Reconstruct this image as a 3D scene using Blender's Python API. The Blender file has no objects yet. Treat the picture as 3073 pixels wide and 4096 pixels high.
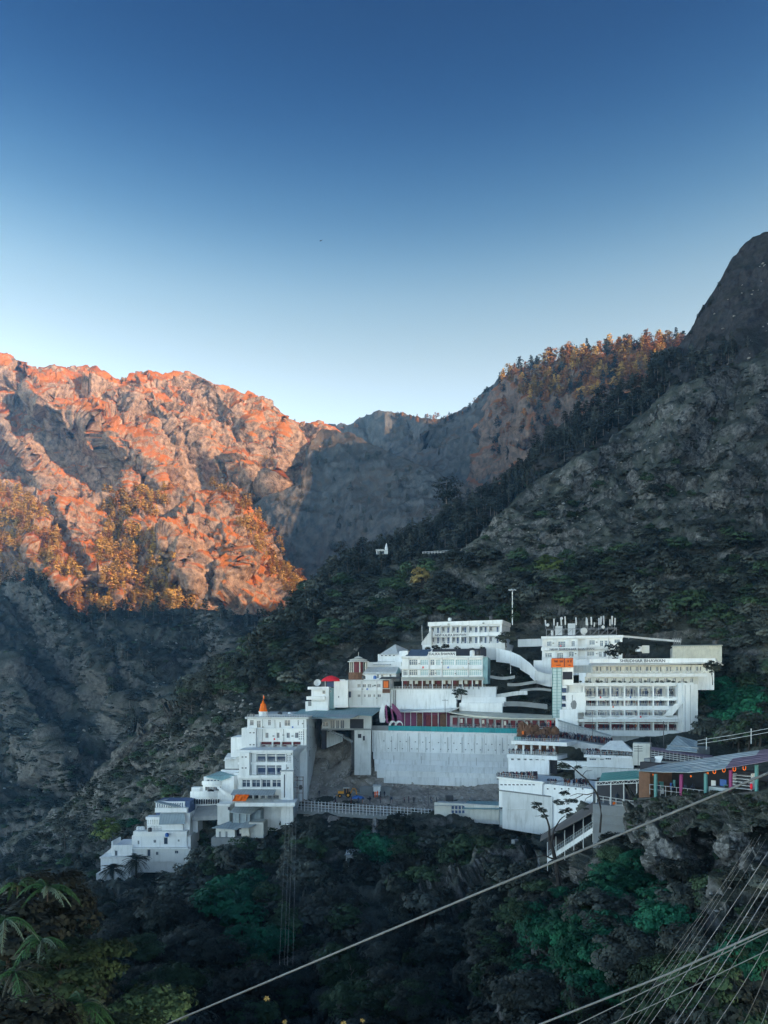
import bpy, math, random
import numpy as np
from mathutils import Vector, Matrix

# ------------------------------------------------------------------ camera, sky, sun, exposure
scene = bpy.context.scene
col = scene.collection
R = math.radians
FPX = 2958.0                       # focal length in photograph pixels (26 mm equivalent)
CX, HY = 1536.5, 2750.0            # optical column and horizon row in the photograph

cam_data = bpy.data.cameras.new('camera')
cam_data.sensor_fit = 'VERTICAL'
cam_data.sensor_height = 36.0
cam_data.lens = 36.0 * FPX / 4096.0
cam_data.shift_y = (HY - 2048.0) / 4096.0
cam_data.clip_start = 0.2
cam_data.clip_end = 20000
cam = bpy.data.objects.new('camera', cam_data)
cam.rotation_euler = (R(90), 0, 0)
col.objects.link(cam)
scene.camera = cam

SUN_EL = R(20.0)
SUN_DIR = Vector((0.87 * math.cos(SUN_EL), -0.493 * math.cos(SUN_EL), math.sin(SUN_EL))).normalized()

world = bpy.data.worlds.new('World')
scene.world = world
world.use_nodes = True
wn, wl = world.node_tree.nodes, world.node_tree.links
bg = wn['Background']
sky = wn.new('ShaderNodeTexSky')
sky.sky_type = 'NISHITA'
sky.sun_disc = False
sky.sun_elevation = SUN_EL
sky.sun_rotation = math.atan2(SUN_DIR.x, SUN_DIR.y)
sky.altitude = 1600
sky.air_density = 1.0
sky.dust_density = 0.3
sky.ozone_density = 3.0
wtc = wn.new('ShaderNodeTexCoord')
wsep = wn.new('ShaderNodeSeparateXYZ')
wl.new(wtc.outputs['Generated'], wsep.inputs[0])
wramp = wn.new('ShaderNodeValToRGB')               # the sky deepens from a pale horizon to navy overhead, alike all round
wramp.color_ramp.interpolation = 'B_SPLINE'
SKY_K = 1.45
stops = [(k, tuple(c / 1.45 for c in v)) for k, v in (
    (0.0, (1.10, 1.16, 1.22)), (0.15, (1.36, 1.16, .92)), (0.27, (1.12, .82, .56)), (0.38, (.84, .53, .29)), (0.464, (.50, .41, .262)), (0.53, (.18, .22, .19)),
    (0.606, (.036, .078, .118)), (0.69, (.007, .026, .066)), (1.0, (.004, .018, .055)))]
we = wramp.color_ramp.elements
while len(we) < len(stops):
    we.new(0.5)
for k, (p, c) in enumerate(stops):
    we[k].position = p; we[k].color = (*c, 1)
wl.new(wsep.outputs[2], wramp.inputs[0])
wmul = wn.new('ShaderNodeVectorMath'); wmul.operation = 'MULTIPLY'
wl.new(sky.outputs[0], wmul.inputs[0]); wl.new(wramp.outputs[0], wmul.inputs[1])
EXPOSURE = 1.2
wsc = wn.new('ShaderNodeVectorMath'); wsc.operation = 'SCALE'
wl.new(wmul.outputs[0], wsc.inputs[0]); wsc.inputs['Scale'].default_value = SKY_K / (0.15 * 2 ** EXPOSURE)
wl.new(wsc.outputs[0], bg.inputs[0])
bg.inputs[1].default_value = 0.15

sun_data = bpy.data.lights.new('sun', 'SUN')
sun_data.energy = 5.0
sun_data.angle = R(0.5)
sun_data.color = (1.0, 0.64, 0.37)
sun = bpy.data.objects.new('sun', sun_data)
sun.rotation_euler = SUN_DIR.to_track_quat('Z', 'Y').to_euler()
col.objects.link(sun)

vs = scene.view_settings
vs.view_transform = 'Standard'
vs.look = 'None'
vs.exposure = EXPOSURE
vs.gamma = 1.0
vs.use_curve_mapping = False
scene.cycles.use_denoising = True
scene.cycles.denoising_prefilter = 'NONE'
scene.cycles.max_bounces = 5
scene.cycles.diffuse_bounces = 3
scene.cycles.volume_bounces = 0
scene.cycles.transparent_max_bounces = 4
scene.cycles.caustics_reflective = False
scene.cycles.caustics_refractive = False

rng = np.random.default_rng(7)
random.seed(7)

def P(px, py, d):
    """photograph pixel at depth d (metres) to a point in the place"""
    return Vector(((px - CX) / FPX * d, d, (HY - py) / FPX * d))

# ------------------------------------------------------------------ materials
MATS = {}
def _base(name, rough=0.9, spec=0.2):
    m = bpy.data.materials.new(name)
    m.use_nodes = True
    n, l = m.node_tree.nodes, m.node_tree.links
    b = n['Principled BSDF']
    b.inputs['Roughness'].default_value = rough
    b.inputs['Specular IOR Level'].default_value = spec
    MATS[name] = m
    return m, n, l, b

def _noise(n, l, scale, detail=5, rough=0.6, vec=None, dist=0.0):
    t = n.new('ShaderNodeTexNoise')
    t.inputs['Scale'].default_value = scale
    t.inputs['Detail'].default_value = detail
    t.inputs['Roughness'].default_value = rough
    t.inputs['Distortion'].default_value = dist
    if vec is not None:
        l.new(vec, t.inputs['Vector'])
    return t

def _ramp(n, l, src, stops):
    r = n.new('ShaderNodeValToRGB')
    e = r.color_ramp.elements
    while len(e) < len(stops):
        e.new(0.5)
    for k, (p, c) in enumerate(stops):
        e[k].position = p
        e[k].color = (c[0], c[1], c[2], 1) if not isinstance(c, (int, float)) else (c, c, c, 1)
    l.new(src, r.inputs[0])
    return r

def _mix(n, l, fac, a, b, mode='MIX'):
    m = n.new('ShaderNodeMix')
    m.data_type = 'RGBA'
    m.blend_type = mode
    for sock, v in ((m.inputs[0], fac), (m.inputs[6], a), (m.inputs[7], b)):
        if isinstance(v, (int, float)):
            sock.default_value = v
        elif isinstance(v, tuple):
            sock.default_value = (*v, 1)
        else:
            l.new(v, sock)
    return m.outputs[2]

def _bump(n, l, b, h, strength, dist):
    bp = n.new('ShaderNodeBump')
    bp.inputs['Strength'].default_value = strength
    bp.inputs['Distance'].default_value = dist
    l.new(h, bp.inputs['Height'])
    l.new(bp.outputs[0], b.inputs['Normal'])

def plain(name, colr, rough=0.8, spec=0.25, var=0.12, scale=0.8, metal=0.0, stain=0.0):
    """painted or sheet surface with slight unevenness and weather stains"""
    m, n, l, b = _base(name, rough, spec)
    b.inputs['Metallic'].default_value = metal
    tc = n.new('ShaderNodeTexCoord')
    t = _noise(n, l, scale, 6, 0.65, tc.outputs['Object'])
    lo = tuple(c * (1 - var) for c in colr)
    hi = tuple(min(1, c * (1 + var * 0.5)) for c in colr)
    r = _ramp(n, l, t.outputs[0], [(0.3, lo), (0.7, hi)])
    oi = n.new('ShaderNodeObjectInfo')
    rr = _ramp(n, l, oi.outputs['Random'], [(0.0, (.86, .86, .85)), (0.5, (.97, .98, 1.0)), (1.0, (1.04, 1.02, .98))])
    out = _mix(n, l, 1.0, r.outputs[0], rr.outputs[0], 'MULTIPLY')
    if stain > 0:
        mp = n.new('ShaderNodeMapping')
        mp.inputs['Scale'].default_value = (1.3, 1.3, 0.16)
        l.new(tc.outputs['Object'], mp.inputs[0])
        s = _noise(n, l, 1.0, 7, 0.7, mp.outputs[0])
        sr = _ramp(n, l, s.outputs[0], [(0.50, 0.0), (0.74, stain)])
        out = _mix(n, l, sr.outputs[0], out, (0.24, 0.24, 0.22))
        s2 = _noise(n, l, 0.09, 5, 0.6, tc.outputs['Object'])
        s3 = _ramp(n, l, s2.outputs[0], [(0.40, (.91, .91, .905)), (0.58, (1.0, 1.0, 1.0))])
        out = _mix(n, l, 1.0, out, s3.outputs[0], 'MULTIPLY')
    l.new(out, b.inputs['Base Color'])
    return m

def corrugated(name, colr, pitch=0.9, rust=(0.2, 0.1, 0.06), rustamt=0.3, rough=0.55):
    """ribbed metal sheet; ribs come from a wave bump"""
    m, n, l, b = _base(name, rough, 0.4)
    tc = n.new('ShaderNodeTexCoord')
    t = _noise(n, l, 0.5, 6, 0.7, tc.outputs['Object'])
    lo = tuple(c * 0.75 for c in colr)
    r = _ramp(n, l, t.outputs[0], [(0.35, lo), (0.65, colr)])
    s = _noise(n, l, 0.9, 6, 0.75, tc.outputs['Object'], 0.6)
    sr = _ramp(n, l, s.outputs[0], [(0.55, 0.0), (0.75, rustamt)])
    l.new(_mix(n, l, sr.outputs[0], r.outputs[0], rust), b.inputs['Base Color'])
    w = n.new('ShaderNodeTexWave')
    w.inputs['Scale'].default_value = pitch
    w.bands_direction = 'X'
    l.new(tc.outputs['Object'], w.inputs[0])
    _bump(n, l, b, w.outputs['Fac'], 0.6, 0.06)
    return m

def foliage(name, dark, light, accent=None, rough=0.75):
    m, n, l, b = _base(name, rough, 0.15)
    oi = n.new('ShaderNodeObjectInfo')
    tc = n.new('ShaderNodeTexCoord')
    t = _noise(n, l, 0.55, 4, 0.6, tc.outputs['Object'])
    r = _ramp(n, l, t.outputs[0], [(0.32, dark), (0.7, light)])
    r2 = _ramp(n, l, oi.outputs['Random'], [(0.0, 0.55), (1.0, 1.5)])
    out = _mix(n, l, 1.0, r.outputs[0], r2.outputs[0], 'MULTIPLY')
    if accent:
        f = _ramp(n, l, oi.outputs['Random'], [(0.72, 0.0), (0.78, 0.75)])
        out = _mix(n, l, f.outputs[0], out, accent)
    l.new(out, b.inputs['Base Color'])
    return m

def terrain_mat(name, rockA, rockB, grassA, grassB, scale, slope_lo, slope_hi, pale=None, pale_thr=0.62, bump=1.0, slope_w=1.0):
    """rock on steep faces, grass and soil on gentler ones, pale stones scattered"""
    m, n, l, b = _base(name, 0.95, 0.1)
    tc = n.new('ShaderNodeTexCoord')
    pos = tc.outputs['Object']
    g = n.new('ShaderNodeNewGeometry')
    sx = n.new('ShaderNodeSeparateXYZ')
    l.new(g.outputs['Normal'], sx.inputs[0])
    n1 = _noise(n, l, scale, 8, 0.65, pos)
    n2 = _noise(n, l, scale * 6, 6, 0.7, pos)
    n3 = _noise(n, l, scale * 0.25, 4, 0.6, pos)
    rock = _ramp(n, l, n2.outputs[0], [(0.36, rockA), (0.64, rockB)]).outputs[0]
    grass = _ramp(n, l, n1.outputs[0], [(0.33, grassA), (0.66, grassB)]).outputs[0]
    add = n.new('ShaderNodeMath'); add.operation = 'MULTIPLY_ADD'
    l.new(n1.outputs[0], add.inputs[0]); add.inputs[1].default_value = 0.7
    sw = n.new('ShaderNodeMath'); sw.operation = 'MULTIPLY_ADD'
    l.new(sx.outputs[2], sw.inputs[0]); sw.inputs[1].default_value = slope_w; sw.inputs[2].default_value = (1 - slope_w) * .55
    l.new(sw.outputs[0], add.inputs[2])
    add2 = n.new('ShaderNodeMath'); add2.operation = 'MULTIPLY_ADD'
    l.new(n3.outputs[0], add2.inputs[0]); add2.inputs[1].default_value = 0.5 if slope_w == 1 else 1.0
    l.new(add.outputs[0], add2.inputs[2])
    f = n.new('ShaderNodeMapRange')
    f.inputs[1].default_value = slope_lo; f.inputs[2].default_value = slope_hi
    l.new(add2.outputs[0], f.inputs[0])
    out = _mix(n, l, f.outputs[0], rock, grass)
    if pale:
        v = n.new('ShaderNodeTexVoronoi'); v.inputs['Scale'].default_value = scale * 5
        l.new(pos, v.inputs['Vector'])
        n4 = _noise(n, l, scale * 2.2, 6, 0.75, pos, 1.0)
        pr = _ramp(n, l, n4.outputs[0], [(pale_thr, 0.0), (pale_thr + 0.06, 1.0)])
        out = _mix(n, l, pr.outputs[0], out, pale)
    l.new(out, b.inputs['Base Color'])
    h = n.new('ShaderNodeMath'); h.operation = 'ADD'
    l.new(n1.outputs[0], h.inputs[0]); l.new(n2.outputs[0], h.inputs[1])
    _bump(n, l, b, h.outputs[0], 1.0, bump)
    return m
# ------------------------------------------------------------------ numeric noise
_perm = np.random.default_rng(11).permutation(256)
_perm = np.concatenate([_perm, _perm, _perm]).astype(np.int64)
_val = np.random.default_rng(12).uniform(-1, 1, 256)
def vnoise(p):
    i = np.floor(p).astype(np.int64)
    f = p - i
    f = f * f * f * (f * (f * 6 - 15) + 10)
    i &= 255
    out = 0.0
    for dx in (0, 1):
        wx = f[..., 0] if dx else 1 - f[..., 0]
        a = _perm[i[..., 0] + dx]
        for dy in (0, 1):
            wy = f[..., 1] if dy else 1 - f[..., 1]
            b = _perm[a + i[..., 1] + dy & 255]
            for dz in (0, 1):
                wz = f[..., 2] if dz else 1 - f[..., 2]
                out = out + wx * wy * wz * _val[_perm[b + i[..., 2] + dz & 255]]
    return out
def fbm(p, octv=5, gain=0.5, ridged=False):
    s, a, t = 0.0, 1.0, 0.0
    q = p.copy()
    for k in range(octv):
        v = vnoise(q)
        if ridged:
            v = 1 - 2 * np.abs(v) ** 0.8
        s = s + a * v
        t += a
        a *= gain
        q = q * 2.03 + 17.3
    return s / t

_jit = np.random.default_rng(13).uniform(0, 1, (256, 3)); _tilt = np.random.default_rng(14).uniform(-1, 1, (256, 3))
def facets(p):
    """broken rock: every cell of space is its own tilted plane"""
    b = np.floor(p - .5).astype(np.int64)
    best = np.full(p.shape[:-1], 1e9); val = np.zeros(p.shape[:-1])
    for dx in (0, 1):
        for dy in (0, 1):
            for dz in (0, 1):
                c = b + np.array([dx, dy, dz])
                h = _perm[_perm[_perm[c[..., 0] & 255] + (c[..., 1] & 255)] + (c[..., 2] & 255)] & 255
                q = p - (c + .5 + (_jit[h] - .5) * .8)
                d = np.sum(q * q, -1); m = d < best
                best = np.where(m, d, best); val = np.where(m, np.sum(q * _tilt[h], -1) + .35 * _tilt[(h + 7) & 255][..., 0], val)
    return val

def seg_dist(px, py, line):
    """distance to a polyline in photograph pixels and the side (+1 right, -1 left) of it"""
    best = np.full(px.shape, 1e9); side = np.ones(px.shape)
    for (x0, y0), (x1, y1) in zip(line[:-1], line[1:]):
        ux, uy = x1 - x0, y1 - y0
        L2 = ux * ux + uy * uy
        t = np.clip(((px - x0) * ux + (py - y0) * uy) / L2, 0, 1)
        dx, dy = px - (x0 + t * ux), py - (y0 + t * uy)
        d = np.hypot(dx, dy)
        s = np.sign(ux * (py - y0) - uy * (px - x0))
        m = d < best
        best = np.where(m, d, best); side = np.where(m, -s, side)
    return best, side

def smooth(a, k):
    if k < 2:
        return a
    w = np.hanning(2 * k + 1)[0:]; w /= w.sum()
    return np.convolve(np.pad(a, k, mode='edge'), w, 'valid')

def mesh_np(name, co, quads, mat, smooth_shade=False):
    me = bpy.data.meshes.new(name)
    co = np.asarray(co, dtype=np.float32).reshape(-1, 3)
    quads = np.asarray(quads, dtype=np.int32)
    k = quads.shape[1]
    me.vertices.add(len(co)); me.vertices.foreach_set('co', co.ravel())
    me.loops.add(quads.size); me.loops.foreach_set('vertex_index', quads.ravel())
    me.polygons.add(len(quads))
    me.polygons.foreach_set('loop_start', np.arange(0, quads.size, k, dtype=np.int32))
    if smooth_shade:
        me.polygons.foreach_set('use_smooth', np.ones(len(quads), dtype=bool))
    me.update(calc_edges=True)
    if mat is not None:
        me.materials.append(mat)
    return me

def tag(o, label=None, cat=None, group=None, kind=None):
    if label: o['label'] = label
    if cat: o['category'] = cat
    if group: o['group'] = group
    if kind: o['kind'] = kind
    return o

BODY = {}      # name -> grid of points, for setting things on the ground
def grid_quads(nv, nu):
    i = np.arange((nv - 1) * (nu - 1)); r, c = i // (nu - 1), i % (nu - 1)
    a = r * nu + c
    return np.stack([a, a + 1, a + nu + 1, a + nu], 1)

def loft(name, px0, px1, nu, rows, nv, mat, noises=(), spurs=(), sm=6, ridge_row=None, kind='structure', flat=None, facet=False):
    px = np.linspace(px0, px1, nu)
    PY, PD = [], []
    for ri, row in enumerate(rows):
        a = np.array(row, float)
        y, d = np.interp(px, a[:, 0], a[:, 1]), np.interp(px, a[:, 0], a[:, 2])
        k = sm if ri != ridge_row else 1
        PY.append(smooth(y, k)); PD.append(smooth(d, max(k, 3)))
    PY, PD = np.array(PY), np.array(PD)
    X, Y, Z = (px[None, :] - CX) / FPX * PD, PD, (HY - PY) / FPX * PD
    seg = np.mean(np.sqrt(np.diff(X, axis=0)**2 + np.diff(Y, axis=0)**2 + np.diff(Z, axis=0)**2) / PD[1:], axis=1)
    seg = np.minimum(seg, 0.25)
    cnt = np.maximum(3, np.round(nv * seg / seg.sum())).astype(int)
    t = np.concatenate([np.arange(c) / c + k for k, c in enumerate(cnt)] + [[len(rows) - 1]])
    i0 = np.minimum(t.astype(int), len(rows) - 2); f = (t - i0)[:, None]
    lerp = lambda A: A[i0] * (1 - f) + A[i0 + 1] * f
    X, Y, Z = lerp(X), lerp(Y), lerp(Z)
    pts = np.stack([X, Y, Z], -1)
    PXg = CX + X / np.maximum(Y, 1) * FPX; PYg = HY - Z / np.maximum(Y, 1) * FPX
    off = np.zeros(X.shape)
    for line, wl_, wr_, A in spurs:
        d, s = seg_dist(PXg, PYg, line)
        w = np.where(s > 0, wr_, wl_)
        q = np.clip(1 - d / w, 0, 1)
        off += A * q ** np.where(s > 0, 1.0, 0.8)
    pts = pts * (1 - off / np.maximum(Y, 5))[..., None]
    du = np.gradient(pts, axis=1); dv = np.gradient(pts, axis=0)
    nrm = np.cross(du, dv); nrm /= np.linalg.norm(nrm, axis=-1, keepdims=True) + 1e-9
    flip = np.sum(nrm * pts, -1) > 0
    nrm[flip] *= -1
    dist = np.linalg.norm(pts, axis=-1)
    disp = np.zeros(X.shape)
    for (L, amp, octv, rid, sc) in noises:
        sc_ = np.array(sc, float)
        pp = (pts @ sc_.T if sc_.ndim == 2 else pts * sc_) / L
        disp += amp * (facets(pp + .1 * np.stack([vnoise(pp * 2.3 + 5), vnoise(pp * 2.3 + 9), vnoise(pp * 2.3 + 13)], -1)) if octv == 0 else fbm(pp, octv, 0.58, rid))
    if ridge_row is not None:
        top = np.abs(t - ridge_row)[:, None]
        disp *= np.clip(0.45 + top * 2.0, 0, 1)
    if flat is not None:
        disp = flat(PXg, PYg, disp)
    pts = pts + nrm * disp[..., None]
    me = mesh_np(name, pts, grid_quads(len(t), nu), mat, not facet)
    o = bpy.data.objects.new(name, me); col.objects.link(o)
    tag(o, kind=kind)
    Yc = np.maximum(pts[..., 1], 1)
    BODY[name if name not in BODY else name + str(len(BODY))] = dict(pts=pts, px=CX + pts[..., 0] / Yc * FPX, py=HY - pts[..., 2] / Yc * FPX, nrm=nrm, d=pts[..., 1], t=t)
    return o

# ------------------------------------------------------------------ ground materials
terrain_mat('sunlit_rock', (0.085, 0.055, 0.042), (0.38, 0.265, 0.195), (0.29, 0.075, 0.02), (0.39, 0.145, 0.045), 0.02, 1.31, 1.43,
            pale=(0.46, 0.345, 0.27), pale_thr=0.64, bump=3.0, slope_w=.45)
terrain_mat('far_rock', (0.052, 0.056, 0.06), (0.125, 0.125, 0.125), (0.05, 0.053, 0.052), (0.125, 0.095, 0.075), 0.012, 1.05, 1.35,  # dark blue-grey tones paint shade and haze into the rock
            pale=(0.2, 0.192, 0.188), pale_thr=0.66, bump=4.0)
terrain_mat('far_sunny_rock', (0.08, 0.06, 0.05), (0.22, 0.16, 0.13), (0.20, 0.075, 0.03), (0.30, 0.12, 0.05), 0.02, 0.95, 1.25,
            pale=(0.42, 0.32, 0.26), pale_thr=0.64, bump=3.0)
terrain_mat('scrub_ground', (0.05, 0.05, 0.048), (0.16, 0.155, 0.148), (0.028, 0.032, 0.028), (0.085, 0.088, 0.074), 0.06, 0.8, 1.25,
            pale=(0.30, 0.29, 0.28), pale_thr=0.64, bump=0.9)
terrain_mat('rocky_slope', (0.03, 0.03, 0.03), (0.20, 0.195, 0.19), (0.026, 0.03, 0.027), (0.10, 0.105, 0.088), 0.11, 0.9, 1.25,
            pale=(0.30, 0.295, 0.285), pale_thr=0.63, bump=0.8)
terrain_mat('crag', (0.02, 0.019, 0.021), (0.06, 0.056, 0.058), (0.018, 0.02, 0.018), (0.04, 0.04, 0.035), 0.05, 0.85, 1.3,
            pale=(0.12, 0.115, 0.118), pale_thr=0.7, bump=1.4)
terrain_mat('rubble', (0.16, 0.14, 0.125), (0.55, 0.51, 0.47), (0.22, 0.19, 0.165), (0.46, 0.41, 0.37), 0.22, 0.8, 1.3,
            pale=(0.48, 0.46, 0.44), pale_thr=0.60, bump=0.35)
terrain_mat('pale_cliff', (0.05, 0.05, 0.05), (0.26, 0.255, 0.25), (0.03, 0.032, 0.028), (0.09, 0.088, 0.08), 0.35, 1.0, 1.3,
            pale=(0.40, 0.395, 0.385), pale_thr=0.62, bump=0.25)

# ------------------------------------------------------------------ sunlit mountain on the left
A_sky = [(-700,1500),(-300,1430),(0,1444),(47,1444),(180,1475),(235,1479),(329,1485),(391,1479),(438,1499),(485,1524),(532,1501),(642,1512),(744,1491),
         (783,1499),(853,1534),(916,1546),(947,1581),(1049,1597),(1096,1628),(1159,1681),(1206,1692),(1284,1697),(1330,1715),(1420,1850),(1600,2100)]
def drow(pts, d0, d1, x0, x1):
    return [(x, y, d0 + (d1 - d0) * (x - x0) / (x1 - x0)) for x, y in pts]
A_spurs = [
    ([(180,1560),(235,1608),(360,1687),(423,1726),(501,1851),(520,1990)], 75, 190, 62),
    ([(480,1740),(560,1800),(640,1870),(660,1950),(700,2040)], 70, 150, 52),
    ([(860,1560),(940,1640),(1010,1720),(1015,1830),(1000,1960)], 75, 150, 55),
    ([(620,1560),(700,1660),(800,1760),(880,1880),(900,1960)], 70, 140, 38),
    ([(1130,1760),(1110,1860),(1090,1950)], 45, 80, 50),
    ([(0,1720),(90,1800),(160,1900),(200,2010)], 45, 120, 40),
    ([(0,1480),(130,1560),(240,1700)], 60, 100, 35),
    ([(420,1500),(520,1600),(620,1700)], 50, 110, 35),
]
DIAG = [[.28, 0, -.25], [.66, .3, .75], [.1, 1, .1]]       # gullies and beds run down to the right
rock_noise = [(130, 20, 4, True, DIAG), (80, 24, 0, False, (1, 1, .75)), (30, 10, 0, False, (1, 1, .7)), (12, 4.6, 0, False, (1, 1, .7)), (5, 1.8, 4, False, (1, 1, 1))]
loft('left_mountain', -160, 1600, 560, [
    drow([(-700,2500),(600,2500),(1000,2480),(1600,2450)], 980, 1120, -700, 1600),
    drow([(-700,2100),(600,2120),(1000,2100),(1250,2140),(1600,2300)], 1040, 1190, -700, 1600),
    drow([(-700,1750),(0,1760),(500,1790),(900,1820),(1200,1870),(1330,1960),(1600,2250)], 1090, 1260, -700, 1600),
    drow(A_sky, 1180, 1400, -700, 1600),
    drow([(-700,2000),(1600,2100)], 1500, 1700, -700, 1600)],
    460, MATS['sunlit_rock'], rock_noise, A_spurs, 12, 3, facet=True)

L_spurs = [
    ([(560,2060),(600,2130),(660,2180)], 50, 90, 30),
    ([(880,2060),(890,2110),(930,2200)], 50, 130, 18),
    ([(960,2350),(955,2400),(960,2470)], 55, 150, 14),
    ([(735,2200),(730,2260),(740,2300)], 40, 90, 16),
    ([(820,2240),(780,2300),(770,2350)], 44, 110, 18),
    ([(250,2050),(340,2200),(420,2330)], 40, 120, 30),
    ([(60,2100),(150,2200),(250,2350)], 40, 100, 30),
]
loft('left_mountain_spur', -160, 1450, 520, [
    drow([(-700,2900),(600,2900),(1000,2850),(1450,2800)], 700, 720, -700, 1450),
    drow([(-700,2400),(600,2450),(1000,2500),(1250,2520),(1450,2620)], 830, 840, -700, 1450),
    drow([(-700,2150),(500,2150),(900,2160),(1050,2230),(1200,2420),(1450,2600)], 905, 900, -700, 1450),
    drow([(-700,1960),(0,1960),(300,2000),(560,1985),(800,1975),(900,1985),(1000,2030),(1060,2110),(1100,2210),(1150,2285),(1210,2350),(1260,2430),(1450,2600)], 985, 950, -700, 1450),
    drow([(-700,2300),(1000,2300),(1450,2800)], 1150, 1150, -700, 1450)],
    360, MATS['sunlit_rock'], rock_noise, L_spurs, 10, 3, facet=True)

# ------------------------------------------------------------------ far mountain in its own shade, and the wooded far ridge
B_sky = [(900,1750),(1150,1720),(1250,1700),(1317,1698),(1396,1704),(1461,1662),(1505,1648),(1563,1648),(1635,1662),(1729,1676),(1780,1672),(1845,1652),(1888,1630),
         (1917,1590),(1968,1540),(2004,1510),(2084,1480),(2300,1440),(2700,1400)]
def B_d(x): return np.interp(x, [900, 1250, 1500, 1900, 2100, 2700], [2050, 1930, 1760, 1420, 1260, 1000])
loft('far_mountain', 900, 2700, 380, [
    [(x, y, B_d(x) * 0.62) for x, y in [(900,2600),(1500,2600),(2700,2500)]],
    [(x, y, B_d(x) * 0.80) for x, y in [(900,2250),(1400,2200),(1900,2120),(2700,2000)]],
    [(x, y, B_d(x) * 0.92) for x, y in [(900,1950),(1400,1930),(1900,1840),(2700,1700)]],
    [(x, y, B_d(x)) for x, y in B_sky],
    [(x, y + 500, B_d(x) + 300) for x, y in B_sky]],
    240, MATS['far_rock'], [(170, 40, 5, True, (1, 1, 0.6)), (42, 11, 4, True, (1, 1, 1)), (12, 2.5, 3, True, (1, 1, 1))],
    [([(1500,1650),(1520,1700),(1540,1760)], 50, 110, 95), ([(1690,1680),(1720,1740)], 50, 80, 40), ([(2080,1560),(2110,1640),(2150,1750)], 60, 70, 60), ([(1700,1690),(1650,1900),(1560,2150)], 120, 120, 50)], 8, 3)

B2_sky = [(1850,1760),(1950,1600),(2004,1520),(2084,1482),(2181,1450),(2271,1425),(2388,1415),(2485,1400),(2549,1375),(2646,1378),(2730,1372),(2900,1340),(3100,1330)]
def B2_d(x): return np.interp(x, [1850, 2040, 2160, 2500, 3100], [1420, 1260, 1120, 1090, 1090])
loft('wooded_far_ridge', 1850, 3100, 230, [
    [(x, y, B2_d(x) - 290) for x, y in [(1850,2300),(2050,2220),(2300,2100),(3100,1900)]],
    [(x, y, B2_d(x) - 120) for x, y in [(1850,1950),(2100,1830),(2400,1650),(3100,1550)]],
    [(x, y, B2_d(x)) for x, y in B2_sky],
    [(x, y + 400, B2_d(x) + 200) for x, y in B2_sky]],
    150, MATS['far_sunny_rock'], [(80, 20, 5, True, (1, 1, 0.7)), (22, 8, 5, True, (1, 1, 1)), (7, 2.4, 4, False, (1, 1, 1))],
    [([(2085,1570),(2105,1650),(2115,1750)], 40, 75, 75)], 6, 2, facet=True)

VS = [(900,2200),(950,2110),(990,2048),(1050,1990),(1120,1968),(1175,1945),(1212,1862),(1240,1775),(1285,1712),(1340,1718),(1420,1742),(1540,1800),(1700,1870),(1900,1960),(2100,2050),(2300,2110)]  # added slope; its outline draws the shadow edge on the sunlit mountain
def V_d(x): return np.interp(x, [900, 1100, 1180, 1285, 1400, 1700, 2300], [1150, 1100, 1120, 1290, 1240, 1060, 800])
loft('shadow_shoulder', 900, 2300, 300, [
    [(x, 2750, np.interp(x, [900, 1285, 1700, 2300], [1000, 960, 850, 640])) for x in (900, 1100, 1285, 1400, 1700, 2300)],
    [(x, max(2080, y + 130), np.interp(x, [900, 1285, 1700, 2300], [1090, 1060, 930, 720])) for x, y in VS],
    [(x, y, V_d(x)) for x, y in VS],
    [(x, y + 350, V_d(x) + 160) for x, y in VS]],
    170, MATS['far_rock'], [(90, 14, 5, True, (1, 1, .7)), (20, 5, 5, True, (1, 1, 1))], [], 5, 2)

# ------------------------------------------------------------------ shaded valley spur on the left
C_sky = [(-800,2250),(-200,2290),(0,2318),(130,2330),(230,2400),(290,2455),(345,2475),(400,2455),(460,2440),(600,2450),(700,2440),(850,2455),(1000,2470),(1090,2500),(1200,2560),(1400,2700)]
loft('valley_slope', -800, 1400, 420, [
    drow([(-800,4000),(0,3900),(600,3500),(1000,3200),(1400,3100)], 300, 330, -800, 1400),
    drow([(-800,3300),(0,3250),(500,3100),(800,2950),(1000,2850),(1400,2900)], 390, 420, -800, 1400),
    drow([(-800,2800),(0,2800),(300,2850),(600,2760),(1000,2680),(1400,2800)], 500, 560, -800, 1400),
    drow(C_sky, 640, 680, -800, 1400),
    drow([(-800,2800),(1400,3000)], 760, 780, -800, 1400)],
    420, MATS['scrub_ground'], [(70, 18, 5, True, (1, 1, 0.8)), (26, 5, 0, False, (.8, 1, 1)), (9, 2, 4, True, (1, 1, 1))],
    [([(130,2330),(280,2480),(420,2700),(520,2900)], 120, 160, 60), ([(440,2440),(560,2620),(680,2800),(700,2900)], 110, 90, 45),
     ([(860,2460),(900,2560),(960,2640)], 80, 90, 35), ([(-100,2500),(120,2800),(260,3050)], 130, 150, 40)], 8, 3)

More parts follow.
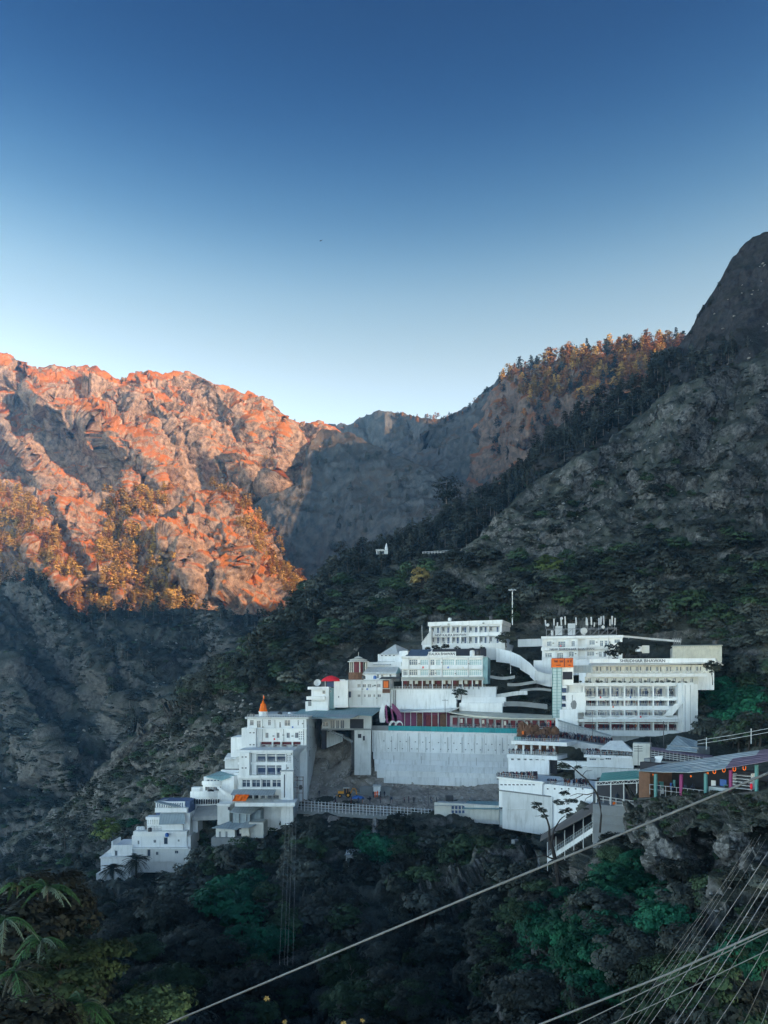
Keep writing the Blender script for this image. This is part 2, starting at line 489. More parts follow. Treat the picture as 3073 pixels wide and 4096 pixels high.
# ------------------------------------------------------------------ wooded ridge and crag on the right
D_sky = [(900,2720),(1100,2560),(1180,2440),(1245,2362),(1324,2300),(1375,2240),(1500,2215),(1577,2190),(1650,2150),(1787,2085),(1895,2020),(1975,1965),(2050,1915),(2103,1880),
         (2135,1830),(2168,1770),(2252,1695),(2323,1665),(2452,1600),(2568,1550),(2646,1490),(2710,1396),(2775,1296),(2807,1230),(2859,1162),(2904,1078),(2930,1026),
         (3014,949),(3073,924),(3250,820),(3600,640),(4200,420),(4700,260),(5200,200)]
def D_d(x): return np.interp(x, [900, 1300, 1790, 2200, 2750, 3073, 3800, 5200], [350, 400, 470, 515, 500, 470, 440, 420])
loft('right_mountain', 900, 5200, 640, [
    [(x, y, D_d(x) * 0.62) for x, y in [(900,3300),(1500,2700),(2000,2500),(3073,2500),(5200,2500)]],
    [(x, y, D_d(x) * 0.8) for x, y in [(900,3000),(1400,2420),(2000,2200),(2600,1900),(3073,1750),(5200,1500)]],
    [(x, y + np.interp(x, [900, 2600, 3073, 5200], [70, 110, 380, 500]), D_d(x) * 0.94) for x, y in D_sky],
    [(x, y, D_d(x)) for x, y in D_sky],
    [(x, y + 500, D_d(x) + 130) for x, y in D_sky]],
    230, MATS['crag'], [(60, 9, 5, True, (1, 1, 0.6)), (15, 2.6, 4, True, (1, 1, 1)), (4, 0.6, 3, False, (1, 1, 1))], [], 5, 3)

# unseen ridge right of and behind the viewer, heights shaped to shade the valley
gy = np.linspace(-800, 1300, 150); gx = np.linspace(0, 1, 60)
gX = np.interp(gy, [-800, -200, 230, 400, 480, 560, 700, 850, 1000, 1300], [540, 500, 490, 480, 470, 460, 470, 490, 500, 520])
GYK, GHK = [-800, -200, 230, 400, 480, 560, 700, 780, 860, 920, 980, 1050, 1300], [430, 440, 430, 385, 330, 305, 470, 560, 655, 600, 500, 450, 400]
gH = np.interp(gy, GYK, GHK)
gH = smooth(gH, 2)
def edge_x(y): return np.interp(y, [-800, 0, 60, 300, 600, 1300], [40, 40, 75, 240, 400, 440])
base_z = np.interp(gy, [-800, 0, 300, 600, 1300], [10, 5, 40, 120, 150])
GX = np.where(gx[None] < 0.6, edge_x(gy)[:, None] + (gX - edge_x(gy))[:, None] * (gx[None] / 0.6), gX[:, None] + (gx[None] - 0.6) / 0.4 * 500)
GZ = np.where(gx[None] < 0.6, base_z[:, None] + (gH - base_z)[:, None] * (gx[None] / 0.6), gH[:, None] * (1 - (gx[None] - 0.6) / 0.4))
gp = np.stack([GX, np.repeat(gy[:, None], 60, 1), GZ], -1)
gp[..., 2] += 9 * fbm(gp / 60, 4, 0.5, True) * np.clip((gx[None] - 0.05) * 4, 0, 1)
ro = bpy.data.objects.new('hillside_ridge', mesh_np('hillside_ridge', gp, grid_quads(150, 60), MATS['crag'], True))
col.objects.link(ro); tag(ro, kind='structure')

# ------------------------------------------------------------------ the hillside of the shrine town: gully, shelf, terraces, rocky spur above
EPX = [-700, 0, 400, 800, 1000, 1200, 1350, 1600, 2000, 2250, 2400, 2800, 3073, 3800]
def erow(py, d): return [(x, y, z) for x, y, z in zip(EPX, py, d)]
E_crest = [(-700,3800,330),(0,3425,300),(250,3230,285),(400,3110,275),(500,2990,270),(620,2870,270),(800,2790,270),(900,2700,285),(1000,2620,300),(1100,2520,320),(1200,2420,335),
           (1300,2345,350),(1600,2290,365),(1750,2270,360),(1880,2205,350),(1940,2130,350),(2000,2060,352),(2097,1970,358),(2194,1895,362),(2413,1785,372),(2581,1668,380),
           (2698,1558,388),(2840,1506,390),(2995,1440,392),(3073,1388,392),(3300,1250,390),(3800,950,380)]
def E_flat(px, py, disp):
    m = (px > 1150) & (px < 2100) & (py > 3080) & (py < 3290)
    disp = np.where(m, disp * 0.2, disp)
    disp = np.where((py > 2350) & (py < 3600), disp * .75, disp)
    m = (px > 1450) & (px < 2950) & (py > 2560) & (py < 3080)
    disp = np.where(m, disp * 0.35 - 0.6, disp)
    m = (px > 2330) & (px < 3300) & (py > 3010) & (py < np.where(px < 2560, 3430, 3260))
    return np.where(m, disp * 0.15 - 1.6, disp)
loft('hillside', -700, 3800, 720, [
    erow([5600] * 14, [16, 16, 18, 20, 20, 20, 20, 20, 20, 20, 20, 18, 18, 18]),
    erow([4500, 4500, 4500, 4450, 4450, 4450, 4450, 4450, 4450, 4450, 4450, 4450, 4400, 4400], [34, 34, 40, 46, 50, 52, 52, 52, 50, 47, 44, 38, 36, 34]),
    erow([4000, 4000, 3980, 3950, 3930, 3920, 3920, 3920, 3920, 3920, 3920, 3900, 3880, 3850], [62, 66, 80, 92, 96, 98, 98, 98, 92, 82, 72, 56, 52, 48]),
    erow([3700, 3680, 3640, 3560, 3520, 3500, 3500, 3500, 3540, 3560, 3600, 3520, 3470, 3400], [130, 140, 165, 172, 172, 170, 168, 165, 130, 112, 92, 82, 76, 70]),
    erow([3640, 3620, 3580, 3400, 3300, 3262, 3262, 3265, 3290, 3390, 3330, 3205, 3170, 3130], [190, 195, 198, 194, 190, 190, 190, 192, 180, 140, 105, 93, 87, 82]),
    erow([3560, 3560, 3490, 3280, 3225, 3195, 3190, 3185, 3220, 3290, 3215, 3160, 3125, 3090], [215, 210, 205, 198, 196, 200, 204, 208, 190, 160, 120, 108, 102, 98]),
    erow([3520, 3520, 3400, 3160, 3060, 3140, 3125, 3150, 3160, 3150, 3080, 3020, 2980, 2950], [235, 230, 225, 214, 212, 214, 221, 219, 214, 186, 175, 165, 160, 150]),
    erow([3480, 3480, 3330, 3060, 2960, 2960, 2985, 2905, 2910, 2920, 2930, 2900, 2820, 2760], [260, 250, 240, 228, 225, 232, 242, 224, 221, 214, 206, 205, 195, 180]),
    erow([3460, 3460, 3240, 2960, 2860, 2830, 2840, 2745, 2760, 2760, 2760, 2760, 2650, 2560], [275, 265, 252, 242, 240, 246, 250, 238, 236, 234, 232, 228, 218, 205]),
    erow([3440, 3440, 3160, 2860, 2760, 2690, 2640, 2585, 2560, 2575, 2590, 2560, 2450, 2350], [290, 280, 262, 256, 262, 270, 274, 275, 262, 255, 250, 248, 240, 230]),
    [(-700,3810,322),(0,3432,293),(400,3130,270),(800,2820,264),(1000,2670,285),(1200,2500,310),(1600,2380,330),(1880,2290,325),(2000,2270,315),(2400,2220,305),(3073,2150,295),(3800,2000,280)],
    [(x, y + (0 if x < 1880 else (y * 0 + np.interp(x, [1880, 2400, 3073, 3800], [30, 170, 330, 400]))), d - (4 if x < 1880 else np.interp(x, [1880, 2400, 3800], [8, 28, 40]))) for x, y, d in E_crest],
    E_crest,
    [(x, y + 450, d + 60) for x, y, d in E_crest]],
    780, MATS['rocky_slope'], [(38, 6.5, 4, True, (1, 1, 0.8)), (16, 3.2, 0, False, (.6, 1, 1.3)), (6, 1.2, 0, False, (.7, 1, 1.2)), (3.0, 1.0, 4, True, (1, 1, 1))],
    [([(2413,1785),(2300,1900),(2250,2000)], 60, 90, 14), ([(2840,1506),(2700,1750),(2600,1900)], 90, 120, 16), ([(3073,1500),(2950,1750),(2900,1950)], 100, 120, 16)], 8, 12, flat=E_flat)

# bared earth and rubble of the landslip and the building site
loft('landslip_ground', 1215, 1992, 260, [
    [(1215,3275,187.6),(1350,3275,187.6),(1600,3278,189),(1992,3290,178)],
    [(1215,3250,189.6),(1350,3250,190.5),(1600,3250,192.5),(1992,3268,182)],
    [(1215,3196,198),(1350,3188,202),(1480,3186,204.5),(1600,3184,205.5),(1992,3212,189)],
    [(1215,3140,207),(1260,3120,211),(1350,3112,216),(1440,3125,217),(1500,3140,213),(1600,3150,213),(1800,3155,211),(1992,3165,203)],
    [(1215,3090,216),(1260,3020,221),(1320,2975,225),(1400,2965,226),(1440,3010,222),(1480,3040,219),(1520,3110,214.6),(1600,3130,213.6),(1992,3140,208)],
    [(1215,3050,226),(1300,2930,236),(1400,2930,238),(1440,2990,232),(1480,3020,226),(1992,3090,222)]],
    240, MATS['rubble'], [(14, 1.6, 5, True, (1, 1, 1)), (4, .7, 5, False, (1, 1, 1)), (1.4, .3, 3, True, (1, 1, 1))], [([(1420,2990),(1400,3060),(1330,3120)], 40, 30, 5), ([(1290,3050),(1270,3110),(1250,3150)], 20, 30, 3)], 4)
for x0, x1, y0, y1 in ((1300, 1362, 3268, 3440), (1488, 1512, 3262, 3340), (1796, 1826, 3290, 3350)):
    xm, w = (x0 + x1) / 2, (x1 - x0) / 2
    dd = lambda y: np.interp(y, [3262, 3500], [187.0, 164.0])
    loft('spoil_chute', x0, x1, 26, [[(x0, y, dd(y) + 2.2), (xm - w * .5, y, dd(y) - .6), (xm + w * .5, y, dd(y) - .6), (x1, y, dd(y) + 2.2)] for y in (y1, y1 * .66 + y0 * .34, y1 * .33 + y0 * .67, y0)],
         60, MATS['rubble'], [(4, .7, 4, True, (1, 1, .4)), (1.2, .25, 3, False, (1, 1, 1))], [], 2)
# pale rock faces under the market shed
for nm, x0, x1, y0, y1, d0, d1 in (('rock_face', 2585, 2775, 3262, 3450, 89, 80), ('rock_face', 2885, 3000, 3255, 3400, 84, 76), ('rock_face', 2965, 3120, 3375, 3580, 76, 66), ('rock_face', 2690, 2830, 3222, 3300, 90, 87)):
    xm = (x0 + x1) / 2
    loft(nm, x0, x1, 70, [
        [(x0, y1 + 30, d1 + 6), (xm, y1 + 40, d1 + 2), (x1, y1 + 30, d1 + 6)],
        [(x0, y1 - 10, d1 + 3.5), (x0 + 30, y1, d1), (x1 - 30, y1, d1), (x1, y1 - 10, d1 + 3.5)],
        [(x0, y0 + 40, d0 + 3), (x0 + 30, y0 + 20, d0 - 2), (xm, y0, d0 - 2.5), (x1 - 30, y0 + 25, d0 - 2), (x1, y0 + 40, d0 + 3)],
        [(x0, y0 + 50, d0 + 8), (xm, y0 + 20, d0 + 8), (x1, y0 + 50, d0 + 8)]],
        90, MATS['pale_cliff'], [(5, 1.5, 4, True, (1.2, 1, .3)), (1.7, .5, 5, True, (1, 1, .6)), (.6, .13, 3, False, (1, 1, 1))], [], 3, facet=True)

loft('rocky_bank', 2536, 3200, 230, [
    [(2536,3350,87),(2760,3330,81),(3073,3300,74.5),(3200,3290,71)],
    [(2536,3260,89.5),(2760,3250,84.5),(3073,3225,77.5),(3200,3215,74)],
    [(2536,3197,91.3),(2560,3196,91.2),(2760,3190,86.6),(3073,3168,79.6),(3200,3160,76.5)],
    [(2536,3190,97),(2760,3182,92),(3073,3160,85),(3200,3150,82)]],
    70, MATS['rocky_slope'], [(7, 1.2, 0, False, (1, 1, 1)), (2.2, .6, 0, False, (1, 1, .7)), (.9, .2, 4, True, (1, 1, 1))], [], 3, 2, facet=True)

# ------------------------------------------------------------------ the air of the valley
def make_haze(density):
    x0, x1, y0, y1, z0, z1 = -1500, 1300, -900, 2600, -160, 700
    v = [(x, y, z) for x in (x0, x1) for y in (y0, y1) for z in (z0, z1)]
    f = [(0, 1, 3, 2), (4, 6, 7, 5), (0, 4, 5, 1), (2, 3, 7, 6), (0, 2, 6, 4), (1, 5, 7, 3)]
    me = bpy.data.meshes.new('haze'); me.from_pydata(v, [], f); me.update()
    m = bpy.data.materials.new('air'); m.use_nodes = True
    n, l = m.node_tree.nodes, m.node_tree.links
    n.remove(n['Principled BSDF'])
    pv = n.new('ShaderNodeVolumePrincipled')
    pv.inputs['Color'].default_value = (0.20, 0.54, 1.0, 1)
    pv.inputs['Density'].default_value = density
    pv.inputs['Anisotropy'].default_value = 0.35
    l.new(pv.outputs[0], n['Material Output'].inputs['Volume'])
    me.materials.append(m)
    o = bpy.data.objects.new('haze', me); col.objects.link(o); tag(o, kind='stuff')
    o['label'] = 'thin blue morning haze filling the valley'
    return o
HAZE = 0.00014
make_haze(HAZE)

# ------------------------------------------------------------------ depth buffers of the ground, to set things on it
BW, BH = 770, 1100
ZB = {}
for nm, b in BODY.items():
    z = np.full((BH, BW), np.inf)
    ix = np.round(b['px'] / 4).astype(int).ravel(); iy = np.round(b['py'] / 4).astype(int).ravel(); dd = b['d'].ravel()
    ok = (ix >= 0) & (ix < BW) & (iy >= 0) & (iy < BH) & (dd > 1)
    np.minimum.at(z, (iy[ok], ix[ok]), dd[ok])
    for _ in range(3):
        hole = ~np.isfinite(z)
        nb = np.full_like(z, np.inf)
        for dy, dx in ((0, 1), (0, -1), (1, 0), (-1, 0)):
            nb = np.minimum(nb, np.roll(z, (dy, dx), (0, 1)))
        z = np.where(hole, nb, z)
    ZB[nm] = z
ZALL = np.minimum.reduce(list(ZB.values()))
def gdepth(px, py, body=None):
    z = ZALL if body is None else ZB[body]
    ix, iy = int(round(px / 4)), int(round(py / 4))
    w = z[max(0, iy - 2):iy + 3, max(0, ix - 2):ix + 3]
    w = w[np.isfinite(w)]
    return float(np.median(w)) if w.size else None
# ------------------------------------------------------------------ mesh helpers
class Fr:
    """a vertical plane standing on the line between two pixels at given depths"""
    def __init__(s, px0, d0, px1, d1):
        s.A = P(px0, HY, d0); B = P(px1, HY, d1)
        s.u = (B - s.A).normalized()
        n = Vector((s.u.y, -s.u.x, 0))
        s.n = n if n.dot(-s.A) > 0 else -n
    def s(s, px, off=0.0):
        A = s.A + s.n * off
        a = (px - CX) / FPX
        return (a * A.y - A.x) / (s.u.x - a * s.u.y)
    def dep(s, px, off=0.0):
        return (s.A + s.n * off).y + s.s(px, off) * s.u.y
    def z(s, px, py, off=0.0):
        return (HY - py) / FPX * s.dep(px, off)
    def pt(s, a, z, off=0.0):
        q = s.A + s.u * a + s.n * off
        return Vector((q.x, q.y, z))
    def at(s, px, py, off=0.0):
        return s.pt(s.s(px, off), s.z(px, py, off), off)
    def side(s, px, length, right=True):
        """frame of the flank that runs back from the front plane at pixel px"""
        f = Fr.__new__(Fr)
        f.A = s.pt(s.s(px), 0); f.u = -s.n.copy(); f.n = s.u.copy() if right else -s.u
        return f

class MB:
    def __init__(s): s.v = []; s.f = []
    def quad(s, a, b, c, d):
        i = len(s.v); s.v += [a, b, c, d]; s.f.append((i, i + 1, i + 2, i + 3)); return s
    def hexa(s, p):
        i = len(s.v); s.v += [Vector(q) for q in p]
        s.f += [tuple(i + k for k in q) for q in ((0, 3, 2, 1), (4, 5, 6, 7), (0, 1, 5, 4), (1, 2, 6, 5), (2, 3, 7, 6), (3, 0, 4, 7))]; return s
    def box(s, F, s0, s1, z0, z1, n0, n1):
        return s.hexa([F.pt(s0, z0, n0), F.pt(s1, z0, n0), F.pt(s1, z0, n1), F.pt(s0, z0, n1), F.pt(s0, z1, n0), F.pt(s1, z1, n0), F.pt(s1, z1, n1), F.pt(s0, z1, n1)])
    def pbox(s, F, px0, px1, py0, py1, n0, n1):
        """box whose front (offset n1) fills the pixel rectangle"""
        m = (px0 + px1) / 2
        return s.box(F, F.s(px0, n1), F.s(px1, n1), F.z(m, py1, n1), F.z(m, py0, n1), n0, n1)
    def slab(s, pts, t):
        """a sheet through the given points, t metres thick downwards"""
        i = len(s.v); k = len(pts)
        pts = [Vector(p) for p in pts]
        s.v += pts + [p - Vector((0, 0, t)) for p in pts]
        s.f.append(tuple(i + j for j in range(k))); s.f.append(tuple(i + k + j for j in reversed(range(k))))
        for j in range(k):
            a, b = j, (j + 1) % k
            s.f.append((i + a, i + k + a, i + k + b, i + b))
        return s
    def tube(s, pts, r, sides=6, r1=None, cap=True):
        pts = [Vector(p) for p in pts]; k = len(pts); i0 = len(s.v)
        for j, p in enumerate(pts):
            t = (pts[min(j + 1, k - 1)] - pts[max(j - 1, 0)]).normalized()
            x = t.cross(Vector((0, 0, 1)))
            if x.length < 1e-3: x = Vector((1, 0, 0))
            x.normalize(); y = t.cross(x)
            rr = r if r1 is None else r + (r1 - r) * j / (k - 1)
            for q in range(sides):
                a = 2 * math.pi * q / sides
                s.v.append(p + x * (rr * math.cos(a)) + y * (rr * math.sin(a)))
        for j in range(k - 1):
            for q in range(sides):
                a, b = i0 + j * sides + q, i0 + j * sides + (q + 1) % sides
                s.f.append((a, b, b + sides, a + sides))
        if cap:
            s.f.append(tuple(i0 + q for q in reversed(range(sides)))); s.f.append(tuple(i0 + (k - 1) * sides + q for q in range(sides)))
        return s
    def lathe(s, base, prof, sides=12, sx=1.0, sy=1.0, rot=0.0):
        i0 = len(s.v); base = Vector(base)
        for r, z in prof:
            for q in range(sides):
                a = 2 * math.pi * q / sides + rot
                s.v.append(base + Vector((r * math.cos(a) * sx, r * math.sin(a) * sy, z)))
        for j in range(len(prof) - 1):
            for q in range(sides):
                a, b = i0 + j * sides + q, i0 + j * sides + (q + 1) % sides
                s.f.append((a, b, b + sides, a + sides))
        s.f.append(tuple(i0 + q for q in reversed(range(sides)))); s.f.append(tuple(i0 + (len(prof) - 1) * sides + q for q in range(sides)))
        return s
    def skin(s, F, s0, s1, z0, z1, ops, n0, depth):
        """wall face from s0..s1, z0..z1 at offset n0 with real openings and their reveals going back depth"""
        S = sorted({s0, s1, *[min(max(o[k], s0), s1) for o in ops for k in (0, 2)]})
        Z = sorted({z0, z1, *[min(max(o[k], z0), z1) for o in ops for k in (1, 3)]})
        for a, b in zip(S[:-1], S[1:]):
            for c, d in zip(Z[:-1], Z[1:]):
                m, q = (a + b) / 2, (c + d) / 2
                if any(o[0] < m < o[2] and o[1] < q < o[3] for o in ops): continue
                s.quad(F.pt(a, c, n0), F.pt(b, c, n0), F.pt(b, d, n0), F.pt(a, d, n0))
        n1 = n0 - depth
        for a, c, b, d in ops:
            s.quad(F.pt(a, c, n0), F.pt(b, c, n0), F.pt(b, c, n1), F.pt(a, c, n1))
            s.quad(F.pt(a, d, n1), F.pt(b, d, n1), F.pt(b, d, n0), F.pt(a, d, n0))
            s.quad(F.pt(a, c, n1), F.pt(a, d, n1), F.pt(a, d, n0), F.pt(a, c, n0))
            s.quad(F.pt(b, c, n0), F.pt(b, d, n0), F.pt(b, d, n1), F.pt(b, c, n1))
        for e in (s0, s1):
            s.quad(F.pt(e, z0, n1), F.pt(e, z1, n1), F.pt(e, z1, n0), F.pt(e, z0, n0))
        s.quad(F.pt(s0, z1, n0), F.pt(s1, z1, n0), F.pt(s1, z1, n1), F.pt(s0, z1, n1))
        s.quad(F.pt(s0, z0, n1), F.pt(s1, z0, n1), F.pt(s1, z0, n0), F.pt(s0, z0, n0))
        return s
    def mesh(s, name, mat, origin=Vector((0, 0, 0))):
        me = bpy.data.meshes.new(name)
        me.from_pydata([tuple(Vector(p) - origin) for p in s.v], [], s.f); me.update()
        me.materials.append(MATS[mat] if isinstance(mat, str) else mat)
        return me

def link(name, me, parent=None):
    o = bpy.data.objects.new(name, me); col.objects.link(o)
    if parent is not None: o.parent = parent
    return o
def thing(name, label, cat, base, group=None):
    o = bpy.data.objects.new(name, None); col.objects.link(o)
    o.location = base; o.empty_display_size = 0.5
    o['base'] = tuple(base)
    return tag(o, label, cat, group)
def part(root, name, mb, mat, under=None, label=None):
    o = link(name, mb.mesh(name, mat, Vector(root['base'])), under or root)
    if label: o['label'] = label
    return o
def single(name, mb, mat, label, cat, group=None, kind=None):
    c = sum((Vector(p) for p in mb.v), Vector()) / len(mb.v)
    c.z = min(p[2] for p in mb.v)
    o = link(name, mb.mesh(name, mat, c)); o.location = c
    return tag(o, label, cat, group, kind)
def done():
    for o in bpy.data.objects:
        if 'base' in o: del o['base']

# paints and sheets
plain('white_paint', (0.84, 0.85, 0.86), 0.75, 0.25, 0.07, 0.25, stain=0.32)
plain('wall_white', (0.82, 0.84, 0.86), 0.8, 0.2, 0.10, 0.12, stain=0.5)
plain('old_white', (0.66, 0.67, 0.67), 0.85, 0.2, 0.12, 0.3, stain=0.6)
plain('cream_paint', (0.72, 0.70, 0.64), 0.8, 0.2, 0.1, 0.3, stain=0.4)
plain('grey_concrete', (0.26, 0.27, 0.28), 0.9, 0.15, 0.2, 0.5, stain=0.5)
plain('dark_inside', (0.05, 0.05, 0.06), 0.9, 0.1)  # near-black colour paints in the shade of interiors and openings
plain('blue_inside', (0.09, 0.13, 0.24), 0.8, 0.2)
plain('maroon', (0.17, 0.035, 0.045), 0.7, 0.3, 0.25)
plain('teal_sheet', (0.03, 0.30, 0.32), 0.6, 0.3, 0.2, 0.4)
plain('teal_paint', (0.08, 0.22, 0.22), 0.6, 0.3, 0.15)
plain('magenta_paint', (0.24, 0.03, 0.13), 0.6, 0.3, 0.15)
plain('orange_cloth', (0.85, 0.17, 0.02), 0.85, 0.1, 0.15, 0.6)
plain('orange_panel', (0.72, 0.16, 0.03), 0.7, 0.2, 0.2, 1.2)
plain('red_cloth', (0.75, 0.03, 0.05), 0.8, 0.15, 0.15)
plain('purple_sheet', (0.2, 0.05, 0.13), 0.6, 0.3, 0.15)
plain('letter_ink', (0.035, 0.035, 0.05), 0.7, 0.2)
plain('dark_metal', (0.05, 0.05, 0.055), 0.5, 0.4)
plain('grey_metal', (0.3, 0.31, 0.33), 0.5, 0.4)
plain('pale_metal', (0.6, 0.62, 0.64), 0.5, 0.4)
plain('bark', (0.06, 0.05, 0.045), 0.95, 0.1, 0.3, 2.0)
plain('pale_bark', (0.2, 0.17, 0.15), 0.95, 0.1, 0.3, 2.0)
plain('rust_brown', (0.16, 0.085, 0.055), 0.85, 0.2, 0.35, 0.9)
plain('yellow_paint', (0.75, 0.33, 0.03), 0.5, 0.4, 0.15)
plain('dark_floor', (0.09, 0.09, 0.09), 0.9, 0.1, 0.3)  # floor colour darkened to paint in the shade under the shed roof
plain('rubble_masonry', (0.17, 0.165, 0.16), 0.95, 0.1, 0.6, 1.6)
plain('solar', (0.10, 0.13, 0.18), 0.25, 0.5, 0.1)
plain('blue_tank', (0.03, 0.12, 0.4), 0.5, 0.4)
plain('rope_steel', (0.19, 0.195, 0.20), 0.45, 0.5, 0.25, 3.0, metal=0.4)
plain('boot_rubber', (0.02, 0.02, 0.02), 0.9, 0.1)
corrugated('grey_sheet', (0.42, 0.46, 0.48), 0.5, rustamt=0.25)
corrugated('blue_grey_sheet', (0.33, 0.39, 0.42), 0.45, rustamt=0.1)
corrugated('teal_roof', (0.24, 0.40, 0.43), 0.4, rustamt=0.1)
corrugated('cream_sheet', (0.66, 0.63, 0.53), 0.9, rustamt=0.15)
corrugated('violet_sheet', (0.20, 0.14, 0.2), 0.5, rustamt=0.4)
corrugated('green_sheet', (0.10, 0.34, 0.30), 0.5, rustamt=0.1)
_m, _n, _l, _b = _base('glass', 0.12, 0.6)
_b.inputs['Base Color'].default_value = (0.05, 0.07, 0.11, 1)
_m, _n, _l, _b = _base('pale_glass', 0.2, 0.6)
_b.inputs['Base Color'].default_value = (0.30, 0.42, 0.45, 1)
_m, _n, _l, _b = _base('lamp_glow', 0.6, 0.2)
_b.inputs['Base Color'].default_value = (0.9, 0.2, 0.02, 1)
_b.inputs['Emission Color'].default_value = (1.0, 0.16, 0.015, 1)
_b.inputs['Emission Strength'].default_value = 0.22
# clothes of a crowd, one colour for each figure
_m, _n, _l, _b = _base('crowd_cloth', 0.9, 0.1)
_g = _n.new('ShaderNodeNewGeometry')
_r = _ramp(_n, _l, _g.outputs['Random Per Island'], [(0.0, (.03, .035, .05)), (.3, (.02, .03, .07)), (.45, (.09, .08, .08)), (.6, (.16, .03, .03)), (.7, (.3, .3, .32)), (.85, (.04, .06, .12)), (.95, (.4, .12, .03))])
_r.color_ramp.interpolation = 'CONSTANT'
_l.new(_r.outputs[0], _b.inputs['Base Color'])

def window(root, F, px0, px1, py0, py1, n, mull=1, trans=0, frame='white_paint', pane='glass', under=None, name='window', t=0.07):
    """frame with bars and a pane behind them; n is the offset of the pane"""
    m = (px0 + px1) / 2
    s0, s1 = F.s(px0, n), F.s(px1, n); z0, z1 = F.z(m, py1, n), F.z(m, py0, n)
    b = MB()
    for a in (s0, s1 - t): b.box(F, a, a + t, z0, z1, n, n + 0.08)
    for c in (z0, z1 - t): b.box(F, s0 + t, s1 - t, c, c + t, n + 0.002, n + 0.078)
    for k in range(mull):
        c = s0 + (s1 - s0) * (k + 1) / (mull + 1)
        b.box(F, c - t * .4, c + t * .4, z0 + t, z1 - t, n + 0.003, n + 0.07)
    for k in range(trans):
        c = z0 + (z1 - z0) * (0.68 if trans == 1 else (k + 1) / (trans + 1))
        b.box(F, s0 + t, s1 - t, c - t * .4, c + t * .4, n + 0.004, n + 0.066)
    w = part(root, name, b, frame, under)
    part(root, 'pane', MB().box(F, s0 + t * .5, s1 - t * .5, z0 + t * .5, z1 - t * .5, n - 0.05, n + 0.03), pane, w)
    return w

def ops_px(F, rects, n):
    return [(F.s(a, n), F.z((a + b) / 2, d, n), F.s(b, n), F.z((a + b) / 2, c, n)) for a, b, c, d in rects]

def facade(root, F, px0, px1, py0, py1, rects, n=0.0, depth=0.25, mat='white_paint', name='wall'):
    """perforated wall face, rects = (px0, px1, py0, py1) of the openings"""
    m = (px0 + px1) / 2
    b = MB().skin(F, F.s(px0, n), F.s(px1, n), F.z(m, py1, n), F.z(m, py0, n), ops_px(F, rects, n), n, depth)
    return part(root, name, b, mat)

def rail(root, F, px0, px1, py0, py1, n, posts=8, bars=3, mat='pale_metal', name='railing', under=None, t=0.05):
    m = (px0 + px1) / 2
    s0, s1 = F.s(px0, n), F.s(px1, n); z0, z1 = F.z(m, py1, n), F.z(m, py0, n)
    b = MB()
    for k in range(posts + 1):
        c = s0 + (s1 - s0) * k / posts
        b.box(F, c - t / 2, c + t / 2, z0, z1, n - t / 2, n + t / 2)
    for k in range(bars):
        c = z1 - (z1 - z0) * k / max(bars, 1) * 0.9
        b.box(F, s0, s1, c - t / 2, c + t / 2, n - t * .45, n + t * .45)
    return part(root, name, b, mat, under)

def lettering(root, F, px0, px1, py0, py1, n, text, mat='letter_ink', under=None):
    cu = bpy.data.curves.new('lettering', 'FONT'); cu.body = text; cu.extrude = 0.03; cu.resolution_u = 2
    cu.offset = 0.012
    t = bpy.data.objects.new('lettering', cu); col.objects.link(t)
    bpy.context.view_layer.update()
    me = bpy.data.meshes.new_from_object(t.evaluated_get(bpy.context.evaluated_depsgraph_get()))
    bpy.data.objects.remove(t)
    co = np.zeros(len(me.vertices) * 3); me.vertices.foreach_get('co', co); co = co.reshape(-1, 3)
    lo, hi = co.min(0), co.max(0)
    m = (px0 + px1) / 2
    s0, s1 = F.s(px0, n), F.s(px1, n); z0, z1 = F.z(m, py1, n), F.z(m, py0, n)
    base = Vector(root['base'])
    flip = F.u.x < 0
    for v, c in zip(me.vertices, co):
        a = s0 + (s1 - s0) * (c[0] - lo[0]) / (hi[0] - lo[0])
        z = z0 + (z1 - z0) * (c[1] - lo[1]) / (hi[1] - lo[1])
        v.co = F.pt(a, z, n + c[2] - lo[2]) - base
    me.materials.clear(); me.materials.append(MATS[mat])
    me.name = 'lettering'
    return link('lettering', me, under or root)

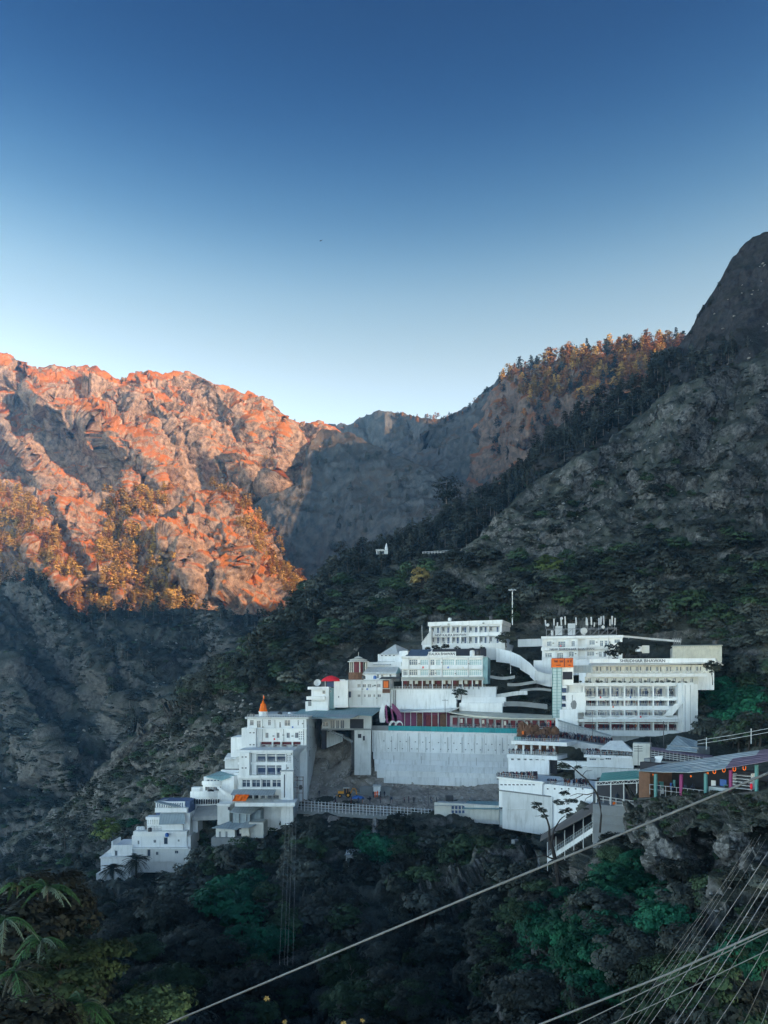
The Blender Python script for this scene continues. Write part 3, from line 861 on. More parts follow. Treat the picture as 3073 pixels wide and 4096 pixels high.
# a small standing figure, feet at the origin, facing -Y
def figure(mb, at, h=1.68, rot=0.0, arm=0.0, stride=0.12):
    k = h / 1.7
    c, s_ = math.cos(rot), math.sin(rot)
    def T(x, y, z): return at + Vector(((x * c - y * s_) * k, (x * s_ + y * c) * k, z * k))
    def loft_(rings, sides=6):
        i0 = len(mb.v)
        for (x, y, z, rx, ry) in rings:
            for q in range(sides):
                a = 2 * math.pi * q / sides
                mb.v.append(T(x + rx * math.cos(a), y + ry * math.sin(a), z))
        for j in range(len(rings) - 1):
            for q in range(sides):
                a, b = i0 + j * sides + q, i0 + j * sides + (q + 1) % sides
                mb.f.append((a, b, b + sides, a + sides))
        mb.f.append(tuple(i0 + q for q in reversed(range(sides)))); mb.f.append(tuple(i0 + (len(rings) - 1) * sides + q for q in range(sides)))
    for sg in (-1, 1):
        loft_([(sg * .09, -.03 + sg * stride, 0, .055, .11), (sg * .09, sg * stride, .08, .05, .055), (sg * .095, sg * stride * .6, .48, .062, .066), (sg * .09, 0, .9, .09, .1)])
        loft_([(sg * .2, 0, 1.42, .06, .06), (sg * .25, -arm * .15, 1.12, .048, .05), (sg * .25, -.06 - arm * .3, .82 + arm * .25, .036, .04)], 5)
    loft_([(0, 0, .84, .15, .11), (0, 0, 1.02, .135, .1), (0, 0, 1.3, .18, .12), (0, 0, 1.46, .15, .09), (0, 0, 1.5, .06, .06), (0, 0, 1.56, .055, .06)], 8)
    loft_([(0, -.01, 1.5, .05, .06), (0, -.015, 1.57, .08, .095), (0, -.01, 1.64, .085, .1), (0, 0, 1.71, .06, .07), (0, 0, 1.73, .02, .02)], 8)

def crowd(name, label, spots, hmin=1.5, hmax=1.78):
    mb = MB()
    for p in spots:
        figure(mb, Vector(p), random.uniform(hmin, hmax), random.uniform(-3.1, 3.1), random.choice((0, 0, .5, 1)), random.uniform(0, .15))
    return single(name, mb, 'crowd_cloth', label, None, kind='stuff')
def person(label, at, rot=0.0, mat='crowd_cloth', arm=.4, group=None, h=1.7):
    mb = MB(); figure(mb, Vector((0, 0, 0)), h, rot, arm)
    o = link('person', mb.mesh('person', mat)); o.location = at
    tag(o, label, 'person', group)
    hb = MB().lathe((0, 0.01, h * .93), [(.085, 0), (.1, .05), (.08, .1), (.02, .125)], 8)
    link('hair', hb.mesh('hair', 'letter_ink'), o)
    return o
# ------------------------------------------------------------------ the tall white hotel with open galleries
def hotel():
    F = Fr(982, 195, 1226, 195); G = Fr(949, 183, 1173, 183)
    root = thing('hotel_building', 'tall white stepped hotel with blue gallery openings and blank right flank', 'building', G.at(1060, 3215))
    # upper block: solid core, then a perforated face for each floor
    b = MB(); b.box(F, F.s(990), F.s(1226), F.z(1100, 3240), F.z(1100, 2876), -43, -2.2); part(root, 'core', b, 'white_paint')
    tops = [(1001, 1016, 2880, 2902), (1028, 1044, 2883, 2911), (1073, 1085, 2879, 2902), (1118, 1125, 2888, 2911), (1139, 1162, 2880, 2904), (1191, 1196, 2880, 2902)]
    fr = [(1062, 1075, 2930, 2952), (1107, 1119, 2930, 2952), (1147, 1160, 2930, 2952), (1181, 1195, 2930, 2952)]
    gal = [(1042, 1087, 2967, 3001), (1091, 1122, 2967, 3001), (1126, 1167, 2967, 3001), (1171, 1203, 2967, 3001)]
    w1 = facade(root, F, 990, 1226, 2876, 2913, tops, 0, 2.2, name='upper_wall')
    w2 = facade(root, F, 990, 1226, 2913, 2963, fr, 0, 2.2, name='middle_wall')
    facade(root, F, 990, 1226, 2963, 3006, gal, 0, 2.2, name='gallery_wall')
    for r in tops: window(root, F, *r, -0.3, mull=1 if r[1] - r[0] > 10 else 0, trans=1)
    for r in fr: window(root, F, *r, -0.25, mull=1, trans=0)
    for a, c in ((1042, 1087), (1091, 1122), (1126, 1167), (1171, 1203)):
        p = part(root, 'gallery_screen', MB().pbox(F, a, c, 2967, 2978, -1.9, -1.8), 'maroon')
        part(root, 'gallery_door', MB().pbox(F, a + 8, a + 20, 2981, 3001, -2.19, -2.1), 'maroon')
        part(root, 'banner', MB().pbox(F, c - 14, c - 5, 2979, 2998, -1.2, -1.15), 'cream_paint')
    part(root, 'roof_slab', MB().pbox(F, 980, 1234, 2868, 2876, -43, 1.0), 'old_white')
    part(root, 'cornice', MB().pbox(F, 986, 1228, 2912, 2916, 0, 0.5), 'white_paint')
    for k in range(12):
        px = 1196 + (k % 3) * 8; py = 2926 + (k // 3) * 9
        part(root, 'lattice_slot', MB().pbox(F, px, px + 3, py, py + 5, -0.1, 0.03), 'dark_inside')
    # left stair towers with vents
    b = MB().pbox(F, 967, 1024, 2913, 3003, -12, 1.6); t = part(root, 'stair_tower', b, 'white_paint')
    for py in (2929, 2977):
        for px in (998, 1012): part(root, 'vent', MB().pbox(F, px, px + 7, py, py + 4, 1.5, 1.63), 'dark_inside', t)
    part(root, 'left_wing', MB().pbox(F, 924, 968, 2949, 3040, -16, -6), 'white_paint')
    q = MB(); q.slab([F.at(894, 3042, -4), F.at(958, 3030, -4), F.at(958, 3012, -12), F.at(912, 3012, -12)], 0.15); part(root, 'lean_to_roof', q, 'old_white')
    part(root, 'lean_to_wall', MB().pbox(F, 900, 956, 3030, 3075, -12, -5), 'old_white')
    # lower projecting block
    b = MB(); b.box(G, G.s(949), G.s(1173), G.z(1060, 3330), G.z(1060, 3003), -14, -2.4); part(root, 'lower_core', b, 'white_paint')
    g4 = [(1026, 1063, 3017, 3047), (1067, 1102, 3017, 3047), (1106, 1142, 3017, 3047)]
    g5 = [(1026, 1063, 3062, 3101), (1067, 1102, 3062, 3101), (1106, 1126, 3062, 3101)]
    w6 = [(969, 1003, 3118, 3149), (1008, 1043, 3118, 3149), (1049, 1084, 3118, 3149), (1089, 1126, 3118, 3149)]
    facade(root, G, 962, 1173, 3003, 3053, g4, 0, 2.4, name='gallery_wall')
    facade(root, G, 962, 1173, 3053, 3106, g5, 0, 2.4, name='gallery_wall')
    facade(root, G, 955, 1173, 3106, 3158, w6, 0, 2.4, name='window_wall')
    for r in g4 + g5:
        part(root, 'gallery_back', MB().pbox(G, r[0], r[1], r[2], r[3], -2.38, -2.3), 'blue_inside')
        part(root, 'transom', MB().pbox(G, r[0], r[1], r[2] + 5, r[2] + 8, -0.5, -0.35), 'white_paint')
        rail(root, G, r[0], r[1], r[3] - 11, r[3], -0.4, 4, 2)
    for r in w6: window(root, G, *r, -0.35, mull=1, trans=1, pane='glass', t=0.14)
    part(root, 'parapet', MB().pbox(G, 944, 1173, 3000, 3012, 0, 0.9), 'white_paint')
    part(root, 'parapet', MB().pbox(G, 951, 1173, 3049, 3058, 0, 0.5), 'white_paint')
    part(root, 'parapet', MB().pbox(G, 949, 1136, 3101, 3114, 0, 1.2), 'white_paint')
    part(root, 'sill_band', MB().pbox(G, 953, 1130, 3150, 3155, 0, 0.5), 'white_paint')
    q = MB(); q.slab([G.at(1165, 3014, 0.6), G.at(1192, 3014, -5), G.at(1228, 2981, -11.5), G.at(1196, 2981, -6)], 0.4); part(root, 'sloped_coping', q, 'white_paint')
    t2 = part(root, 'stair_tower', MB().pbox(G, 958, 998, 3010, 3104, -3, 1.4), 'white_paint')
    for py in (3026, 3070):
        for px in (967, 980): part(root, 'vent', MB().pbox(G, px, px + 7, py, py + 4, 1.35, 1.43), 'dark_inside', t2)
    for k in range(15):
        px = 1150 + (k % 3) * 6; py = 3020 + (k // 3) * 7
        part(root, 'lattice_slot', MB().pbox(G, px, px + 2.5, py, py + 4, -0.1, 0.03), 'dark_inside')
    pt = part(root, 'pilaster', MB().pbox(G, 1124, 1173, 3088, 3300, -1, 1.3), 'white_paint')
    part(root, 'cap', MB().pbox(G, 1120, 1176, 3083, 3088, -1, 1.8), 'old_white', pt)
    part(root, 'slot', MB().pbox(G, 1136, 1140, 3098, 3190, 1.2, 1.33), 'dark_inside', pt)
    # ground floor under the awning
    facade(root, G, 945, 1124, 3158, 3218, [(952, 1010, 3176, 3210), (1016, 1034, 3178, 3208), (1042, 1060, 3178, 3200), (1066, 1116, 3180, 3206)], 0.2, 2.4, name='ground_floor', mat='old_white')
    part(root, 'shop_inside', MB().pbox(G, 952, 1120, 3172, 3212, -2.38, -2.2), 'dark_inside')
    q = MB(); q.slab([G.at(922, 3180, 5.5), G.at(1098, 3180, 5.5), G.at(1104, 3158, 0.25), G.at(935, 3158, 0.25)], 0.08); part(root, 'awning', q, 'grey_sheet')
    for px in (930, 1012, 1092): part(root, 'awning_post', MB().tube([G.at(px, 3178, 5.2), G.at(px, 3225, 5.2)], 0.08), 'grey_metal')
    rail(root, G, 1040, 1120, 3182, 3212, 4.5, 5, 4)
    part(root, 'terrace', MB().pbox(G, 940, 1180, 3211, 3226, -1, 6), 'white_paint')
    # small slits and windows of the blank flank
    S = F.side(1226, 43)
    for k in range(22):
        a = 2 + (k * 7.3) % 36; z = F.z(1226, 2905 + (k * 9) % 130)
        part(root, 'slit', MB().box(S, a, a + .7, z, z + .16, -0.05, 0.03), 'dark_inside')
    for a, z in ((8, -19), (24, -12), (27, -17), (33, -11)):
        part(root, 'flank_window', MB().box(S, a, a + 1.6, z, z + 1.7, -0.1, 0.04), 'glass')
    S2 = G.side(1173, 12)
    for k in range(14):
        a = 1 + (k * 2.9) % 9; z = G.z(1173, 3030 + k * 11)
        part(root, 'slit', MB().box(S2, a, a + .7, z, z + .16, -0.05, 0.03), 'dark_inside')
    # roof rail
    rail(root, F, 990, 1228, 2858, 2868, 0.5, 24, 2, 'pale_metal')
    # orange cloth over the awning side
    q = MB(); n = 6
    for i in range(n):
        for j in range(3):
            pt_ = lambda a, b: G.at(944 + a * 9 - b * 5, 3178 + b * 9, 5.9 + 0.3 * math.sin(a * 2 + b) + b * .25)
            q.quad(pt_(i, j), pt_(i + 1, j), pt_(i + 1, j + 1), pt_(i, j + 1))
    single('tarpaulin', q, 'orange_cloth', 'bright orange cloth hung under the grey awning of the tall hotel', 'cloth')
hotel()

def spire():
    F = Fr(1034, 199, 1071, 199); b0 = F.at(1053, 2868)
    root = thing('temple_spire', 'orange cloth wrapped temple spire with a flag on the hotel roof', 'spire', b0)
    part(root, 'base', MB().lathe(b0, [(1.3, 0), (1.3, .35), (1.15, .4), (1.15, 1.3), (1.25, 1.35), (1.25, 1.5)], 8), 'white_paint')
    prof = []
    for k in range(9):
        t = k / 8; prof.append((1.12 - 0.5 * t + (0.05 if k % 2 else 0), 1.5 + 2.1 * t))
    part(root, 'tower', MB().lathe(b0, prof, 8, rot=.4), 'orange_cloth')
    part(root, 'neck', MB().lathe(b0, [(.4, 3.6), (.42, 3.75), (.3, 3.9), (.34, 4.1), (.12, 4.3), (.08, 4.7)], 8), 'orange_cloth')
    part(root, 'flagpole', MB().tube([b0 + Vector((0, 0, 4.6)), b0 + Vector((0, 0, 6.1))], .045), 'grey_metal')
    q = MB(); z = b0 + Vector((0, 0, 4.9)); q.quad(z, z + Vector((.35, -.1, .1)), z + Vector((.25, 0, .7)), z + Vector((0, 0, 1.1)))
    part(root, 'flag', q, 'orange_cloth')
    for a in range(4):
        c = Vector((1.25 * math.cos(a * 1.57 + .8), 1.25 * math.sin(a * 1.57 + .8), 0))
        part(root, 'scaffold_pole', MB().tube([b0 + c, b0 + c * .6 + Vector((0, 0, 3.0))], .03), 'grey_metal')
spire()

# ------------------------------------------------------------------ long green roofed hall and its pier above the landslip
def hall():
    F = Fr(1290, 212, 1486, 212)
    root = thing('roofed_hall', 'long hall with a grey green sheet roof beside the hotel', 'hall', F.at(1400, 2915))
    q = MB(); q.slab([P(1162, 2862, 203), P(1408, 2871, 203), P(1536, 2820, 236), P(1352, 2817, 240), P(1205, 2838, 236)], .15); part(root, 'roof', q, 'teal_roof')
    q = MB(); q.slab([P(1433, 2860, 205), P(1490, 2862, 206), P(1546, 2822, 238), P(1520, 2818, 240)], .15); part(root, 'roof', q, 'teal_roof')
    q = MB(); q.slab([P(1200, 2873, 203), P(1404, 2873, 202), P(1436, 2858, 206), P(1290, 2858, 210)], .12); part(root, 'roof_lip', q, 'blue_grey_sheet')
    for k in range(7):
        px = 1230 + k * 28; part(root, 'rafter', MB().tube([P(px, 2874, 203), P(px + 14, 2868, 209)], .08, 4), 'pale_metal')
    part(root, 'core', MB().pbox(F, 1288, 1486, 2866, 2917, -14, -.3), 'old_white')
    facade(root, F, 1288, 1486, 2862, 2917, [(1291, 1314, 2888, 2906), (1322, 1340, 2880, 2914), (1344, 1358, 2880, 2914), (1362, 1378, 2880, 2914), (1400, 1455, 2876, 2914)], 0, .3, 'old_white')
    window(root, F, 1291, 1314, 2888, 2906, -.25, 1)
    for a, b in ((1322, 1340), (1344, 1358), (1362, 1378)): window(root, F, a, b, 2880, 2914, -.25, 1, pane='glass')
    part(root, 'dark_room', MB().pbox(F, 1400, 1455, 2876, 2914, -.29, -.2), 'dark_inside')
    part(root, 'floor_edge', MB().pbox(F, 1284, 1488, 2915, 2921, -14, .8), 'grey_concrete')
    part(root, 'pier', MB().pbox(F, 1418, 1484, 2920, 3100, -8, .2), 'old_white')
    for px in (1409, 1415): part(root, 'drain_pipe', MB().tube([F.at(px, 2925, .6), F.at(px, 3080, .6)], .18), 'dark_metal')
    for r in ((1432, 1446, 2936, 2952), (1452, 1460, 2944, 2962)): part(root, 'broken_opening', MB().pbox(F, *r, -.1, .23), 'dark_inside')
    part(root, 'dark_shaft', MB().pbox(F, 1286, 1304, 2917, 2996, -3, -.4), 'dark_inside')
    q = MB(); q.hexa([P(1306, 2992, 217), P(1306, 2992, 222), P(1372, 2966, 222), P(1372, 2966, 217), P(1306, 2925, 217), P(1306, 2925, 222), P(1372, 2938, 222), P(1372, 2938, 217)])
    part(root, 'ramp_wall', q, 'old_white')
    q = MB()
    for k in range(12):
        px, py = 1310 + k * 8.5, 2918 + k * 4.2
        q.hexa([P(px, py + 5, 211), P(px + 9, py + 5, 211), P(px + 9, py + 5, 214), P(px, py + 5, 214), P(px, py, 211), P(px + 9, py, 211), P(px + 9, py, 214), P(px, py, 214)])
    part(root, 'steps', q, 'grey_concrete')
    q = MB(); q.tube([P(1306, 2912, 210.8), P(1412, 2962, 210.8)], .06)
    for k in range(8): q.tube([P(1308 + k * 14, 2913 + k * 6.8, 210.8), P(1308 + k * 14, 2926 + k * 6.8, 210.8)], .05, 4)
    part(root, 'stair_rail', q, 'grey_metal')
hall()

# ------------------------------------------------------------------ great retaining wall of the terrace
def great_wall():
    F = Fr(1489, 216, 2075, 210)
    root = thing('retaining_wall', 'great white stepped retaining wall with two rows of weep holes', 'wall', F.at(1780, 3125))
    def band(px0, px1, pyl, pyr, hl, hr, n, name='course', mat='wall_white'):
        a, b = F.s(px0), F.s(px1)
        zl0, zl1, zr0, zr1 = F.z(px0, pyl + hl), F.z(px0, pyl), F.z(px1, pyr + hr), F.z(px1, pyr)
        q = MB(); q.hexa([F.pt(a, zl0, -5), F.pt(b, zr0, -5), F.pt(b, zr0, n), F.pt(a, zl0, n), F.pt(a, zl1, -5), F.pt(b, zr1, -5), F.pt(b, zr1, n), F.pt(a, zl1, n)])
        return part(root, name, q, mat)
    band(1489, 2075, 2925, 2938, 82, 84, 0, 'upper_wall')
    for k, (x0, l, r) in enumerate(((1494, 3006, 3020), (1500, 3036, 3048), (1502, 3053, 3072), (1512, 3078, 3096))):
        band(x0, 2075, l, r, 30, 30, 0.45 * (k + 1))
    band(1540, 2075, 3102, 3112, 26, 40, 2.2)
    band(1489, 2078, 2921, 2934, 5, 5, 0.35, 'coping')
    for row, (y0, y1) in enumerate(((2962, 2978), (2992, 3000))):
        for k in range(17):
            px = 1535 + k * 31 + row * 12 + random.uniform(-5, 5)
            py = y0 + (y1 - y0) * k / 16
            h = part(root, 'weep_hole', MB().pbox(F, px, px + 5, py, py + 3.5, -.05, .08), 'grey_concrete')
    for k in range(13):
        px = 1500 + k * 44 + random.uniform(-6, 6); part(root, 'joint', MB().pbox(F, px, px + 1.1, 2930 + k, 3004 + k, -.05, .035), 'grey_concrete')
    for k in range(7):
        px = 1560 + k * 74 + random.uniform(-10, 10); part(root, 'drain_pipe', MB().tube([F.at(px, 2945 + k, .2), F.at(px, 3006 + k, .2)], .07, 5), 'grey_metal')
    for k in range(5):
        px = 1575 + k * 110; part(root, 'joint', MB().pbox(F, px, px + 1.6, 3022 + k * 3, 3050 + k * 4, .85, .93), 'grey_concrete')
    # teal sheet fence on the coping, panel by panel
    f = thing('sheet_fence', 'long teal sheet fence along the top of the great white wall', 'fence', F.at(1800, 2930))
    n = 24
    for k in range(n):
        px = 1554 + k * (2068 - 1554) / n; w = (2068 - 1554) / n
        y0 = 2903 + 9 * (px - 1554) / 514 + (2 if px > 1790 else 0); y1 = 2925 + 13 * (px - 1489) / 586
        part(f, 'panel', MB().pbox(F, px, px + w - .5, y0, y1 + random.uniform(-2, 2), -.5, -.44 + .04 * (k % 2)), 'teal_sheet')
        part(f, 'post', MB().pbox(F, px - 1, px + 1, y0 - 2, y1, -.62, -.52), 'grey_metal')
    part(root, 'end_block', MB().pbox(F, 1489, 1553, 2903, 2926, -3, -.1), 'grey_concrete')
great_wall()

# ------------------------------------------------------------------ curved gallery of maroon panels behind the fence
def gallery():
    F = Fr(1600, 222, 1800, 221); F2 = Fr(1800, 221, 2240, 206)
    root = thing('queue_gallery', 'long low gallery with maroon panels and a curved pale roof', 'gallery', F.at(1800, 2900))
    q = MB(); q.slab([P(1575, 2846, 219), P(1800, 2846, 218), P(1842, 2826, 219), P(1842, 2826, 226), P(1800, 2838, 226), P(1575, 2836, 226)], .25); part(root, 'roof', q, 'old_white')
    pts = [P(x, y, d) for x, y, d in ((1795, 2848, 216), (1900, 2866, 213), (2050, 2872, 209), (2240, 2876, 204), (2240, 2862, 212), (2050, 2852, 217), (1900, 2846, 220), (1795, 2840, 223))]
    q = MB(); q.slab(pts, .25); part(root, 'roof', q, 'cream_sheet')
    part(root, 'back_wall', MB().pbox(F, 1575, 1800, 2846, 2912, -3, -1.5), 'purple_sheet')
    part(root, 'back_wall', MB().pbox(F2, 1800, 2240, 2866, 2925, -3, -1.5), 'old_white')
    xs = [1606, 1630, 1654, 1678, 1714, 1740, 1773]
    for k, px in enumerate(xs):
        if k in (3, 6):       # arched doorways
            s0, z0 = F.s(px - 12), F.z(px, 2908); rr = abs(F.s(px + 13) - F.s(px - 12)) / 2; h = F.z(px, 2862) - z0
            q = MB(); ring = []
            for j in range(13):
                a = math.pi * j / 12; ring.append((s0 + rr - rr * math.cos(a), z0 + h + rr * .7 * math.sin(a)))
            poly = [(s0, z0)] + ring + [(s0 + 2 * rr, z0)]
            i = len(q.v); q.v += [F.pt(a, z, -.2) for a, z in poly] + [F.pt(a, z, -1.4) for a, z in poly]; m = len(poly)
            q.f.append(tuple(range(m)))
            q.f += [(j, j + m, (j + 1) % m + m, (j + 1) % m) for j in range(m)]
            part(root, 'arch', q, 'rust_brown')
        else:
            part(root, 'panel', MB().pbox(F, px - 10, px + 10, 2860, 2905, -.5, -.4), 'maroon' if k > 3 else 'purple_sheet')
        part(root, 'post', MB().pbox(F, px + 12, px + 14.5, 2850, 2912, -.35, -.2), 'pale_metal')
    for k in range(15):
        px = 1806 + k * 29; y = 2866 + 12 * min(1, k / 8); h = 36
        part(root, 'panel', MB().pbox(F2, px + 5, px + 23, y + 4, y + h, -.5, -.4), 'red_cloth' if k == 13 else 'maroon')
        part(root, 'post', MB().pbox(F2, px, px + 3, y, y + h + 6, -.38, -.2), 'pale_metal')
        if k % 3 == 1: part(root, 'poster', MB().pbox(F2, px + 7, px + 16, y + 8, y + 24, -.39, -.33), 'cream_paint')
    rail(root, F2, 1800, 2240, 2902, 2916, .6, 26, 2)
gallery()

def sails():
    F = Fr(1515, 217, 1610, 217)
    root = thing('sail_sculpture', 'tall white and violet sail shapes at the end of the green sheet roof', 'sculpture', F.at(1560, 2905))
    def sail(px, w, py0, py1, lean, mat):
        q = MB(); n = 10; L = []; Rr = []
        for k in range(n + 1):
            t = k / n; y = py1 + (py0 - py1) * t
            wd = w * (math.sin(math.pi * (0.25 + 0.75 * t)) ** .8) if t < 1 else 0
            L.append((px + lean * t * t - wd * .5, y)); Rr.append((px + lean * t * t + wd * .5, y))
        for k in range(n):
            a, b, c, d = L[k], Rr[k], Rr[k + 1], L[k + 1]
            for o in (0, ):
                q.hexa([F.at(*a, 0), F.at(*b, 0), F.at(*b, .25), F.at(*a, .25), F.at(*d, 0), F.at(*c, 0), F.at(*c, .25), F.at(*d, .25)])
        part(root, 'sail', q, mat)
    sail(1566, 48, 2818, 2893, -22, 'purple_sheet'); sail(1594, 34, 2812, 2890, -26, 'purple_sheet')
    sail(1530, 26, 2812, 2890, 2, 'white_paint'); sail(1560, 17, 2806, 2888, -12, 'white_paint')
    for px in (1572, 1596):
        q = MB(); c = F.at(px, 2902, .6)
        for j in range(8):
            a0, a1 = math.pi * j / 8, math.pi * (j + 1) / 8
            q.hexa([c + Vector((-r * math.cos(a), o, r * 1.2 * math.sin(a))) for r, o in ((1.2, 0), ) for a in (a0, a1)] + [c + Vector((-.8 * math.cos(a) + .2, 0, .9 * math.sin(a))) for a in (a1, a0)] +
                   [c + Vector((-1.2 * math.cos(a), .5, 1.2 * 1.2 * math.sin(a))) for a in (a0, a1)] + [c + Vector((-.8 * math.cos(a) + .2, .5, .9 * math.sin(a))) for a in (a1, a0)])
        part(root, 'shell', q, 'white_paint')
sails()

# ------------------------------------------------------------------ long white guest house with the roof sign, and its terrace wall
def guest_house():
    F = Fr(1608, 230, 1931, 225)
    root = thing('guest_house', 'long white two storey guest house with name board on its roof edge', 'building', F.at(1770, 2755))
    part(root, 'core', MB().box(F, F.s(1608), F.s(1931), F.z(1770, 2765), F.z(1770, 2628), -14, -.4), 'white_paint')
    gx = [(1638, 1671), (1682, 1714), (1722, 1739), (1744, 1763), (1771, 1818), (1823, 1871), (1877, 1928)]
    gx2 = [(1614, 1632)] + gx
    r1 = [(a, b, 2638, 2661) for a, b in gx]; r2 = [(a, b, 2679, 2702) for a, b in gx2]
    facade(root, F, 1608, 1931, 2628, 2668, r1, 0, .4, name='upper_wall'); facade(root, F, 1608, 1931, 2668, 2710, r2, 0, .4, name='lower_wall')
    for r in r1 + r2: window(root, F, *r, -.35, mull=max(1, int((r[1] - r[0]) / 9)), trans=1, pane='pale_glass' if r[0] % 3 else 'glass', t=.1)
    part(root, 'balcony_band', MB().pbox(F, 1600, 1931, 2664, 2676, 0, .9), 'white_paint')
    part(root, 'roof_edge', MB().pbox(F, 1604, 1933, 2624, 2632, -14, .7), 'white_paint')
    part(root, 'right_flank', MB().pbox(F, 1931, 1951, 2628, 2735, -14, -.1), 'teal_roof')
    # verandah
    q = MB(); q.slab([F.at(1604, 2722, 3.4), F.at(1938, 2719, 3.4), F.at(1935, 2707, .05), F.at(1606, 2708, .05)], .12); part(root, 'verandah_roof', q, 'cream_sheet')
    part(root, 'verandah_wall', MB().pbox(F, 1608, 1931, 2712, 2757, -.2, .04), 'rust_brown')
    for k in range(9):
        px = 1608 + k * 40; part(root, 'verandah_post', MB().pbox(F, px, px + 3, 2719, 2756, 3.1, 3.3), 'white_paint')
    for k in range(14):
        px = 1616 + k * 22; part(root, 'hanging', MB().pbox(F, px, px + 12, 2722, 2736, 1.4, 1.5), 'cream_paint' if k % 3 else 'maroon')
    rail(root, F, 1575, 1990, 2746, 2757, 4.2, 36, 2)
    # roof sign
    sg = part(root, 'sign_board', MB().pbox(F, 1714, 1824, 2607, 2624, .2, .35), 'white_paint')
    lettering(root, F, 1718, 1820, 2610, 2621, .36, 'KALIKA BHAWAN', under=sg)
    part(root, 'roof_shed', MB().pbox(F, 1608, 1632, 2603, 2630, -6, -2), 'white_paint')
    for k, px in enumerate((1622, 1664)):
        q = MB(); q.slab([F.at(px, 2623, -1), F.at(px + 42, 2623, -1), F.at(px + 64, 2598, -6), F.at(px + 24, 2598, -6)], .12); part(root, 'solar_panel', q, 'solar')
    part(root, 'roof_parapet', MB().pbox(F, 1730, 1945, 2595, 2626, -13, -12), 'dark_inside')
    for px in (1890, 1912): part(root, 'water_tank', MB().lathe(F.at(px, 2624, -3), [(.8, 0), (.8, 1.4), (.6, 1.7), (.2, 1.8)], 10), 'dark_metal' if px > 1900 else 'white_paint')
    # terrace wall below the verandah
    W = Fr(1560, 228, 1830, 224)
    wl_ = thing('terrace_wall', 'plain white terrace wall under the guest house verandah', 'wall', W.at(1690, 2838))
    part(wl_, 'face', MB().pbox(W, 1560, 1826, 2757, 2850, -6, 0), 'wall_white')
    part(wl_, 'coping', MB().pbox(W, 1556, 1830, 2754, 2758, -6, .4), 'old_white')
    part(wl_, 'stair_panel', MB().pbox(W, 1530, 1561, 2770, 2850, -6, .6), 'old_white')
    for px in (1576, 1583): part(wl_, 'drain_pipe', MB().tube([W.at(px, 2760, .3), W.at(px, 2840, .3)], .1), 'dark_metal')
    for i, (a, b, c, d) in enumerate(((1826, 1985, 2748, 2786), (1846, 2024, 2788, 2812), (1838, 2010, 2812, 2838))):
        part(wl_, 'step_wall', MB().pbox(W, a, b, c, d + 14, -5, -1 + i * 1.6), 'white_paint')
guest_house()

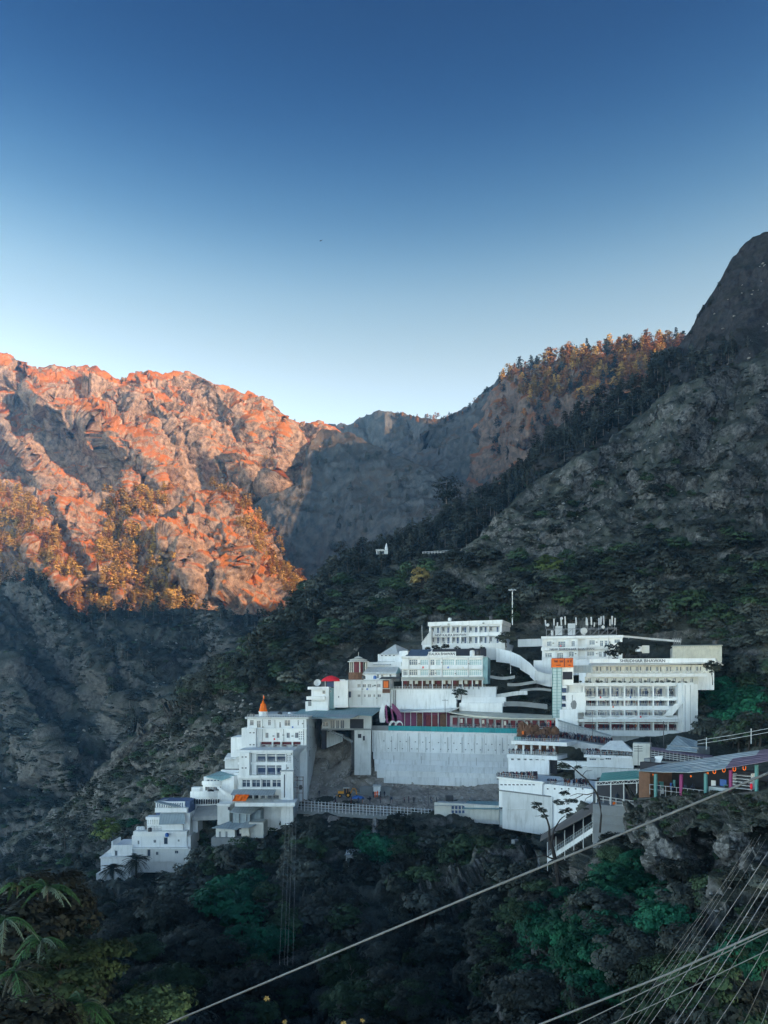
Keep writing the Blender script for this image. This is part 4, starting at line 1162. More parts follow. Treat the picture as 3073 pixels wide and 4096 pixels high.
# ------------------------------------------------------------------ cluster left of the guest house
def cluster():
    F = Fr(1395, 228, 1562, 226)
    root = thing('hostel_block', 'low white two storey block with small windows and orange panel at its corner', 'building', F.at(1480, 2820))
    part(root, 'core', MB().pbox(F, 1392, 1530, 2722, 2830, -10, -.3), 'white_paint')
    up = [(1430, 1444, 2736, 2750), (1451, 1465, 2736, 2750), (1471, 1486, 2736, 2750), (1495, 1506, 2738, 2746), (1509, 1523, 2736, 2750)]
    lo = [(1431, 1443, 2777, 2789), (1456, 1464, 2777, 2789), (1472, 1485, 2777, 2789), (1494, 1502, 2777, 2789), (1511, 1525, 2777, 2789)]
    facade(root, F, 1392, 1530, 2722, 2759, up, 0, .3, name='upper_wall'); facade(root, F, 1392, 1530, 2759, 2822, lo, 0, .3, name='lower_wall')
    for r in up + lo: window(root, F, *r, -.26, 1)
    part(root, 'band', MB().pbox(F, 1388, 1530, 2752, 2762, 0, .8), 'white_paint')
    part(root, 'roof_edge', MB().pbox(F, 1388, 1530, 2719, 2724, -10, .6), 'old_white')
    part(root, 'dark_recess', MB().pbox(F, 1390, 1405, 2766, 2790, -.1, .05), 'glass')
    cp = part(root, 'corner_panel', MB().pbox(F, 1530, 1560, 2718, 2830, -8, .5), 'old_white')
    part(root, 'carved_panel', MB().pbox(F, 1531, 1558, 2720, 2753, .5, .7), 'rust_brown', cp)
    part(root, 'orange_relief', MB().pbox(F, 1535, 1553, 2725, 2751, .7, .85), 'orange_panel', cp)
    part(root, 'lattice', MB().pbox(F, 1530, 1560, 2756, 2772, .5, .65), 'rust_brown', cp)
    # white hall with the broad hipped roof
    H = Fr(1450, 236, 1600, 234)
    hh = thing('hip_roof_hall', 'white hall with a broad whitish sloping roof above the hostel block', 'building', H.at(1520, 2712))
    part(hh, 'wall', MB().pbox(H, 1455, 1585, 2690, 2725, -8, 0), 'white_paint')
    q = MB(); q.slab([H.at(1450, 2696, 1), H.at(1584, 2694, 1), H.at(1596, 2668, -6), H.at(1470, 2668, -6)], .2); part(hh, 'roof', q, 'old_white')
    q = MB(); q.slab([H.at(1584, 2694, 1), H.at(1606, 2690, -7), H.at(1596, 2668, -6)], .2); part(hh, 'roof', q, 'teal_roof')
    for px in (1508, 1525, 1558): part(hh, 'door', MB().pbox(H, px, px + 8, 2697, 2712, -.1, .05), 'glass')
    q = MB(); q.slab([H.at(1516, 2716, 4.5), H.at(1600, 2714, 4.5), H.at(1604, 2706, .1), H.at(1530, 2707, .1)], .1); part(hh, 'canopy', q, 'dark_metal')
    # upper gable house
    G = Fr(1505, 246, 1630, 242)
    gh = thing('gable_house', 'white house with a pale pyramid roof and a row of small vents', 'building', G.at(1560, 2670))
    part(gh, 'wall', MB().pbox(G, 1512, 1610, 2616, 2680, -9, 0), 'white_paint')
    part(gh, 'wall', MB().pbox(G, 1596, 1632, 2604, 2665, -8, 1.2), 'white_paint')
    q = MB(); a, b, c, d, e = G.at(1518, 2618, 1), G.at(1592, 2617, 1), G.at(1634, 2600, -9), G.at(1548, 2605, -9), G.at(1582, 2577, -5)
    for t3 in ((a, b, e), (b, c, e), (c, d, e), (d, a, e)): q.slab(t3, .15)
    part(gh, 'roof', q, 'old_white')
    for k in range(4): part(gh, 'vent', MB().pbox(G, 1525 + k * 16, 1531 + k * 16, 2620, 2624, -.05, .05), 'dark_inside')
    q = MB(); q.slab([G.at(1490, 2660, 3), G.at(1560, 2660, 3), G.at(1600, 2632, -3), G.at(1530, 2632, -3)], .2); part(gh, 'lower_roof', q, 'old_white')
    part(gh, 'link_wall', MB().pbox(G, 1470, 1606, 2648, 2690, -6, 2), 'white_paint')
    # red umbrella block with dish
    K = Fr(1220, 222, 1345, 222)
    kb = thing('dish_house', 'small white house with round dish on its flat balcony roof', 'building', K.at(1280, 2830))
    part(kb, 'wall', MB().pbox(K, 1246, 1316, 2750, 2845, -8, 0), 'white_paint')
    part(kb, 'balcony', MB().pbox(K, 1231, 1316, 2747, 2758, -8, 2), 'white_paint')
    part(kb, 'balcony', MB().pbox(K, 1226, 1300, 2786, 2799, -8, 2), 'white_paint')
    part(kb, 'lower_block', MB().pbox(K, 1222, 1312, 2806, 2850, -8, 1.2), 'white_paint')
    part(kb, 'flank', MB().pbox(K, 1316, 1340, 2752, 2835, -8, -2), 'teal_roof')
    part(kb, 'gable_wall', MB().pbox(K, 1336, 1392, 2722, 2830, -8, -1), 'white_paint')
    q = MB(); q.hexa([K.at(1336, 2723, -1), K.at(1392, 2723, -1), K.at(1392, 2723, -8), K.at(1336, 2723, -8), K.at(1354, 2718, -1), K.at(1376, 2717, -1), K.at(1376, 2717, -8), K.at(1354, 2718, -8)])
    part(kb, 'gable_top', q, 'white_paint')
    for r in ((1290, 1302, 2762, 2776), (1352, 1358, 2783, 2792), (1320, 1326, 2762, 2768)): window(kb, K, *r, .04 if r[0] < 1310 else -.9, 0)
    part(kb, 'doorway', MB().pbox(K, 1233, 1246, 2806, 2824, 1.1, 1.25), 'grey_concrete')
    c = K.at(1272, 2733, 1.0); q = MB(); ax = Vector((-.25, -.9, .35)).normalized(); x = ax.cross(Vector((0, 0, 1))).normalized(); y = x.cross(ax)
    rings = []
    for j in range(5):
        r = 1.1 * j / 4; rings.append([c + ax * (.5 * (j / 4) ** 2) + x * (r * math.cos(a * math.pi / 8)) + y * (r * math.sin(a * math.pi / 8)) for a in range(16)])
    for j in range(4):
        for a in range(16): q.quad(rings[j][a], rings[j][(a + 1) % 16], rings[j + 1][(a + 1) % 16], rings[j + 1][a])
    dh = thing('satellite_dish', 'round pale satellite dish beside the red umbrella', 'dish', K.at(1272, 2747, 1))
    part(dh, 'bowl', q, 'pale_metal'); part(dh, 'mast', MB().tube([K.at(1272, 2747, 1), c], .08), 'grey_metal')
    um = thing('umbrella', 'large bright red umbrella canopy on the roof beside the dish', 'umbrella', K.at(1325, 2747, -1))
    c = K.at(1325, 2702, -2); q = MB()
    q.lathe(c - Vector((0, 0, 1.75)), [(3.1, 0), (2.5, .75), (1.5, 1.35), (.6, 1.65), (.1, 1.75)], 16); part(um, 'canopy', q, 'red_cloth')
    for dx in (-1.8, 1.8): part(um, 'post', MB().tube([c + Vector((dx, 0, -1.7)), c + Vector((dx, 0, -3.6))], .08), 'white_paint')
    part(um, 'booth', MB().pbox(K, 1308, 1342, 2724, 2748, -5, -3), 'blue_inside')
    # open pavilion
    V = Fr(1395, 238, 1475, 238); c = V.at(1434, 2690, -2)
    pv = thing('pavilion', 'round open pavilion with tiered flat roof at the left of the hostel block', 'pavilion', c)
    for k in range(8):
        a = k * math.pi / 4 + .2; e = c + Vector((2.8 * math.cos(a), 2.8 * math.sin(a), 0)); part(pv, 'column', MB().tube([e, e + Vector((0, 0, 3.4))], .16, 8), 'cream_paint')
    part(pv, 'eave', MB().lathe(c + Vector((0, 0, 3.4)), [(3.5, 0), (3.5, .22), (2.6, .5), (2.6, .6)], 16), 'old_white')
    part(pv, 'upper_eave', MB().lathe(c + Vector((0, 0, 4.0)), [(2.9, 0), (2.9, .15), (1.0, .7), (1.0, .8)], 16), 'cream_paint')
    part(pv, 'cap', MB().lathe(c + Vector((0, 0, 4.8)), [(1.3, 0), (1.3, .12), (.3, .45), (.05, .5), (.04, 1.9)], 12), 'old_white')
    part(pv, 'plinth', MB().lathe(c + Vector((0, 0, -3)), [(3.2, 0), (3.2, 3.0)], 16), 'rust_brown')
    part(pv, 'drum', MB().lathe(c, [(1.5, 0), (1.5, 3.4)], 10), 'maroon')
cluster()

# ------------------------------------------------------------------ upper guest house with two rows of open bays
def upper_house():
    F = Fr(1717, 256, 2008, 247)
    root = thing('upper_guest_house', 'topmost white guest house with two rows of open verandah bays', 'building', F.at(1860, 2590))
    part(root, 'core', MB().box(F, F.s(1720), F.s(2008), F.z(1860, 2650), F.z(1860, 2485), -14, -1.8), 'white_paint')
    xs = [1721, 1763, 1804, 1842, 1872, 1915, 1953, 2001]
    rows = ((2506, 2532, 2504, 2528), (2546, 2574, 2544, 2572))
    for (yl0, yl1, yr0, yr1), (w0, w1), nm in zip(rows, ((2500, 2534), (2534, 2580)), ('upper_wall', 'lower_wall')):
        r = [(a + 3, b - 2, yl0 + (yr0 - yl0) * k / 6, yl1 + (yr1 - yl1) * k / 6) for k, (a, b) in enumerate(zip(xs[:-1], xs[1:]))]
        facade(root, F, 1717, 2008, w0 - 1, w1, r, 0, 1.8, name=nm)
        for k, (a, b, c, d) in enumerate(r):
            window(root, F, a + 4, a + 13, c + 4, d - 5, -1.75, 1)
            part(root, 'door', MB().pbox(F, b - 12, b - 5, c + 4, d, -1.79, -1.72), 'blue_inside')
            rail(root, F, a, b, d - 8, d, -.2, 5, 1)
    part(root, 'parapet', MB().pbox(F, 1712, 2010, 2484, 2500, -14, .5), 'white_paint')
    part(root, 'sign_band', MB().pbox(F, 1717, 2006, 2531, 2546, 0, .3), 'white_paint')
    lettering(root, F, 1741, 1865, 2535, 2545, .31, 'NEW KALIKA BHAWAN')
    S = F.side(2008, 14)
    part(root, 'plinth', MB().pbox(F, 1690, 2020, 2576, 2640, -14, 3), 'white_paint')
    part(root, 'roof_hatch', MB().pbox(F, 1875, 1882, 2478, 2486, -2, -1), 'dark_metal')
    # stair at its left
    q = MB()
    for k in range(10):
        q.pbox(F, 1686 + k * 4, 1690.5 + k * 4, 2570 - k * 5.5, 2580, 1.2, 2.6)
    part(root, 'steps', q, 'old_white')
    part(root, 'flagpole', MB().tube([F.at(1690, 2590, 3), F.at(1688, 2500, 3)], .07), 'pale_metal')
    # sloping white path wall down to the right
    q = MB()
    pts = [(1985, 2592, 240), (2040, 2604, 236), (2080, 2622, 232), (2120, 2652, 228), (2150, 2684, 224)]
    for (x0, y0, d0), (x1, y1, d1) in zip(pts[:-1], pts[1:]):
        q.hexa([P(x0, y0 + 55, d0), P(x1, y1 + 50, d1), P(x1, y1 + 50, d1 + 3), P(x0, y0 + 55, d0 + 3), P(x0, y0, d0), P(x1, y1, d1), P(x1, y1, d1 + 3), P(x0, y0, d0 + 3)])
    single('ramp_wall', q, 'white_paint', 'curving white ramp wall running down from the topmost guest house', 'wall')
    W = Fr(2070, 250, 2170, 246)
    single('boundary_wall', MB().pbox(W, 2072, 2172, 2556, 2586, -1, 0), 'white_paint', 'low white boundary wall left of the antenna building', 'wall')
upper_house()

# ------------------------------------------------------------------ the antenna building
def antenna_house():
    F = Fr(2169, 232, 2490, 226)
    root = thing('antenna_building', 'white two storey building crowded with antennas on its roof', 'building', F.at(2320, 2640))
    part(root, 'core', MB().box(F, F.s(2169), F.s(2490), F.z(2320, 2690), F.z(2320, 2552), -13, -1.2), 'white_paint')
    wl1 = [(2188, 2207, 2566, 2586), (2233, 2262, 2566, 2590), (2286, 2300, 2564, 2586), (2358, 2380, 2561, 2580), (2400, 2414, 2562, 2586), (2418, 2430, 2562, 2586), (2458, 2480, 2558, 2572)]
    wl2 = [(2182, 2208, 2612, 2630), (2229, 2254, 2612, 2634), (2268, 2296, 2608, 2628), (2348, 2378, 2606, 2624), (2396, 2408, 2606, 2628), (2414, 2426, 2606, 2628)]
    rec = [(2310, 2342, 2558, 2590), (2310, 2342, 2600, 2636)]
    facade(root, F, 2169, 2490, 2550, 2597, wl1 + rec[:1], 0, 1.2, name='upper_wall'); facade(root, F, 2169, 2490, 2597, 2660, wl2 + rec[1:], 0, 1.2, name='lower_wall')
    for r in wl1 + wl2: window(root, F, *r, -.3, 2 if r[1] - r[0] > 16 else 1, 1)
    part(root, 'roof_edge', MB().pbox(F, 2165, 2494, 2543, 2553, -13, .8), 'white_paint')
    part(root, 'balcony_band', MB().pbox(F, 2165, 2400, 2588, 2601, 0, 1.0), 'white_paint')
    part(root, 'balcony_band', MB().pbox(F, 2346, 2470, 2586, 2597, 1.0, 1.3), 'old_white')
    lettering(root, F, 2199, 2377, 2592, 2601, 1.31, 'NEW SHRIDHAR BHAWAN')
    rail(root, F, 2168, 2380, 2580, 2588, 1.0, 20, 2); rail(root, F, 2168, 2470, 2626, 2638, 1.0, 26, 3)
    for px in (2172, 2222, 2270, 2306, 2343): part(root, 'pier', MB().pbox(F, px, px + 5, 2552, 2640, 0, .5), 'white_paint')
    part(root, 'base_wall', MB().pbox(F, 2135, 2480, 2640, 2700, -4, 2.2), 'white_paint')
    # roof frame that carries the antennas
    fr = thing('rooftop_gantry', 'steel roof gantry with equipment cabins among the antennas', 'gantry', F.at(2320, 2543))
    q = MB()
    for n in (-2, -6):
        z0, z1 = F.z(2320, 2543), F.z(2320, 2512)
        for k in range(9):
            c = F.s(2186 + k * 35, n); q.tube([F.pt(c, z0, n), F.pt(c, z1, n)], .08, 5)
            if k < 8:
                c2 = F.s(2186 + k * 35 + 35, n); q.tube([F.pt(c, z0, n), F.pt(c2, z1, n)], .05, 4)
        q.tube([F.pt(F.s(2186, n), z1, n), F.pt(F.s(2466, n), z1, n)], .07, 5); q.tube([F.pt(F.s(2186, n), z0 + .3, n), F.pt(F.s(2466, n), z0 + .3, n)], .07, 5)
    part(fr, 'truss', q, 'grey_metal')
    for a, b, c, d in ((2222, 2250, 2504, 2540), (2272, 2302, 2494, 2540), (2204, 2214, 2522, 2542), (2330, 2342, 2520, 2542)): part(fr, 'cabin', MB().pbox(F, a, b, c, d, -5, -3), 'pale_metal')
    ants = [(2184, 2480, 9), (2216, 2475, 12), (2246, 2473, 7), (2262, 2466, 14), (2306, 2470, 12), (2344, 2470, 9), (2350, 2475, 6), (2366, 2468, 8), (2396, 2472, 11), (2402, 2466, 9), (2416, 2464, 12), (2440, 2478, 8), (2448, 2464, 13), (2458, 2472, 10), (2376, 2490, 6), (2228, 2490, 6)]
    for k, (px, py, w) in enumerate(ants):
        n = -1.5 - (k % 3) * 1.5; b0 = F.at(px, 2516, n); t0 = F.at(px + random.uniform(-3, 3), py, n)
        wh = ['tall', 'short', 'leaning', 'slim'][k % 4]
        an = thing('panel_antenna', 'upright white panel antenna on the roof gantry', 'antenna', b0, 'antennas on the white antenna building')
        part(an, 'mast', MB().tube([b0, t0], .06, 5), 'grey_metal')
        q = MB(); m0 = b0.lerp(t0, .35); h = (t0 - m0)
        q.hexa([m0 + Vector((x, y - .2, 0)) for x, y in ((-.2, -.1), (.2, -.1), (.2, .1), (-.2, .1))] + [m0 + h + Vector((x, y - .2, 0)) for x, y in ((-.2, -.1), (.2, -.1), (.2, .1), (-.2, .1))])
        part(an, 'panel', q, 'pale_metal')
    for px, py, r, lb in ((2335, 2524, 1.05, 'largest white drum antenna in the middle of the roof frame'), (2191, 2500, .5, 'small round drum antenna at the left end of the roof frame'), (2412, 2508, .5, 'small round drum antenna at the right end of the roof frame'), (2246, 2474, .45, 'small round drum antenna held highest above the roof frame')):
        c = F.at(px, py, 0); q = MB()
        i0 = 0
        for y, rr in ((0, r * .9), (-.1, r), (-.35, r), (-.45, r * .6)):
            for a in range(14): q.v.append(c + Vector((rr * math.cos(a * math.pi / 7), y, rr * math.sin(a * math.pi / 7))))
        for j in range(3):
            for a in range(14): q.f.append((j * 14 + a, j * 14 + (a + 1) % 14, j * 14 + 14 + (a + 1) % 14, j * 14 + 14 + a))
        q.f.append(tuple(range(14))); q.f.append(tuple(42 + a for a in range(14)))
        dr = thing('drum_antenna', lb, 'antenna', c); part(dr, 'drum', q, 'pale_metal'); part(dr, 'bracket', MB().tube([c, c + Vector((0, 1.6, -.3))], .06), 'grey_metal')
antenna_house()

# ------------------------------------------------------------------ garden terraces between the guest house and the lift tower
W = Fr(1960, 228, 2210, 216)
for k, (a, b, c, d, n, lb) in enumerate(((1960, 2060, 2700, 2712, 2, 'highest pale garden wall right of the guest house'), (2030, 2150, 2726, 2738, 0, 'curving pale garden wall below the ramp'), (1985, 2110, 2770, 2786, 2, 'middle pale garden wall among the trees'), (2080, 2205, 2758, 2768, 1, 'slim pale garden wall beside the lift tower'), (2010, 2190, 2812, 2832, 4, 'lowest pale garden wall above the maroon gallery'), (2140, 2208, 2690, 2740, -3, 'white garden wall behind the lift tower'))):
    q = MB(); N = 8
    for j in range(N):
        x0, x1 = a + (b - a) * j / N, a + (b - a) * (j + 1) / N; y = lambda x: 7 * math.sin((x - a) / (b - a) * 3 + k)
        q.hexa([W.at(x0, d + y(x0), n - 1), W.at(x1, d + y(x1), n - 1), W.at(x1, d + y(x1), n), W.at(x0, d + y(x0), n), W.at(x0, c + y(x0), n - 1), W.at(x1, c + y(x1), n - 1), W.at(x1, c + y(x1), n), W.at(x0, c + y(x0), n)])
    single('garden_wall', q, 'old_white' if k in (2, 5) else 'grey_concrete', lb, 'wall')
# clutter: tanks and air conditioners on the roofs and walls
for k, (px, py, d, r, m, lb) in enumerate(((1010, 2868, 200, .6, 'dark_metal', 'black water tank at the left of the hotel roof'), (1120, 2866, 212, .7, 'dark_metal', 'black water tank right of the spire on the hotel roof'), (1160, 2864, 218, .6, 'white_paint', 'white water tank behind the rail of the hotel roof'), (1455, 2716, 224, .55, 'dark_metal', 'small black tank on the hostel roof'), (1500, 2716, 224, .5, 'blue_tank', 'small blue tank on the hostel roof'), (1965, 2478, 254, .7, 'dark_metal', 'black tank on the topmost guest house'), (1800, 2484, 258, .6, 'white_paint', 'white tank on the topmost guest house'), (2860, 2578, 220, .7, 'dark_metal', 'black tank behind the ribbed store roof'), (668, 3346, 183, .45, 'blue_tank', 'small blue tank on the stepped house terrace'), (600, 3326, 182, .5, 'dark_metal', 'black tank on the stepped house terrace'))):
    single('water_tank', MB().lathe(P(px, py, d), [(r, 0), (r * 1.03, r * .4), (r, r * 1.5), (r * .6, r * 1.9), (r * .2, r * 2.0)], 10), m, lb, 'tank')

# air conditioners, pipes and washing on the plain fronts
plain('ac_grey', (0.5, 0.5, 0.48), 0.7, 0.3, 0.15)
def fittings(root, F, boxes, pipes, cloths=(), n=.05):
    for px, py in boxes:
        b = part(root, 'air_conditioner', MB().pbox(F, px, px + 7, py, py + 5, n, n + .45), 'ac_grey'); part(root, 'grille', MB().pbox(F, px + 1, px + 5, py + 1, py + 4, n + .45, n + .48), 'dark_metal', b)
    for px, y0, y1 in pipes: part(root, 'drain_pipe', MB().tube([F.at(px, y0, n + .1), F.at(px, y1, n + .1)], .075, 5), 'grey_metal')
    for px, py, m in cloths: part(root, 'washing', MB().pbox(F, px, px + 6, py, py + 7, n + .5, n + .53), m)
by = {o.name: o for o in bpy.data.objects if 'base' in o}
fittings(by['hotel_building'], Fr(982, 195, 1226, 195), [(1048, 2906), (1090, 2942), (1130, 2938), (1208, 2892), (1166, 2942)], [(1050, 2876, 2965), (1135, 2914, 2965), (1215, 2880, 3000), (1100, 2880, 2912)], [(1095, 2953, 'red_cloth'), (1168, 2905, 'blue_tank')])
fittings(by['hotel_building'], Fr(949, 183, 1173, 183), [(1148, 3070), (1004, 3108), (1046, 3108)], [(1006, 3012, 3104), (1047, 3115, 3158), (1146, 3015, 3085)])
fittings(by['guest_house'], Fr(1608, 230, 1931, 225), [(1674, 2652), (1740, 2690), (1765, 2648), (1819, 2692), (1872, 2652), (1717, 2694)], [(1636, 2630, 2710), (1717, 2630, 2710), (1769, 2630, 2710), (1874, 2630, 2710)], [(1690, 2666, 'red_cloth'), (1790, 2666, 'blue_tank'), (1850, 2667, 'cream_paint')], .95)
fittings(by['upper_guest_house'], Fr(1717, 256, 2008, 247), [(1790, 2494), (1930, 2490)], [(1763, 2500, 2580), (1872, 2500, 2580), (1953, 2498, 2578)], (), .55)
fittings(by['antenna_building'], Fr(2169, 232, 2490, 226), [(2210, 2570), (2384, 2566), (2436, 2566), (2300, 2612), (2384, 2612), (2440, 2610)], [(2226, 2555, 2640), (2346, 2555, 2640), (2436, 2553, 2640)], [(2240, 2580, 'red_cloth'), (2280, 2624, 'cream_paint')], .06)
fittings(by['hostel_block'], Fr(1395, 228, 1562, 226), [(1446, 2754), (1488, 2742), (1504, 2790)], [(1448, 2724, 2820), (1508, 2724, 2820)], [(1466, 2753, 'blue_tank')], .85)
# ------------------------------------------------------------------ broad gallery building with scalloped balconies
def gallery_house():
    F = Fr(2250, 197, 2880, 193); U = Fr(2350, 204, 2870, 200)
    root = thing('gallery_building', 'broad white building of many open galleries with wavy balcony fronts', 'building', F.at(2560, 2960))
    part(root, 'core', MB().box(F, F.s(2310), F.s(2735), F.z(2540, 3010), F.z(2540, 2736), -22, -2.6), 'white_paint')
    part(root, 'upper_core', MB().box(U, U.s(2350), U.s(2860), U.z(2600, 2760), U.z(2600, 2660), -16, -.6), 'white_paint')
    # top storey under the long sign roof
    tw = [(a, a + 12, 2666, 2684) for a in range(2382, 2850, 40)] + [(a + 17, a + 24, 2666, 2686) for a in range(2382, 2810, 40)]
    facade(root, U, 2372, 2850, 2660, 2692, tw, 0, .6, 'cream_paint', 'top_wall')
    for k, r in enumerate(tw): window(root, U, *r, -.5, 1 if k < 12 else 0, 0, frame='white_paint')
    q = MB(); q.slab([U.at(2352, 2663, 3.2), U.at(2856, 2652, 3.2), U.at(2894, 2660, -8), U.at(2862, 2632, -3), U.at(2366, 2640, -3)], .15); part(root, 'roof', q, 'old_white')
    fa = part(root, 'sign_fascia', MB().pbox(U, 2360, 2862, 2634, 2652, 1.6, 2.2), 'white_paint')
    lettering(root, U, 2480, 2661, 2637, 2649, 2.21, 'SHRIDHAR BHAWAN', under=fa)
    # arched balcony of the top storey
    q = MB().pbox(U, 2345, 2830, 2694, 2708, 2.0, 2.4); ab = part(root, 'arched_balcony', q, 'white_paint')
    for k in range(26):
        px = 2350 + k * 18.4; c = U.at(px + 9, 2694, 2.3); q = MB(); pts = []
        for j in range(7):
            a = math.pi * j / 6; pts.append(c + Vector((-.5 * math.cos(a), 0, .75 * math.sin(a))))
        q.tube(pts, .09, 4); part(root, 'arch_rail', q, 'white_paint', ab)
    # storey with flower boxes
    lw = [(a, a + 14, 2712, 2730) for a in range(2350, 2790, 34)]
    facade(root, U, 2340, 2792, 2707, 2740, lw, 1.2, .5, 'cream_paint', 'flower_storey_wall')
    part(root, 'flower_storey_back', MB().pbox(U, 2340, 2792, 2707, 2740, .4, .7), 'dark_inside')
    for k, r in enumerate(lw): window(root, U, *r, .75, 1, 0)
    part(root, 'flower_parapet', MB().pbox(F, 2272, 2776, 2732, 2742, -2.6, .8), 'white_paint')
    # open galleries, each with a back wall, columns and a wavy front
    cols = [2334, 2389, 2443, 2499, 2555, 2614, 2673, 2732]
    floors = [(2276, 2746, 2786, 0.0, 2789), (2342, 2790, 2823, .5, 2825), (2336, 2842, 2862, 1.0, 2866), (2312, 2889, 2922, 1.5, None)]
    for fi, (x0, y0, y1, n, wave) in enumerate(floors):
        c = [x0] + [x for x in cols if x > x0 + 20]
        r = [(a + 3, b - 2, y0, y1) for a, b in zip(c[:-1], c[1:])]
        facade(root, F, x0, 2735, y0 - 4, y1 + 4, r, n, 2.6, name='gallery_wall')
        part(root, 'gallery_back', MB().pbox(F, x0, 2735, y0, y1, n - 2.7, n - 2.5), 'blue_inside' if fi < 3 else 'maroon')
        for a, b, _, _ in r:
            part(root, 'lintel', MB().pbox(F, a, b, y0 + 4, y0 + 7, n - .6, n - .45), 'white_paint')
            if fi < 3:
                window(root, F, a + 6, a + 20, y0 + 9, y1 - 4, n - 2.45, 1, name='gallery_window')
                part(root, 'door', MB().pbox(F, b - 22, b - 10, y0 + 8, y1, n - 2.49, n - 2.4), 'cream_paint')
            rail(root, F, a, b, y1 - 9, y1, n - .2, 6, 2)
        if wave:
            # scalloped parapet, one wave a bay
            q = MB(); N = 84; top = []
            for j in range(N + 1):
                px = x0 + (2735 - x0) * j / N
                top.append((px, wave - 1 + 4.5 * abs(math.sin((px - x0) / (2735 - x0) * math.pi * 7.5))))
            for (a, ya), (b, yb) in zip(top[:-1], top[1:]):
                m0, m1 = wave + 13, wave + 13
                q.hexa([F.at(a, m0, n), F.at(b, m1, n), F.at(b, m1, n + .7), F.at(a, m0, n + .7), F.at(a, ya, n), F.at(b, yb, n), F.at(b, yb, n + .7), F.at(a, ya, n + .7)])
            part(root, 'scalloped_parapet', q, 'white_paint')
    part(root, 'eave', MB().pbox(F, 2312, 2716, 2876, 2888, 1.0, 3.0), 'old_white')
    part(root, 'base_band', MB().pbox(F, 2300, 2716, 2922, 2945, -2, 2.2), 'white_paint')
    part(root, 'lower_wall', MB().pbox(F, 2330, 2730, 2945, 3010, -3, 1.0), 'old_white')
    # side blocks
    part(root, 'right_wall', MB().pbox(F, 2713, 2792, 2736, 2975, -22, 2.0), 'white_paint')
    part(root, 'right_block', MB().pbox(F, 2732, 2772, 2734, 2990, -10, 2.4), 'white_paint')
    b1 = part(root, 'left_block', MB().pbox(F, 2265, 2342, 2770, 2850, -6, 2.2), 'white_paint')
    part(root, 'emblem', MB().lathe(F.at(2298, 2836, 2.2), [(.5, 0), (.9, .6), (1.0, 1.4), (.6, 2.1), (.1, 2.3)], 10, 1, .08), 'grey_concrete', b1)
    part(root, 'left_block', MB().pbox(F, 2241, 2312, 2838, 2935, -6, 3.4), 'white_paint')
    part(root, 'left_wall', MB().pbox(F, 2252, 2340, 2736, 2900, -20, -1), 'white_paint')
    q = MB(); q.hexa([F.at(2654, 2862, 1.5), F.at(2690, 2862, 1.5), F.at(2690, 2862, 2.9), F.at(2654, 2862, 2.9), F.at(2700, 2815, 1.5), F.at(2730, 2815, 1.5), F.at(2730, 2815, 2.9), F.at(2700, 2815, 2.9)])
    part(root, 'stair_flank', q, 'white_paint')
    # plants in the flower boxes
    return root, F, U
GH, GF, GU = gallery_house()

def lift_tower():
    F = Fr(2208, 195, 2292, 194)
    root = thing('lift_tower', 'glass lift tower with orange carved faces on its top', 'tower', F.at(2230, 2868))
    q = MB()
    part(root, 'core', MB().pbox(F, 2212, 2245, 2668, 2872, -3, -.15), 'pale_glass')
    for k in range(16):
        y = 2676 + k * 12
        for a, b in ((2211, 2227), (2230, 2246)): part(root, 'glass_panel', MB().pbox(F, a, b, y, y + 11, -.14, -.04), 'pale_glass')
    for px in (2209, 2227.5, 2246): part(root, 'mullion', MB().pbox(F, px, px + 2, 2668, 2872, -.1, .1), 'teal_paint')
    for k in range(17): part(root, 'transom', MB().pbox(F, 2210, 2247, 2674 + k * 12 - .6, 2674 + k * 12 + .6, -.12, .06), 'teal_paint')
    part(root, 'shaft', MB().pbox(F, 2248, 2294, 2669, 2740, -4, -.5), 'white_paint')
    part(root, 'shaft_opening', MB().pbox(F, 2252, 2290, 2687, 2718, -.6, -.4), 'dark_inside')
    for y in (2742, 2772, 2804, 2828):
        part(root, 'landing', MB().pbox(F, 2246, 2268, y, y + 10, -3, -.2), 'white_paint'); part(root, 'landing_opening', MB().pbox(F, 2248, 2266, y + 10, y + 27, -2, -1.4), 'blue_inside')
    hd = part(root, 'carved_head', MB().pbox(F, 2208, 2293, 2633, 2669, -5, .3), 'orange_panel')
    # carved face relief, raised pieces
    def relief(px, py, w, h, n=.3, mat='orange_cloth', nm='relief'): part(root, nm, MB().pbox(F, px, px + w, py, py + h, n, n + .12), mat, hd)
    for x0, w in ((2212, 46), (2268, 22)):
        relief(x0 + w * .08, 2640, w * .34, 2.4, mat='maroon', nm='brow'); relief(x0 + w * .58, 2640, w * .34, 2.4, mat='maroon', nm='brow')
        relief(x0 + w * .12, 2645, w * .28, 4, nm='eye', mat='letter_ink'); relief(x0 + w * .6, 2645, w * .28, 4, nm='eye', mat='letter_ink')
        relief(x0 + w * .44, 2643, w * .12, 12, nm='nose'); relief(x0 + w * .3, 2659, w * .4, 3, nm='mouth', mat='maroon')
    relief(2257, 2633, 2.5, 36, mat='maroon', nm='groove'); relief(2207, 2632, 87, 2, mat='maroon', nm='rim'); relief(2207, 2666, 87, 3, mat='orange_cloth', nm='rim')
    part(root, 'bridge_wall', MB().pbox(F, 2292, 2365, 2662, 2690, -9, -6), 'blue_grey_sheet')
lift_tower()

